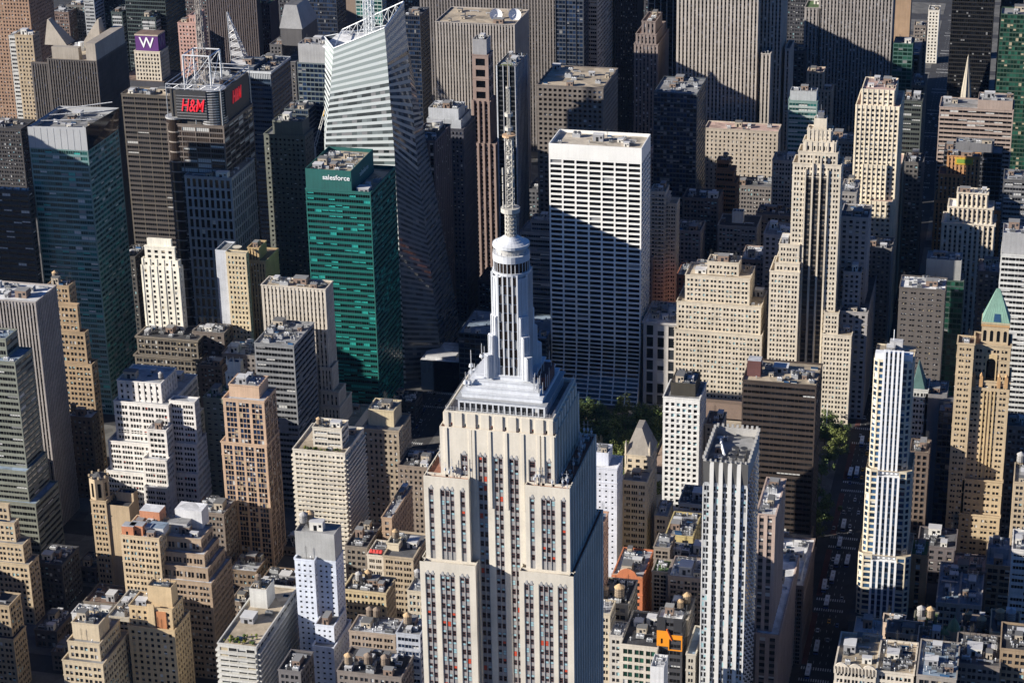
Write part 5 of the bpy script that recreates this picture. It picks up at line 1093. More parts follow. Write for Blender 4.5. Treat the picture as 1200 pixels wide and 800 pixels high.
# ------------------------------------------------------------------ dark tower with the red lettered crown and lattice mast
def nast():
    root, bx = bld('office_tower', 'dark stone and glass tower with a framed crown, red lettering and lattice mast', [
        (655, 216, 271, 207, 'e298', mk('grid', bw=4.2, fh=7.6, cols=((.2, .8),), sh=(.1, .9), gl='black', pb=.05, mt=1.5), '', (.3, .32, .35)),
        (664, 195, 262, 146, 'e296', mk('ribbonw', bw=10, gl='brown', sp=wall((.13, .11, .1)), sh=(.2, .92)), 'g'),
        (667, 199, 258, 107, 'e290', 'blank', 'g', (.07, .065, .06))], S['curtain'], (.16, .13, .11), 'grey', 12)
    b = bx[1]; t = bx[2]; st = metal((.55, .56, .58), .4, .4); mb = MB()
    # rounded glazed bay at the west corner, curved louvred drum behind the east sign panel
    c = at_y(201, 146, 668); mb.cyl(b[0]+5, b[2]+6, 0, b[5]+3, 7, 7, 24, G['brown'])
    for k in range(26): mb.cyl(b[0]+5, b[2]+6, 4+k*7.6, 5+k*7.6, 7.15, 7.15, 24, wall((.3, .26, .23), .4)) if 5+k*7.6 < b[5] else None
    mb.cyl(b[0]+5, b[2]+6, b[5]+3, b[5]+4.2, 7.4, 7.4, 24, wall((.4, .4, .4), .4)); mb.build('corner_bay', root, root.location)
    mb = MB(); dx = t[0]+(t[1]-t[0])*.78; mb.cyl(dx, t[2]+7, b[5]-2, t[5]-4, 9.5, 9.5, 24, wall((.1, .095, .09), .5))
    for k in range(14): mb.cyl(dx, t[2]+7, b[5]+k*1.9, b[5]+k*1.9+.5, 9.8, 9.8, 24, st)
    mb.build('louvred_drum', root, root.location)
    red = plain((.8, .03, .05), .4, 'sign_red', .12); pn = plain((.03, .03, .032), .6)
    for k, (ca, cb) in enumerate(((209, 242),)):
        p0 = at_y(208, 137, t[2]-3); p1 = at_y(241, 112, t[2]-3)
        m2 = MB(); m2.box(p0.x, p1.x, t[2]-3.2, t[2]-2.2, p0.z-1, p1.z+3, pn)
        for q in range(9): m2.bar((p0.x, t[2]-3.3, p0.z-1+q*(p1.z-p0.z)/8), (p1.x, t[2]-3.3, p0.z-1+q*(p1.z-p0.z)/8), .12, st)
        m2.build('sign_panel', root, root.location)
        c = at_y(225, 124.5, t[2]-3.4); o = text('H&M', 'sign_lettering', root, 15, Vector((c.x, t[2]-3.5, c.z))-root.location, (R(90), 0, 0), red, .3, .3)
        bpy.context.view_layer.update(); w_ = at_y(238.5, 124, t[2]-3).x-at_y(211, 124, t[2]-3).x; k_ = w_/o.dimensions.x; o.scale = (k_, k_*1.6, 1)
        o2 = text('H&M', 'sign_lettering', root, 15, Vector((t[1]+2.4, t[2]+(t[3]-t[2])*.45, t[5]-9))-root.location, (R(90), 0, R(90)), red, .3, .3); o2.scale = (k_, k_*1.6, 1)
        m2 = MB(); m2.box(t[1]+1.4, t[1]+2, t[2]+4, t[3]-4, t[5]-19, t[5]+1, pn); m2.build('sign_panel', root, root.location)
    # steel frame round the crown and the cube under the mast
    mb = MB()
    for x in (t[0]-2, (t[0]+t[1])/2, t[1]+1):
        for y in (t[2]-2, t[3]+1):
            mb.bar((x, y, b[5]), (x, y, t[5]+5), .35, st)
    for z in (t[5]+2, t[5]+5):
        for y in (t[2]-2, t[3]+1): mb.bar((t[0]-2, y, z), (t[1]+1, y, z), .4, st)
        for x in (t[0]-2, t[1]+1): mb.bar((x, t[2]-2, z), (x, t[3]+1, z), .4, st)
    for i in range(8):
        xa, xb = t[0]-2+(t[1]-t[0]+3)*i/8, t[0]-2+(t[1]-t[0]+3)*(i+1)/8; mb.bar((xa, t[2]-2, t[5]+(2 if i % 2 else 5)), (xb, t[2]-2, t[5]+(5 if i % 2 else 2)), .2, st)
    c0 = at_y(217, 88, t[2]+8); c1 = at_y(248, 88, t[2]+8); s = c1.x-c0.x; zt = at_y(232, 65, t[2]+8).z; z0 = t[5]-1; wt = metal((.75, .76, .77), .4, .3)
    P = [(c0.x, t[2]+6), (c1.x, t[2]+6), (c1.x, t[2]+6+s), (c0.x, t[2]+6+s)]
    for k in range(4):
        a, d = P[k], P[(k+1) % 4]; mb.bar((*a, z0), (*a, zt), .7, wt); mb.bar((*a, zt), (*d, zt), .6, wt); mb.bar((*a, z0), (*d, zt), .25, wt); mb.bar((*d, z0), (*a, zt), .25, wt)
    mb.build('crown_frame', root, root.location)
    mb = MB(); mx, my = c0.x+s*.52, t[2]+6+s/2; iv = wall((.4, .36, .32)); 
    for k in range(4):
        a = math.pi/4+k*math.pi/2; r0, r1 = 3.4, 1.6; z = z0
        for f in range(16):
            za, zb = z0+f*6, z0+f*6+6; ra, rb = r0+(r1-r0)*f/16, r0+(r1-r0)*(f+1)/16; a2 = a+math.pi/2
            p = (mx+ra*math.cos(a), my+ra*math.sin(a), za); q = (mx+rb*math.cos(a), my+rb*math.sin(a), zb); q2 = (mx+rb*math.cos(a2), my+rb*math.sin(a2), zb)
            mb.bar(p, q, .3, iv); mb.bar(p, q2, .18, iv); mb.bar(q, q2, .18, iv)
            if k == 0 and f % 2: mb.cyl(mx, my, za, za+2.6, 2.5-.06*f, 2.5-.06*f, 10, iv)
    mb.build('mast', root, root.location)
nast()
# ------------------------------------------------------------------ tower with teal ribbon windows and a slanted grey top
def tst():
    Yf = 572.; x0 = X_(33, 160, Yf); x1 = X_(103, 176, Yf); z1 = Z_(68, 149, Yf); dep = 52.; zb = Z_(70, 175, Yf); zp = at_y(114, 125, Yf+dep).z
    root = empty('office_tower', ((x0+x1)/2, Yf+dep/2, 0), 'teal ribbon-windowed tower with a grey blank top and one tilted glass corner', 'building')
    cw = wall((.14, .24, .23), .5); st = mk('ribbonw', bw=5, gl='teal', sp=wall((.15, .26, .26), .5), mul=1.7, blinds=('white', 'teal', 'grey'), pb=.2, mt=.5, sh=(.3, .9))
    mb = MB(); wins = []
    box_walls(mb, wins, x0, x1, Yf, Yf+dep, 0, zb, st, cw); o = mb.build('wall', root, root.location); put_windows(wins, o, root, st, 100, 'window_band')
    gr = wall((.38, .39, .4), .6, .08); mb = MB(); x1t = x1+4
    mb.quad((x0+.1, Yf+.1, zb), (x1-.1, Yf+.1, zb), (x1-.1, Yf+.1, z1+1), (x0+.1, Yf+.1, z1-1), gr); mb.quad((x0+.1, Yf+dep, zb), (x0+.1, Yf+.1, zb), (x0+.1, Yf+.1, z1-1), (x0+.1, Yf+dep, z1-1), gr)
    mb.quad((x1-.1, Yf+.1, zb), (x1-.1, Yf+dep, zb), (x1+2, Yf+dep, zp), (x1-.1, Yf+.1, z1+1), G['navy']); mb.quad((x1-.1, Yf+dep, zb), (x0+.1, Yf+dep, zb), (x0+.1, Yf+dep, z1-1), (x1+2, Yf+dep, zp), gr)
    for i in range(9): a = x0+(x1-x0)*i/9; mb.box(a-.06, a+.06, Yf-.02, Yf+.098, zb, z1-1.2, wall((.3, .31, .32)))
    mb.build('screen_wall', root, root.location)
    mb = MB(); mb.quad((x0+.3, Yf+.4, z1-5), (x1-.3, Yf+.4, z1-5), (x1-.3, Yf+dep-.3, z1-5), (x0+.3, Yf+dep-.3, z1-5), roofm(ROOF['grey'])); ro = mb.build('roof', root, root.location)
    furnish(ro, root, x0+3, x1-3, Yf+6, Yf+dep-5, z1-5, 16, random.Random(12))
    mb = MB(); bm = metal((.5, .51, .52)); 
    for i in range(4): mb.bar((x0+1, Yf+4+i*14, z1-2), (x1, Yf+4+i*14, z1-1+i*2.2), .4, bm)
    mb.bar((x0+1, Yf+4, z1-2), (x0+1, Yf+dep-4, z1-2), .4, bm); mb.build('roof_beam', root, root.location)
    FOOT.append((x0, x1, Yf, Yf+dep, z1))
    # coloured advertising screens in the shaded canyon right of it
    for i, (sx, sy, c, w_, h_, lb) in enumerate(((112, 240, (.35, .15, .2), 9, 24, 'tall pinkish billboard in the dark street beside the teal ribbon tower'), (117, 283, (.5, .03, .03), 8, 16, 'red billboard in the dark street beside the teal ribbon tower'), (123, 305, (.04, .05, .35), 10, 12, 'blue and green billboard in the dark street beside the teal ribbon tower'), (125, 360, (.5, .28, .02), 4, 8, 'small orange billboard in the dark street beside the teal ribbon tower'))):
        p = at_y(sx, sy, Yf+dep+28+i*3); m2 = MB(); m2.box(-w_/2, w_/2, -.3, .3, 0, h_, plain((.02, .02, .02))); r2 = empty('billboard', (p.x, p.y, p.z-h_/2), lb, 'billboard', 'billboards in the dark street')
        m2.build('frame', r2); m2 = MB()
        for a in range(4):
            for b in range(5): cc = tuple(min(1, v*rng.uniform(.3, 1.4)) for v in c); m2.box(-w_/2+.4+a*(w_-.8)/4, -w_/2+.4+(a+1)*(w_-.8)/4, -.36, -.31, .4+b*(h_-.8)/5, .4+(b+1)*(h_-.8)/5, plain(cc, .5, 'screen', .5))
        m2.build('screen', r2); m2 = MB(); m2.box(-.8, .8, -.2, .2, -p.z+h_/2, 0, plain((.03, .03, .03))); m2.build('post', r2)
tst()
# ------------------------------------------------------------------ blue banded glass tower with the lattice spire
def bert():
    root, bx = bld('office_tower', 'dark blue glass tower with pale bands, a louvred top and a white lattice spire', [(897, 264, 297, 78, 'e312', None), (894, 285, 317, 84, 'e340', None, 'g')], mk('ribbonw', bw=7, cols=((.003, .997),), gl='navy', sp=wall((.05, .08, .12), .4), blinds=('grey',), pb=.08), (.04, .06, .1), 'grey', 8)
    b = bx[0]; mb = MB(); wt = metal((.6, .6, .6), .4, .3); base = at_y(280, 76, b[2]+14); tip = at_y(266, 13, b[2]+14); bw_ = 9
    mb2 = MB()
    for k in range(12):
        t0, t1 = k/12, (k+1)/12; z0, z1 = b[5]-1+(tip.z-b[5])*t0, b[5]-1+(tip.z-b[5])*t1
        c0, c1 = base.lerp(tip, t0), base.lerp(tip, t1); w0, w1 = bw_*(1-t0)+.4, bw_*(1-t1)+.4
        P0 = [Vector((c0.x+a*w0, c0.y+d*w0, z0)) for a, d in ((-.5, -.5), (.9, -.5), (.9, .5), (-.5, .5))]; P1 = [Vector((c1.x+a*w1, c1.y+d*w1, z1)) for a, d in ((-.5, -.5), (.9, -.5), (.9, .5), (-.5, .5))]
        for q in range(4): mb.bar(P0[q], P1[q], .35, wt); mb.bar(P0[q], P1[(q+1) % 4], .2, wt); mb.bar(P1[q], P1[(q+1) % 4], .22, wt)
        if k % 2 == 0: mb.quad(P0[0], P0[1], P1[1], P1[0], wall((.45, .45, .46)))
    mb.build('spire', root, root.location)
    b = bx[1]; mb = MB(); ring(mb, b[0], b[1], b[2], b[3], b[5]-1.6, b[5]+.4, .5, wall((.5, .52, .54)))
    for k in range(16): x = b[0]+(b[1]-b[0])*(k+.5)/16; mb.box(x-.4, x+.4, b[2]-.4, b[2]-.01, b[5]-6, b[5]-2, wall((.5, .52, .54)))
    mb.build('louvre_crown', root, root.location)
bert()
# ------------------------------------------------------------------ ribbed dark tower with winged roof horns
def astor():
    root, bx = bld('office_tower', 'dark ribbed tower with a concrete crown and two winged horns on its roof', [(820, 36, 58, 74, 'e60', None), (814, 55, 113, 70, 'e148', None, 'g')], mk('rib', bw=2.2, gl='black', cols=((.3, .85),), sp=wall((.04, .04, .04))), (.115, .1, .092), 'tan', 4)
    b = bx[1]; cc = wall((.34, .3, .25)); x0, x1, y0, y1, _, z = b; mb = MB()
    mb.box(x0+(x1-x0)*.08, x0+(x1-x0)*.62, y0+3, y0+9, z-1, z+9, cc); mb.box(x1-(x1-x0)*.2, x1-.1, y0+.1, y1-2, z-1, z+14, cc); mb.build('crown_slab', root, root.location)
    for px_, py_, wd, sg, dy in ((57, 22, 18, 1, y1-8-y0), (117, 22, 16, -1, y1-10-y0)):
        tip = at_y(px_, py_, y0+dy); m2 = MB(); y = y0+dy
        q = [(tip.x-sg*2, y-8), (tip.x+sg*wd, y-8), (tip.x+sg*wd, y+8), (tip.x-sg*2, y+8)]
        if sg < 0: q = q[::-1]
        p2 = [(tip.x, y-3), (tip.x+sg*1.2, y-3), (tip.x+sg*1.2, y+3), (tip.x, y+3)]
        if sg < 0: p2 = p2[::-1]
        m2.prism(q, z-1, tip.z, cc, None, p2); m2.build('roof_horn', root, root.location)
    mb = MB(); 
    for k in range(2): mb.cyl(x0+16+k*7, y0+32, z-1, z+6, 2.4, 2.4, 12, wall((.6, .6, .58)))
    mb.build('vent_pipe', root, root.location)
astor()
# extras on towers built in the table -----------------------------------------------------------
def extras():
    root, bx = W_HOTEL; b = bx[1]; pu = plain((.11, .03, .17), .5, 'sign_purple'); mb = MB(); x0, x1, y0, y1 = b[0]+1.5, b[1]-1.5, b[2]+1.5, b[3]-2
    zt = at_y(171, 41, y0).z; mb.box(x0, x1, y0, y1, b[5]-1, zt, pu, roofm(ROOF['brown'])); mb.box(x0-.3, x1+.3, y0-.3, y1+.3, zt-1, zt+.3, wall((.5, .42, .33)), roofm(ROOF['brown'])); mb.build('sign_cube', root, root.location)
    wht = plain((.85, .85, .85), .4, 'sign_white'); h = (zt-b[5])*.75
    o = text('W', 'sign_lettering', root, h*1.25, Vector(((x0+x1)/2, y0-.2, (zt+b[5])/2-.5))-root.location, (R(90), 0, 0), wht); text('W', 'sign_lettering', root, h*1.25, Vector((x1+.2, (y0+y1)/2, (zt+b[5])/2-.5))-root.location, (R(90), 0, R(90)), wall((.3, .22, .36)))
    root, bx = MANSARD; b = bx[1]; gy = wall((.25, .25, .25), .5); z = b[5]-1; a = at_y(327, 31, b[2]); c = at_y(354, 31, b[2]); t0 = at_y(333, 6, b[2]+8); t1 = at_y(347, 6, b[2]+8); d = b[3]-b[2]
    mb = MB(); mb.prism([(a.x, b[2]+.4), (c.x, b[2]+.4), (c.x, b[3]-.4), (a.x, b[3]-.4)], a.z-2, t0.z, gy, roofm(ROOF['tar']), [(t0.x, b[2]+9), (t1.x, b[2]+9), (t1.x, b[3]-9), (t0.x, b[3]-9)])
    mb.box(a.x+1, c.x-1, b[2]+1, b[3]-1, z, a.z-1.5, wall((.1, .095, .095))); mb.build('mansard_roof', root, root.location)
    root, bx = DISH; b = bx[0]; wh = plain((.75, .76, .78), .5)
    for k, (dx, dy) in enumerate(((581, 18), (603, 18))):
        p = at_y(dx, dy, b[2]+22); m2 = MB(); n = 16
        for j in range(4):
            r0, r1 = j*1.05, (j+1)*1.05; y_0, y_1 = -.09*r0*r0, -.09*r1*r1
            for q in range(n):
                a, c = 2*math.pi*q/n, 2*math.pi*(q+1)/n
                m2.quad((r0*math.cos(a), y_0, r0*math.sin(a)), (r1*math.cos(a), y_1, r1*math.sin(a)), (r1*math.cos(c), y_1, r1*math.sin(c)), (r0*math.cos(c), y_0, r0*math.sin(c)), wh)
                m2.quad((r1*math.cos(a), y_1, r1*math.sin(a)), (r0*math.cos(a), y_0+.25, r0*math.sin(a)), (r0*math.cos(c), y_0+.25, r0*math.sin(c)), (r1*math.cos(c), y_1, r1*math.sin(c)), wh)
        rr = empty('satellite_dish', (p.x, p.y, p.z), 'big white satellite dish on the pale tan ribbed slab, %s of two' % ('left one', 'right one')[k], 'satellite dish', 'rooftop satellite dishes', R(20)); rr.scale = (1.3, 1.3, 1.3)
        o = m2.build('dish', rr); o.rotation_euler = (R(-25), 0, 0); m2 = MB(); m2.cyl(0, 1, (b[5]-1-p.z)/1.3, -.5, 1.1, .6, 10, wh); m2.build('mount', rr); m2 = MB(); m2.bar((0, -2.6, 1.2), (-2, -1, -1.5), .1, wh); m2.bar((0, -2.6, 1.2), (2, -1, -1.5), .1, wh); m2.build('feed_arm', rr)
    root, bx = GREENR; b = bx[0]; m2 = MB(); m2.box(b[0]+2, b[0]+(b[1]-b[0])*.75, b[2]+3, b[2]+10, b[5]-.99, b[5]-.7, roofm((.16, .2, .03))); m2.build('roof_garden', root, root.location)
    root, bx = GABLE; b = bx[1]; st = wall((.3, .27, .23)); m2 = MB(); xm = (b[0]+b[1])/2; zt = at_y(748, 503, b[2]+3).z
    m2.prism([(b[0]-.3, b[2]-.3), (b[1]+.3, b[2]-.3), (b[1]+.3, b[3]+.3), (b[0]-.3, b[3]+.3)], b[5]-.5, zt, st, None, [(xm-2.2, b[2]+5), (xm+1.4, b[2]+5), (xm+1.4, b[3]-3), (xm-2.2, b[3]-3)])
    m2.build('gable_roof', root, root.location); m2 = MB()
    for x in (b[0]+.8, b[1]-.8): m2.cyl(x, b[2]+.6, b[5]-6, b[5]+5, .8, .8, 8, wall((.5, .43, .33))); m2.cyl(x, b[2]+.6, b[5]+5, b[5]+9, .9, .05, 8, st)
    m2.build('pinnacle', root, root.location)
    root, bx = RED; b = bx[0]; br = wall((.5, .17, .075)); m2 = MB(); xm = (b[0]+b[1])/2; w_ = b[1]-b[0]
    pts = [(-.5, 0), (.5, 0), (.5, 1.2), (.32, 1.6), (.24, 4), (.12, 5.2), (0, 5.7), (-.12, 5.2), (-.24, 4), (-.32, 1.6), (-.5, 1.2)]
    f = [Vector((xm+u*w_, b[2]-.35, b[5]-.3+v)) for u, v in pts]; g = [p+YV*1.1 for p in f]; m2.poly(f, br); m2.poly(g[::-1], br)
    for k in range(len(f)): m2.quad(f[k-1], g[k-1], g[k], f[k], wall((.45, .3, .2)))
    m2.build('gable_parapet', root, root.location)
    root, bx = ORNG; b = bx[0]; og = plain((.75, .27, .01), .6, 'orange_panel'); m2 = MB(); W = b[1]-b[0]; y = b[2]-.5; Z = lambda py: Z_(785, py, b[2])
    for u0, u1, a, c in ((0, .16, 754, 739), (.16, .24, 748, 739), (.24, .45, 757, 739), (0, .24, 757, 754) , (.45, 1, 748, 743), (.96, 1, 761, 748), (.45, .49, 761, 748), (.49, .96, 761, 760)):
        m2.box(b[0]+W*u0, b[0]+W*u1, y, y+.45, Z(a), Z(c), og)
    m2.build('orange_panel', root, root.location); m2 = MB(); dk = plain((.03, .03, .033), .6)
    for u in (.15, .8): m2.box(b[0]+W*(u-.15), b[0]+W*(u+.18), b[2]-.3, b[2]+.2, Z(739), b[5]+.2, dk)
    m2.build('dark_panel', root, root.location); m2 = MB(); m2.bar((b[0]+W*.4, b[2]-.6, b[5]-6), (b[0]+W*.6, b[2]-.6, b[5]-12), .5, plain((.6, .12, .02))); m2.build('fire_stair', root, root.location)
    root, bx = HSBC; b = bx[1]; m2 = MB(); p = at_y(876, 436, b[2]+10); m2.box(p.x, p.x+8, b[2]+8, b[2]+16, b[5]-1, b[5]+9, wall((.12, .05, .045)), roofm(ROOF['silver'])); m2.build('bulkhead', root, root.location); m2 = MB()
    for k in range(5): m2.cyl(b[0]+28+k*3, b[2]+14, b[5]-1, b[5]+2.5, 1.2, 1.2, 10, metal((.5, .5, .5)))
    m2.build('cooling_tower', root, root.location)
    root, bx = CASTLE; b = bx[0]; c = at_y(117, 572, b[2]+6); tn = wall((.45, .35, .23)); m2 = MB(); zt = at_y(117, 557, b[2]+6).z
    m2.cyl(c.x, c.y, b[5]-1, zt, 6.2, 6.2, 8, tn, roofm(ROOF['dark']))
    for k in range(8): a = 2*math.pi*(k+.5)/8; m2.box(c.x+5.6*math.cos(a)-.5, c.x+5.6*math.cos(a)+.5, c.y+5.6*math.sin(a)-.5, c.y+5.6*math.sin(a)+.5, zt, zt+1.4, tn)
    for k in range(8):
        a = 2*math.pi*(k+.5)/8; u = Vector((-math.sin(a), math.cos(a), 0)); p = Vector((c.x+5.76*math.cos(a), c.y+5.76*math.sin(a), 0)); z0, z1 = b[5]+1.5, zt-3; m2.quad(p-u*.9+ZV*z0, p+u*.9+ZV*z0, p+u*.9+ZV*z1, p-u*.9+ZV*z1, G['black'])
    m2.cyl(c.x, c.y, zt, zt+2.5, 4.5, .4, 8, roofm(ROOF['tar'])); m2.build('turret', root, root.location)
    root, bx = ZIG; b = bx[3]; r = random.Random(2)
    for (dx, dy, wx, wy, h, c, rf) in ((150, 622, 7, 6, 6, (.5, .2, .1), 'silver'), (160, 621, 8, 6, 6, (.52, .22, .11), 'silver'), (176, 606, 12, 9, 7, (.5, .22, .12), 'white'), (182, 620, 10, 8, 4, (.5, .5, .5), 'blue'), (222, 612, 16, 10, 11, (.62, .62, .62), 'white'), (208, 618, 12, 10, 6, (.4, .4, .41), 'grey')):
        zb = b[5]-1 if dx > 186 else bx[4][5]-1; p = at_z(dx, dy+6, zb); m2 = MB(); m2.box(p.x-wx/2, p.x+wx/2, p.y, p.y+wy, zb, zb+h, wall(c), roofm(ROOF[rf])); m2.box(p.x-1, p.x+.2, p.y-.05, p.y, zb+1, zb+3, G['dark']); m2.build('penthouse', root, root.location)
    root, bx = GOLD; b = bx[1]; m2 = MB(); W = b[1]-b[0]
    m2.box(b[0]+W*.62, b[0]+W*.86, b[2]-.5, b[2]-.01, 0, b[5]-2, wall((.45, .19, .08))); m2.box(b[0]+W*.44, b[0]+W*.6, b[2]-1, b[2]-.01, 0, b[5]+2, wall((.52, .39, .23))); m2.build('pier', root, root.location)
    root, bx = FRENCH; b = bx[2]; m2 = MB(); W = b[1]-b[0]; m2.box(b[0]+W*.25, b[1]-W*.2, b[2]-.3, b[2]-.01, b[5]-7, b[5]-1.2, plain((.55, .36, .05), .4)); m2.box(b[0]+W*.3, b[1]-W*.25, b[2]-.45, b[2]-.31, b[5]-5.6, b[5]-2.6, plain((.2, .33, .06), .4)); m2.build('faience_panel', root, root.location)
    root, bx = GOTH; b = bx[1]; m2 = MB()
    for x in (b[0], (b[0]+b[1])/2, b[1]): m2.cyl(x, b[2], b[5]-2, b[5]+4, .9, .1, 6, wall((.74, .7, .6)))
    m2.build('pinnacle', root, root.location)
    root, bx = DISHT; b = bx[1]; p = at_y(278, 291, b[2]+6); m2 = MB(); 
    for j in range(3): m2.cyl(p.x, p.y, b[5]+j*.7, b[5]+.7+j*.7, .6+j*.9, 1.5+j*.9, 14, plain((.6, .55, .45)))
    m2.build('dish', root, root.location)
    root, bx = TEALG; b = bx[0]; m2 = MB(); xm = (b[0]+b[1])/2-2; zt = at_y(1076, 428, b[2]+4).z; m2.prism([(b[0], b[2]+.5), (b[1]-2, b[2]+.5), (b[1]-2, b[3]-1), (b[0], b[3]-1)], b[5]-.9, zt, wall((.07, .14, .13)), None, [(xm-.3, b[2]+5), (xm+.3, b[2]+5), (xm+.3, b[3]-5), (xm-.3, b[3]-5)]); m2.build('gable_roof', root, root.location)
    root, bx = COPPER; b = bx[0]; cg = wall((.2, .27, .14)); m2 = MB()
    for x, h, r_ in ((b[0]+4, 5, 2.6), (b[1]-5, 10, 3.2), (b[1]-10, 4, 2)):
        m2.cyl(x, b[2]+5, b[5]-1, b[5]+h*.5, r_, r_, 12, wall((.35, .28, .2)))
        for j in range(4): m2.cyl(x, b[2]+5, b[5]+h*.5+j*h*.15, b[5]+h*.5+(j+1)*h*.15, r_*math.cos(j*.35), r_*math.cos((j+1)*.35), 12, cg)
        m2.cyl(x, b[2]+5, b[5]+h, b[5]+h+4, .3, .05, 6, cg)
    m2.build('copper_dome', root, root.location)
    root, bx = CREAM; b = bx[0]; m2 = MB(); cw = wall((.6, .54, .45)); W = b[1]-b[0]
    for k in range(3):
        c = b[0]+W*(k+.5)/3; w_ = W/6.4; pts = [(c+w_*math.cos(math.pi*q/10), b[5]+2.6*math.sin(math.pi*q/10)) for q in range(11)]
        f = [Vector((x, b[2]-.5, z)) for x, z in pts]; g = [p+YV*.8 for p in f]; m2.poly(f, cw); m2.poly(g[::-1], cw)
        for q in range(10): m2.quad(f[q], g[q], g[q+1], f[q+1], cw)
    for k in range(13): x = b[0]+W*k/12; m2.box(x-.3, x+.3, b[2]-1, b[2]-.5, b[5]-3, b[5]+.8, cw)
    m2.build('parapet', root, root.location)
    root, bx = AWN; b = bx[0]; m2 = MB(); 
    for k in range(4): a = b[0]+1+k*(b[1]-b[0]-2)/4; e = a+(b[1]-b[0]-2)/4-.2; m2.prism([(a, b[2]+.6), (e, b[2]+.6), (e, b[2]+4.4), (a, b[2]+4.4)], b[5]+.8, b[5]+2.2, plain((.55, .05, .04)), None, [(a+.2, b[2]+2.2), (e-.2, b[2]+2.2), (e-.2, b[2]+2.6), (a+.2, b[2]+2.6)])
    m2.build('awning', root, root.location)
    for (root, bx), i, n, sz in ((TERR, 0, 26, 1.0), (APT, 0, 14, 1.1)):
        b = bx[i]; r = random.Random(3); gr = [roofm(c) for c in ((.06, .1, .02), (.12, .15, .02), (.2, .2, .02))]; m2 = MB()
        for k in range(n):
            x = r.uniform(b[0]+1, b[1]-1); y = r.uniform(b[2]+1, b[2]+(12 if i == 0 and n > 20 else 4)); s = r.uniform(.5, 1.3)*sz
            for q in range(14):
                a = Vector((r.gauss(0, 1), r.gauss(0, 1), r.gauss(0, 1))).normalized(); c = Vector((x, y, b[5]-.3+s*.5))+a*s*.6; u = a.orthogonal()*s*.35; v = a.cross(u.normalized())*s*.35; m2.quad(c-u-v, c+u-v, c+u+v, c-u+v, gr[k % 3])
        m2.build('roof_planting', root, root.location, kind='stuff')
extras()
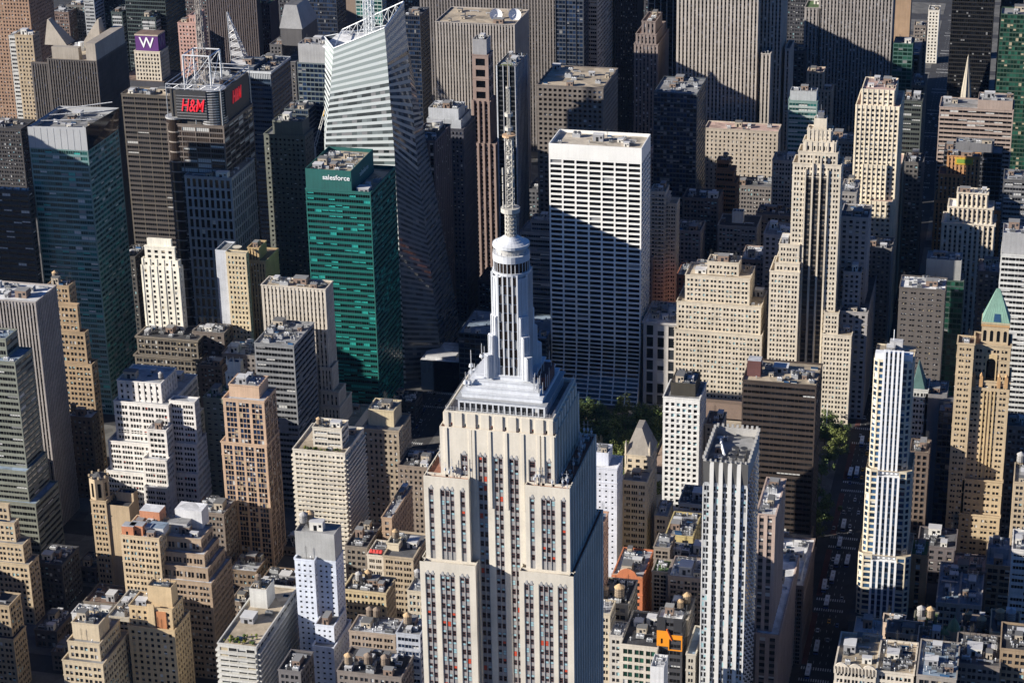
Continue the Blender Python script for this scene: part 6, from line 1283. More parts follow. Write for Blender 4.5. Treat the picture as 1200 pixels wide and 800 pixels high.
# ------------------------------------------------------------------ striped blue-white tower beside the avenue
def fifth425():
    root = empty('apartment_tower', (30, 352, 0), 'slender tower with white ribs over blue glass and yellow-cream sides beside the avenue', 'building')
    cr = wall((.6, .53, .4), .7, .1); wh = wall((.78, .79, .8), .5, .07); gl = 'blue'
    st = St(fh=3.5, bw=4.6, cols=((.07, .93),), sh=(.22, .9), d=.35, gl='blue', blinds=('white',), pb=.12, ml=.4, mt=1.2, fin=None)
    Y = 345.
    T = [(Y-6, 1005.5, 1067, 650, 30), (Y-3, 1014.5, 1068.5, 551, 26), (Y, 1024, 1070.5, 422, 22)]
    bs = [tier_box(t) for t in T]; bs[0][4] = 0
    X0 = bs[2][0]; prev = 0; budget = 100
    order = []
    for i, b in enumerate(bs):
        b[4] = prev; prev = b[5]-1
    for i in (2, 1, 0):
        x0, x1, y0, y1, z0, z1 = bs[i]; mb = MB(); wins = []; cutw = 2.6
        # rounded corners as narrow chamfers
        a0, a1 = x0+cutw, x1-cutw; m0, m1 = x0+(x1-x0)*.27, x1-(x1-x0)*.27
        side = m0-a0; H = z1-z0
        facade(mb, wins, (a0, y0, z0), XV, m0-a0, H, -YV, st, cr); facade(mb, wins, (m1, y0, z0), XV, a1-m1, H, -YV, st, cr)
        d = cutw*.7; q = Vector((cutw, -d, 0)); ln = q.length; u = q/ln
        facade(mb, wins, (x0, y0+d, z0), u, ln, H, Vector((-u.y*-1, -u.x, 0)) if False else Vector((u.y, -u.x, 0)), st, cr)
        q = Vector((cutw, d, 0)); u2 = q/q.length; facade(mb, wins, (a1, y0, z0), u2, q.length, H, Vector((u2.y, -u2.x, 0)), st, cr)
        facade(mb, wins, (x1, y0+d, z0), YV, y1-y0-d, H, XV, st, cr); facade(mb, wins, (x0, y1, z0), -YV, y1-y0-d, H, -XV, st, cr); mb.quad((x1, y1, z0), (x0, y1, z0), (x0, y1, z1), (x1, y1, z1), cr)
        o = mb.build('wall', root, root.location)
        k = 30 if i else 40; budget -= put_windows(wins, o, root, st, k)
        mb = MB(); mb.poly([(x0, y0+d, z1-.8), (a0, y0, z1-.8), (a1, y0, z1-.8), (x1, y0+d, z1-.8), (x1, y1, z1-.8), (x0, y1, z1-.8)], roofm(ROOF['tan'])); ro = mb.build('roof', root, root.location)
        if i == 2: furnish(ro, root, x0+4, x1-4, y0+7, y1-3, z1-.8, 5, random.Random(1))
        # central glazed bay with white ribs, standing proud
        zt = z1-4 if i < 2 else z1+4.5; p = 1.2; n = 4; yb = y0-p
        mb = MB(); bw_ = (m1-m0)/n; nf = int((zt-z0)/3.5)
        for c in range(n-1+1):
            a = m0+c*bw_
            for f in range(nf):
                zz = z0+f*(zt-z0)/nf; zh = (zt-z0)/nf
                mb.quad((a, yb+.5, zz+zh*.3), (a+bw_, yb+.5, zz+zh*.3), (a+bw_, yb+.5, zz+zh), (a, yb+.5, zz+zh), G['blue']); mb.quad((a, yb+.4, zz), (a+bw_, yb+.4, zz), (a+bw_, yb+.4, zz+zh*.3), (a, yb+.4, zz+zh*.3), wall((.2, .25, .34), .5))
        mb.quad((m1, yb+.4, z0), (m1, y0+.01, z0), (m1, y0+.01, zt), (m1, yb+.4, zt), wh); mb.quad((m0, y0+.01, z0), (m0, yb+.4, z0), (m0, yb+.4, zt), (m0, y0+.01, zt), wh); mb.quad((m0, yb+.4, zt), (m1, yb+.4, zt), (m1, y0+3, zt), (m0, y0+3, zt), wh); mb.quad((m1, y0+3, z1-.8), (m0, y0+3, z1-.8), (m0, y0+3, zt), (m1, y0+3, zt), wh); mb.quad((m1, y0, z1-.9), (m1, y0+3, z1-.9), (m1, y0+3, zt), (m1, y0, zt), wh); mb.quad((m0, y0+3, z1-.9), (m0, y0, z1-.9), (m0, y0, zt), (m0, y0+3, zt), wh)
        mb.build('glazed_bay', root, root.location)
        for c in range(n+1):
            a = min(max(m0+c*bw_, m0+.1), m1-.1); m2 = MB(); w_ = .62
            m2.box(a-w_, a+w_, yb-.7, yb+.38, z0-2, zt+(1.8 if i == 2 else .8), wh); m2.build('rib', root, root.location)
    b = bs[2]; mb = MB()
    for x in (b[0]+.5, b[1]-6): mb.box(x, x+5.5, b[2]+1, b[2]+6, b[5]-1, b[5]+3, wh)
    mb.box(b[0]+7, b[1]-7, b[3]-6, b[3]-1, b[5]-1, b[5]+4, wall((.5, .5, .5))); mb.bar((b[0]+9, b[3]-3, b[5]), (b[0]+9, b[3]-3, b[5]+10), .2, wh); mb.build('roof_crown', root, root.location)
    pod = MB(); pod.box(bs[0][0]-3, bs[0][1]+16, Y-14, Y+38, 0, 32, wall((.1, .1, .1)), roofm(ROOF['dark'])); pod.build('podium', root, root.location)
    FOOT.append((bs[0][0]-3, bs[0][1]+16, Y-14, Y+38, 32))
fifth425()
# ------------------------------------------------------------------ white ribbed tower with black pointed crown
def fifth400():
    b = tier_box((178, 823.5, 876.5, 564, 'e889.5')); x0, x1, y0, y1, _, z1 = b; zt = at_y(850, 541, y0).z
    root = empty('hotel_tower', ((x0+x1)/2, (y0+y1)/2, 0), 'white ribbed tower with staggered window strips and dark triangular crown panels', 'building')
    wh = wall((.66, .65, .62), .65, .1); pan = wall((.44, .45, .46), .5, .15); fh = 3.3; n = 5; W = x1-x0; rw = 1.9; nf = int(z1/fh)
    mb = MB(); wins = []; rs = []
    u = x0
    for i in range(n):
        a = x0+W*i/n+(rw/2 if i else .5); e = x0+W*(i+1)/n-(rw/2 if i < n-1 else .5)
        mb.quad((u, y0, 0), (a, y0, 0), (a, y0, z1), (u, y0, z1), wh); u = e; k = (e-a)/2; d = .12
        mb.quad((a, y0+d, 0), (e, y0+d, 0), (e, y0+d, z1), (a, y0+d, z1), pan); mb.quad((a, y0, 0), (a, y0+d, 0), (a, y0+d, z1), (a, y0, z1), wh); mb.quad((e, y0+d, 0), (e, y0, 0), (e, y0, z1), (e, y0+d, z1), wh)
        for f in range(nf):
            for c in range(2):
                s = .22 if (f+c+i) % 2 else .06
                wins.append((Vector((a+c*k+k*s, y0+d-.02, f*fh+.55)), XV, k*.68, fh*.72, -YV))
    mb.quad((u, y0, 0), (x1, y0, 0), (x1, y0, z1), (u, y0, z1), wh)
    mb.quad((x1, y0, 0), (x1, y1, 0), (x1, y1, z1), (x1, y0, z1), wh); mb.quad((x1, y1, 0), (x0, y1, 0), (x0, y1, z1), (x1, y1, z1), wh); mb.quad((x0, y1, 0), (x0, y0, 0), (x0, y0, z1), (x0, y1, z1), wh)
    st = St(gl='dark', blinds=('cyan', 'white', 'grey'), pb=.35); o = mb.build('wall', root, root.location); put_windows(wins, o, root, st, 100)
    for i in range(1, n): x = x0+W*i/n; m2 = MB(); m2.box(x-rw/2, x+rw/2, y0-.75, y0-.004, 0, zt-.5, wh); m2.build('rib', root, root.location)
    # east side: faceted diamond pattern
    mb = MB(); nx, nz = 9, int(z1/3.3); gw = wall((.42, .43, .45), .4); gl = G['dark']
    for i in range(nx):
        for k in range(nz):
            a, c = y0+(y1-y0)*i/nx, y0+(y1-y0)*(i+1)/nx; z0, zz = z1*k/nz, z1*(k+1)/nz; m_ = (a+c)/2+((k % 2)-.5)*(c-a)*.5; q = .7
            A, B, C, D = Vector((x1+.02, a, z0)), Vector((x1+.02, c, z0)), Vector((x1+.02, c, zz)), Vector((x1+.02, a, zz)); E = Vector((x1+q, m_, (z0+zz)/2))
            for p, r_, mt in ((A, B, gw), (B, C, gl if (i+k) % 2 else gw), (C, D, gl), (D, A, gw)):
                nI = len(mb.v); mb.v += [tuple(p), tuple(r_), tuple(E)]; mb.f.append((nI, nI+1, nI+2)); mb.m.append(mb.mi(mt))
    mb.build('faceted_wall', root, root.location)
    # crown: dark pointed panels between the ribs, notched screen round an open roof
    bl = wall((.1, .098, .095), .5, .15); mb = MB(); gl = G['dark']
    for i in range(n):
        a = x0+W*i/n+(rw/2+.02 if i else 0); e = x0+W*(i+1)/n-(rw/2+.02 if i < n-1 else 0); m_ = (a+e)/2
        mb.poly([(a+.5, y0-.06, z1-1), (e-.5, y0-.06, z1-1), (e, y0-.9, zt), (a, y0-.9, zt)], bl); mb.poly([(a, y0, z1-3), (a+.5, y0-.06, z1-1), (a, y0-.9, zt)], bl); mb.poly([(e-.5, y0-.06, z1-1), (e, y0, z1-3), (e, y0-.9, zt)], bl)
    mb.build('crown_panel', root, root.location)
    sc = wall((.4, .39, .37)); mb = MB(); mb.box(x0, x1, y0+.01, y0+.6, z1, zt, sc); mb.box(x1-.5, x1, y0+.61, y1, z1, zt, sc); mb.box(x0, x0+.5, y0+.61, y1, z1, zt, sc); mb.box(x0+.51, x1-.51, y1-.5, y1, z1, zt, sc)
    for i in range(9):
        t = (i+.5)/9
        for x in (x0, x1): mb.box(x-.6, x+.6, y0+(y1-y0)*t-.55, y0+(y1-y0)*t+.55, zt+.003, zt+1.5, sc)
        mb.box(x0+(x1-x0)*t-.55, x0+(x1-x0)*t+.55, y1-.6, y1+.4, zt+.003, zt+1.5, sc); mb.box(x0+(x1-x0)*t-.4, x0+(x1-x0)*t+.4, y0-.8, y0+.3, zt+.003, zt+.9, sc)
    mb.build('crown_screen', root, root.location)
    mb = MB(); zr = zt-4; mb.quad((x0+.6, y0+.7, zr), (x1-.6, y0+.7, zr), (x1-.6, y1-.6, zr), (x0+.6, y1-.6, zr), roofm(ROOF['grey'])); ro = mb.build('roof', root, root.location)
    m2 = MB(); g = metal((.5, .5, .5)); 
    for i in range(2):
        for k in range(3): m2.cyl(x1-4.6-i*4, y0+8+k*5, zr, zr+3.4, 1.8, 1.8, 12, g, plain((.04, .04, .04)))
    m2.build('cooling_tower', root, root.location); m2 = MB(); m2.bar((x0+3, y1-6, zr+1), (x0+9, y0+7, zr+4.4), .7, wall((.75, .75, .75))); m2.bar((x0+2, y1-7, zr+1), (x0+5, y1-8, zr+1.8), .8, wall((.75, .75, .75))); m2.build('window_washing_crane', root, root.location)
    furnish(ro, root, x0+2, x0+9, y0+2, y1-3, zr, 8, random.Random(6)); FOOT.append((x0, x1, y0, y1, z1))
fifth400()
# ------------------------------------------------------------------ tan tower with the green pyramid
def pyr():
    root, bx = bld('office_tower', 'tan masonry tower with a green copper pyramid roof and arched crown window', [
        (452, 1124, 1172, 603, 30, None), (455, 1128, 1175.5, 562, 26, None), (458, 1136, 1184, 446, 22, None), (460, 1141, 1185, 404, 19, None), (463, 1151, 1183, 378, 13, 'blank'), (455, 1122, 1142, 402, 12, None, 'g')],
        mk('pair', bw=9, fh=3.7, cols=((.1, .24), (.29, .43), (.57, .71), (.76, .9)), sh=(.25, .7), gl='dark', blinds=('white', 'tan'), pb=.3), (.5, .39, .25), 'brown', 2, cor=(.9, .45))
    b = bx[4]; cu = wall((.19, .33, .26), .6, .2); tip = at_y(1166, 338, (b[2]+b[3])/2); mb = MB(); xm, ym = (b[0]+b[1])/2, (b[2]+b[3])/2
    mb.prism([(b[0]-.5, b[2]-.5), (b[1]+.5, b[2]-.5), (b[1]+.5, b[3]+.5), (b[0]-.5, b[3]+.5)], b[5]-1, tip.z, cu, None, [(xm-1, ym-.6), (xm+1, ym-.6), (xm+1, ym+.6), (xm-1, ym+.6)])
    base = [Vector((b[0]-.5, b[2]-.5, b[5]-1)), Vector((b[1]+.5, b[2]-.5, b[5]-1))]; top = [Vector((xm-1, ym-.6, tip.z)), Vector((xm+1, ym-.6, tip.z))]
    for i in range(11): p = base[0].lerp(base[1], i/10); q = top[0].lerp(top[1], i/10); mb.bar(p, q, .12, cu)
    p0 = base[0].lerp(base[1], .42); p1 = base[0].lerp(base[1], .68); q0 = top[0].lerp(top[1], .42); q1 = top[0].lerp(top[1], .68); e = Vector((0, -.2, .12))
    mb.quad(p0.lerp(q0, .07)+e, p1.lerp(q1, .07)+e, p1.lerp(q1, .3)+e, p0.lerp(q0, .3)+e, G['blue']); mb.build('pyramid_roof', root, root.location)
    mb = MB(); W = b[1]-b[0]; tn = wall((.5, .3, .14))
    for k in range(4):                         # arched windows under the pyramid
        x = b[0]+W*(k+.5)/4; h = W*.06; z0 = b[5]-12; pts = [(x-h, z0), (x+h, z0)]+[(x+h*math.cos(math.pi*q/6), b[5]-6+h*math.sin(math.pi*q/6)) for q in range(7)]; mb.poly([(u, b[2]-.06, v) for u, v in pts], G['black'])
    mb.build('arched_window', root, root.location); mb = MB(); ring(mb, b[0], b[1], b[2], b[3], b[5]-2.6, b[5]-.9, .4, tn); mb.build('frieze', root, root.location)
    b = bx[3]; W = b[1]-b[0]; mb = MB(); x = b[0]+W*.5; h = W*.12; z0 = b[5]-32; pts = [(x-h, z0), (x+h, z0)]+[(x+h*math.cos(math.pi*q/8), b[5]-11+h*math.sin(math.pi*q/8)) for q in range(9)]; mb.poly([(u, b[2]-.5, v) for u, v in pts], G['black']); pts2 = [((u-x)*1.25+x, (v-z0)*1.06+z0-1) for u, v in pts]; mb.prism([(x-h*1.3, b[2]-.45), (x+h*1.3, b[2]-.45), (x+h*1.3, b[2]-.004), (x-h*1.3, b[2]-.004)], z0-1, b[5]-6, wall((.56, .42, .23))); mb.build('arched_window', root, root.location)
    b = bx[2]; W = b[1]-b[0]; mb = MB()
    for k in range(4): x = b[0]+W*(.365+.09*k); mb.box(x-.45, x+.45, b[2]-.5, b[2]-.004, b[4], b[5]-7, wall((.56, .42, .23)))
    mb.build('pier', root, root.location); mb = MB()
    for x in (b[0]+.1*W, b[0]+.28*W, b[1]-.28*W, b[1]-.1*W):
        mb.box(x-1, x+1, b[2]-.9, b[2]-.1, b[5]-4, b[5]+3.4, tn); mb.cyl(x, b[2]-.5, b[5]+3.4, b[5]+5.2, 1, .2, 8, tn)
    mb.build('finial', root, root.location)
pyr()
# ------------------------------------------------------------------ cathedral spire behind the pink banded tower
def spire():
    p = at_y(1130, 120, 1300); t = at_y(1134, 64, 1300); root = empty('cathedral', (p.x, p.y, 0), 'pale tapered cathedral spire rising behind the pink banded tower', 'church'); st = wall((.42, .38, .31)); mb = MB()
    mb.box(p.x-6, p.x+6, p.y-6, p.y+6, 0, p.z-4, st); mb.build('tower', root, root.location); mb = MB(); mb.cyl(p.x+1, p.y, p.z-4, t.z, 6, .2, 8, st)
    for k in range(8):
        a = 2*math.pi*k/8; mb.bar((p.x+1+6*math.cos(a), p.y+6*math.sin(a), p.z-4), (p.x+1+.3*math.cos(a), p.y+.3*math.sin(a), t.z-2), .3, st); mb.cyl(p.x+6.5*math.cos(a), p.y+6.5*math.sin(a), p.z-6, p.z+5, .8, .05, 6, st)
    mb.build('spire', root, root.location)
spire()
# ------------------------------------------------------------------ ground, blocks, avenue, park
def asphalt(c=(.034, .034, .037)): return roofm(c, .3, 'asphalt')
mb = MB(); mb.quad((-9000, -6000, 0), (9000, -6000, 0), (9000, 14000, 0), (-9000, 14000, 0), asphalt()); structure(mb, 'ground')
mb = MB(); pv = roofm((.11, .107, .1), .45, 'paving')
XS = [(-859, -600), (-571, -326), (-296, -15), (15, 140), (170, 300), (330, 560)]
for k in range(33, 60):
    y0 = 80.5*(k-34)+(15 if k in (34, 42, 57) else 9); y1 = 80.5*(k+1-34)-(15 if k+1 in (34, 42, 57) else 9)
    if k in (40, 41): spans = [s for s in XS if s[0] not in (-296,)]+([(-296, -15)] if k == 40 else [])
    else: spans = XS
    for a, b in spans:
        e = 80.5*(42-34)-15 if (k == 40 and a == -296) else y1
        mb.box(a, b, y0, e, -.2, .13, pv)
structure(mb, 'sidewalk')
# painted markings and the red bus lane of the avenue
mb = MB(); wp = roofm((.5, .5, .48), .4, 'road_paint'); rd = roofm((.085, .03, .026), .35, 'bus_lane_paint')
for k in range(35, 58):
    y = 80.5*(k-34); h = 15 if k in (42, 57) else 9
    for yy in (y-h+1.2, y+h-4.2):
        for i in range(13): x = -8.2+i*1.35; mb.quad((x, yy, .008), (x+.62, yy, .008), (x+.62, yy+3, .008), (x, yy+3, .008), wp)
    y1 = y+80.5-(15 if k+1 in (42, 57) else 9)
    for x in (-5.2, -1.9, 1.7, 5.2):
        yy = y+h+3
        while yy < y1-3: mb.quad((x-.08, yy, .008), (x+.08, yy, .008), (x+.08, yy+3, .008), (x-.08, yy+3, .008), wp); yy += 9
for k in (40, 41, 42):
    y = 80.5*(k-34); h = 15 if k == 42 else 9
    for yy in (y-h+1.2, y+h-4.2):
        for i in range(15): x = -321+i*1.4; mb.quad((x, yy, .008), (x+.62, yy, .008), (x+.62, yy+3, .008), (x, yy+3, .008), wp)
for i in range(30):
    for x in (-317, -313.5, -310, -306.5): mb.quad((x-.08, 500+i*9, .008), (x+.08, 500+i*9, .008), (x+.08, 503+i*9, .008), (x-.08, 503+i*9, .008), wp)
structure(mb, 'road_markings')
mb = MB()
for k in range(36, 50): y = 80.5*(k-34); mb.quad((-9, y+10, .004), (-5.4, y+10, .004), (-5.4, y+70, .004), (-9, y+70, .004), rd)
structure(mb, 'bus_lane')
mb = MB(); mb.quad((-285, 500, .14), (-140, 500, .14), (-140, 632, .14), (-285, 632, .14), roofm((.05, .09, .02), .3, 'turf')); structure(mb, 'lawn')
# ------------------------------------------------------------------ vehicles
def m_tyre(): return plain((.02, .02, .02), .8, 'tyre_rubber')
def car_proto(name, label, col, group, L=4.7, W=1.85, H=1.5, sign=False, cat='car'):
    root = empty(name, (0, 0, 0), label, cat, group); bm = metal(col, .3, .2, 'car_paint'); gl = G['black']
    sec = [(-.5, .45, .72, .9), (-.47, .3, .8, .96), (-.2, .28, .86, 1), (.15, .28, .88, 1), (.42, .3, .78, .97), (.5, .42, .66, .9)]
    mb = MB()
    for (a, z0, z1, w0), (b, z2, z3, w1) in zip(sec, sec[1:]):
        for s in (-1, 1):
            q = [(s*W/2*w0, a*L, z0), (s*W/2*w1, b*L, z2), (s*W/2*w1, b*L, z3), (s*W/2*w0, a*L, z1)]; mb.quad(*(q if s > 0 else q[::-1]), bm)
        mb.quad((-W/2*w0, a*L, z1), (W/2*w0, a*L, z1), (W/2*w1, b*L, z3), (-W/2*w1, b*L, z3), bm)
    for i in (0, -1):
        a, z0, z1, w_ = sec[i]; q = [(-W/2*w_, a*L, z0), (W/2*w_, a*L, z0), (W/2*w_, a*L, z1), (-W/2*w_, a*L, z1)]; mb.quad(*(q if i == 0 else q[::-1]), bm)
    mb.build('body', root)
    mb = MB(); mb.prism([(-W*.45, -L*.28), (W*.45, -L*.28), (W*.45, L*.3), (-W*.45, L*.3)], .84, H-.06, gl, None, [(-W*.36, -L*.12), (W*.36, -L*.12), (W*.36, L*.2), (-W*.36, L*.2)]); mb.build('windows', root)
    mb = MB(); mb.box(-W*.37, W*.37, -L*.13, L*.21, H-.06, H, bm); mb.build('roof', root)
    for sx in (-1, 1):
        for sy in (-.31, .3):
            mb = MB()
            n = 10; c = [(sy*L+.33*math.cos(2*math.pi*k/n), .33+.33*math.sin(2*math.pi*k/n)) for k in range(n)]; xa, xb = sx*W*.42, sx*W*.51
            for k in range(n): p, q = c[k], c[(k+1) % n]; mb.quad((xa, *p), (xa, *q), (xb, *q), (xb, *p), m_tyre())
            mb.poly([(xb, *p) for p in c], metal((.3, .3, .3))); mb.build('wheel', root)
    if sign: mb = MB(); mb.box(-.4, .4, -.1, .1, H, H+.2, plain((.7, .65, .3))); mb.build('roof_sign', root)
    return root
def bus_proto():
    root = empty('city_bus', (0, 0, 0), '', 'bus', 'buses on the avenue'); wh = plain((.62, .64, .66), .4, 'bus_paint'); L, W, H = 12.2, 2.6, 3.1
    mb = MB(); mb.box(-W/2, W/2, -L/2, L/2, .35, 1.35, plain((.08, .12, .3), .4, 'bus_paint')); mb.box(-W/2, W/2, -L/2, L/2, 2.35, H, wh); mb.build('body', root)
    mb = MB(); mb.box(-W/2+.04, W/2-.04, -L/2+.04, L/2-.04, 1.35, 2.35, G['black'])
    mb.build('windows', root); mb = MB(); mb.box(-W/2+.1, W/2-.1, -L/2+.15, L/2-.15, H, H+.08, plain((.7, .72, .74), .5)); mb.box(-.8, .8, -4.6, -2.4, H+.08, H+.34, plain((.5, .5, .5))); mb.box(-.5, .5, 1.6, 2.6, H+.08, H+.2, plain((.3, .3, .32))); mb.build('roof', root)
    for sx in (-1, 1):
        for y in (-3.6, 3.8):
            mb = MB(); n = 10; c = [(y+.5*math.cos(2*math.pi*k/n), .5+.5*math.sin(2*math.pi*k/n)) for k in range(n)]; xa, xb = sx*W*.4, sx*W*.505
            for k in range(n): p, q = c[k], c[(k+1) % n]; mb.quad((xa, *p), (xa, *q), (xb, *q), (xb, *p), m_tyre())
            mb.poly([(xb, *p) for p in c], metal((.3, .3, .3))); mb.build('wheel', root)
    return root
B0 = bus_proto(); first = True
for lb, x, y in (('white-roofed bus at the sunlit cross street', 1010, 517), ('white-roofed bus above the double crosswalk, left of two abreast', 996.6, 554), ('white-roofed bus above the double crosswalk, right of two abreast', 1004, 553), ('white-roofed bus below the double crosswalk', 988.6, 615), ('white-roofed bus just left of the striped tower middle', 984, 636), ('white-roofed bus left of a pair abreast beside the striped tower', 981, 657), ('white-roofed bus nearest the striped tower', 993, 657), ('white-roofed bus between the pair abreast and the scaffolded block', 975.6, 676), ('white-roofed bus closest to the scaffolded block', 966, 686), ('white-roofed bus stopped on the middle crosswalk', 969, 705), ('white-roofed bus alone beside the pink stone tower', 957, 758), ('white-roofed bus at the bottom edge of the avenue', 947, 786), ('far white-roofed bus behind the charcoal brick tower, left one', 1054, 314), ('far white-roofed bus behind the charcoal brick tower, right one', 1063, 312), ('far white-roofed bus, topmost of the group near the charcoal brick tower', 1066, 304)):
    o = B0 if first else copy_tree(B0); first = False; p = at_z(x, y, 1.5); o.location = (p.x, p.y, .01); o.rotation_euler = (0, 0, rng.uniform(-.02, .02)); o['label'] = lb
T0 = car_proto('taxi', '', (.75, .36, .01), 'yellow taxis on the avenue', sign=True, cat='taxi'); first = True
for lb, x, y in (('yellow taxi crossing the sunlit street', 1021, 506), ('yellow taxi beside the bus at the sunlit street', 1018.6, 515), ('yellow taxi between the sunlit street and double crosswalk', 1016, 531), ('yellow taxi beside the two abreast buses, upper one', 1011, 549.6), ('yellow taxi beside the two abreast buses, lower one', 1010, 559), ('yellow taxi below the middle crosswalk', 971.6, 727)):
    o = T0 if first else copy_tree(T0); first = False; p = at_z(x, y, .7); o.location = (p.x, p.y, .01); o['label'] = lb
C = [car_proto('car', '', c, 'cars on the avenue') for c in ((.5, .52, .55), (.03, .035, .04), (.03, .07, .2), (.25, .26, .27))]; used = [0]*4
cars = [('silver car on the double crosswalk', 1002, 585, 0), ('dark car right of the double crosswalk', 1009.6, 585.6, 1), ('silver car below the double crosswalk beside the striped tower', 1006, 600, 0), ('silver car right of a bus, beside the striped tower', 996, 616, 0), ('grey car at the left kerb left of a bus', 977, 618, 3), ('blue car below the middle crosswalk', 981, 732, 2)]
for lb, x, y, k in cars:
    o = C[k] if not used[k] else copy_tree(C[k]); used[k] = 1; p = at_z(x, y, .7); o.location = (p.x, p.y, .01); o['label'] = lb
r = random.Random(21); n = 0
for i in range(120):                       # more traffic in the shaded stretches, indistinct
    Y = r.uniform(345, 1450); lane = r.choice((-3.5, 0, 3.4, 6.6)); k = r.choice((0, 0, 1, 3, 2))
    p = px((lane, Y, 0)); 
    if any(abs(p[0]-q[1])+abs(p[1]-q[2])*1.2 < 9 for q in cars): continue
    cars.append(('', p[0], p[1])); o = C[k] if not used[k] else copy_tree(C[k]); used[k] = 1; o.location = (lane, Y, .01)
    o['label'] = ('silver', 'black', 'dark blue', 'grey')[k]+' car driving down the shaded avenue'
for i in range(16):
    k = r.choice((0, 1, 1, 3, 2)); o = copy_tree(C[k]); o.location = (r.choice((-315, -311.7, -308.2)), 548+i*9.5, .01); o['label'] = ('silver', 'black', 'dark blue', 'grey')[k]+' car on the shaded cross avenue left of the spire'; o['group'] = 'cars on the cross avenue'
# ------------------------------------------------------------------ trees
def leafm(c):
    key = ('leaf', c)
    if key in _mats: return _mats[key]
    mt, t, b = _new('foliage'); g = t.nodes.new('ShaderNodeNewGeometry'); mr = t.nodes.new('ShaderNodeMapRange'); mr.inputs[3].default_value = .45; mr.inputs[4].default_value = 1.6; t.links.new(g.outputs['Random Per Island'], mr.inputs[0])
    mc = t.nodes.new('ShaderNodeMix'); mc.data_type = 'RGBA'; mc.blend_type = 'MULTIPLY'; mc.inputs[0].default_value = 1; mc.inputs[6].default_value = (*c, 1); t.links.new(mr.outputs[0], mc.inputs[7]); t.links.new(mc.outputs[2], b.inputs['Base Color']); b.inputs['Roughness'].default_value = .7
    _mats[key] = mt; return mt
def tree_proto(seed, c, H=21, Rr=7.5):
    r = random.Random(seed); root = empty('tree', (0, 0, 0), 'broad leafy plane tree among many in the park', 'tree', 'plane trees in the park'); bk = wall((.14, .11, .08)); mb = MB(); mb.cyl(0, 0, 0, H*.4, .5, .3, 8, bk)
    for k in range(7): a = r.uniform(0, 6.28); mb.bar((0, 0, H*r.uniform(.28, .4)), (Rr*.6*math.cos(a), Rr*.6*math.sin(a), H*r.uniform(.55, .8)), .16, bk)
    mb.build('trunk', root); mb = MB(); lm = [leafm(c), leafm(tuple(v*1.25 for v in c))]
    cl = [(Vector((r.gauss(0, Rr*.42), r.gauss(0, Rr*.42), H*.62+r.gauss(0, H*.13))), r.uniform(1.6, 3)) for _ in range(26)]
    for c_, s in cl:
        for q in range(75):
            a = Vector((r.gauss(0, 1), r.gauss(0, 1), r.gauss(0, 1))).normalized(); p = c_+a*s*r.uniform(.55, 1.08); n_ = (a+Vector((r.gauss(0, .6), r.gauss(0, .6), r.gauss(0, .6)+.5))).normalized(); u = n_.orthogonal().normalized()*r.uniform(.22, .5); v = n_.cross(u.normalized())*r.uniform(.2, .45); mb.quad(p-u-v, p+u-v*.6, p+u*.7+v, p-u*.8+v, lm[q % 2])
    mb.build('crown', root); return root
TP = [tree_proto(s, c) for s, c in ((1, (.075, .11, .025)), (2, (.1, .12, .025)), (3, (.06, .095, .025)))]; tu = [0]*3
def tree(x, y, s, lb=None, grp=None):
    k = rng.randrange(3); o = TP[k] if not tu[k] else copy_tree(TP[k]); tu[k] = 1; o.location = (x, y, .13); o.scale = (s, s, s*rng.uniform(.9, 1.15)); o.rotation_euler = (0, 0, rng.uniform(0, 6.3))
    if lb: o['label'] = lb; o['group'] = grp
for i in range(11):
    for j in range(9): tree(-268+i*14+rng.uniform(-3, 3), 508+j*15+rng.uniform(-3, 3), rng.uniform(.8, 1.15))
for x, y in ((966, 520), (980, 516), (990, 527), (972, 545), (962, 560), (985, 540), (972, 606), (978, 620), (955, 508), (970, 500), (992, 515), (958, 585), (968, 632)):
    p = at_z(x, y+6, 0); tree(min(p.x, -16), p.y, rng.uniform(.75, .95), 'leafy tree beside the avenue in front of the marble library', 'trees beside the avenue')
# ------------------------------------------------------------------ marble library behind the dark brown tower, flagpole
root = empty('library', (-75, 570, 0), 'low white marble library with dark copper roofs behind the dark brown tower', 'building'); mb = MB(); wins = []; mar = wall((.55, .52, .47)); stl = mk('mas', bw=8, fh=9, cols=((.3, .7),))
box_walls(mb, wins, -130, -42, 508, 628, 0, 24, stl, mar); o = mb.build('wall', root, root.location); put_windows(wins, o, root, stl, 60); mb = MB()
for a in ((-128, -44, 510, 534), (-128, -44, 602, 626), (-128, -104, 536, 600), (-70, -44, 536, 600)): mb.prism([(a[0], a[2]), (a[1], a[2]), (a[1], a[3]), (a[0], a[3])], 24.01, 31, wall((.17, .12, .09)), None, [(a[0]+9, a[2]+9), (a[1]-9, a[2]+9), (a[1]-9, a[3]-9), (a[0]+9, a[3]-9)])
mb.box(-103, -71, 537, 599, 20, 24.3, roofm(ROOF['tan'])); mb.build('roof', root, root.location)
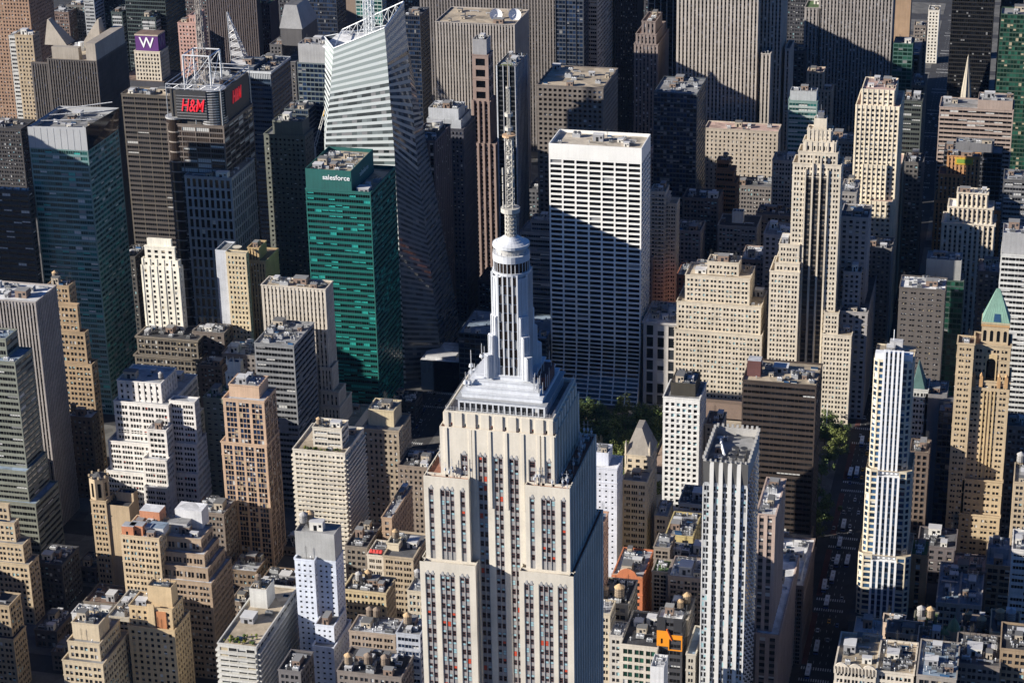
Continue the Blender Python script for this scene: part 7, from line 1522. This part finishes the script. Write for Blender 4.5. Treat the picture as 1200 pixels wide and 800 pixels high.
p = at_z(968, 512, 0); rt = empty('flagpole', (min(p.x, -20), p.y, 0), 'tall white flagpole among the trees beside the avenue', 'flagpole'); mb = MB(); mb.cyl(rt.location.x, rt.location.y, 0, 26, .3, .15, 8, plain((.8, .8, .8))); mb.build('pole', rt, rt.location); mb = MB(); mb.cyl(rt.location.x, rt.location.y, 0, 2.4, 1.2, .9, 10, wall((.35, .33, .3))); mb.build('base', rt, rt.location)
# yellow and white tower crane by the pointed glass tower
p = at_y(369, 172, 800); q = at_y(383, 122, 800); rt = empty('tower_crane', (p.x, p.y, 0), 'white and yellow crane jib leaning beside the pointed glass tower', 'crane'); mb = MB(); wt = metal((.7, .7, .68), .4, .2); yl = plain((.6, .35, .03))
for s in (-1, 1): mb.bar(p+XV*s, q+XV*s*.6, .3, wt)
for k in range(10): mb.bar(p.lerp(q, k/10)+XV*(1 if k % 2 else -1), p.lerp(q, (k+1)/10)+XV*(-1 if k % 2 else 1), .18, wt)
mb.build('jib', rt, rt.location); mb = MB(); mb.bar(p.lerp(q, .72), q+Vector((1, 0, 4)), .7, yl); mb.build('counterweight', rt, rt.location); mb = MB(); mb.bar((p.x, p.y, 0), p, .9, wt); mb.build('tower', rt, rt.location)
for t_ in _tp:
    if not t_['label']:
        for c_ in list(t_.children): bpy.data.objects.remove(c_)
        bpy.data.objects.remove(t_)

# thin summer haze over the whole city
mb = MB(); mb.box(-1700, 1300, -1100, 3000, -1.5, 660, plain((1, 1, 1))); hz = mb.build('haze'); hz['kind'] = 'stuff'
hm = bpy.data.materials.new('haze'); hm.use_nodes = True; nt_ = hm.node_tree; nt_.nodes.clear(); ou = nt_.nodes.new('ShaderNodeOutputMaterial'); pv_ = nt_.nodes.new('ShaderNodeVolumePrincipled')
pv_.inputs['Color'].default_value = (.3, .55, 1, 1); pv_.inputs['Density'].default_value = .000006; pv_.inputs['Anisotropy'].default_value = .2; nt_.links.new(pv_.outputs[0], ou.inputs['Volume']); hz.data.materials.clear(); hz.data.materials.append(hm)
SC.cycles.volume_bounces = 0
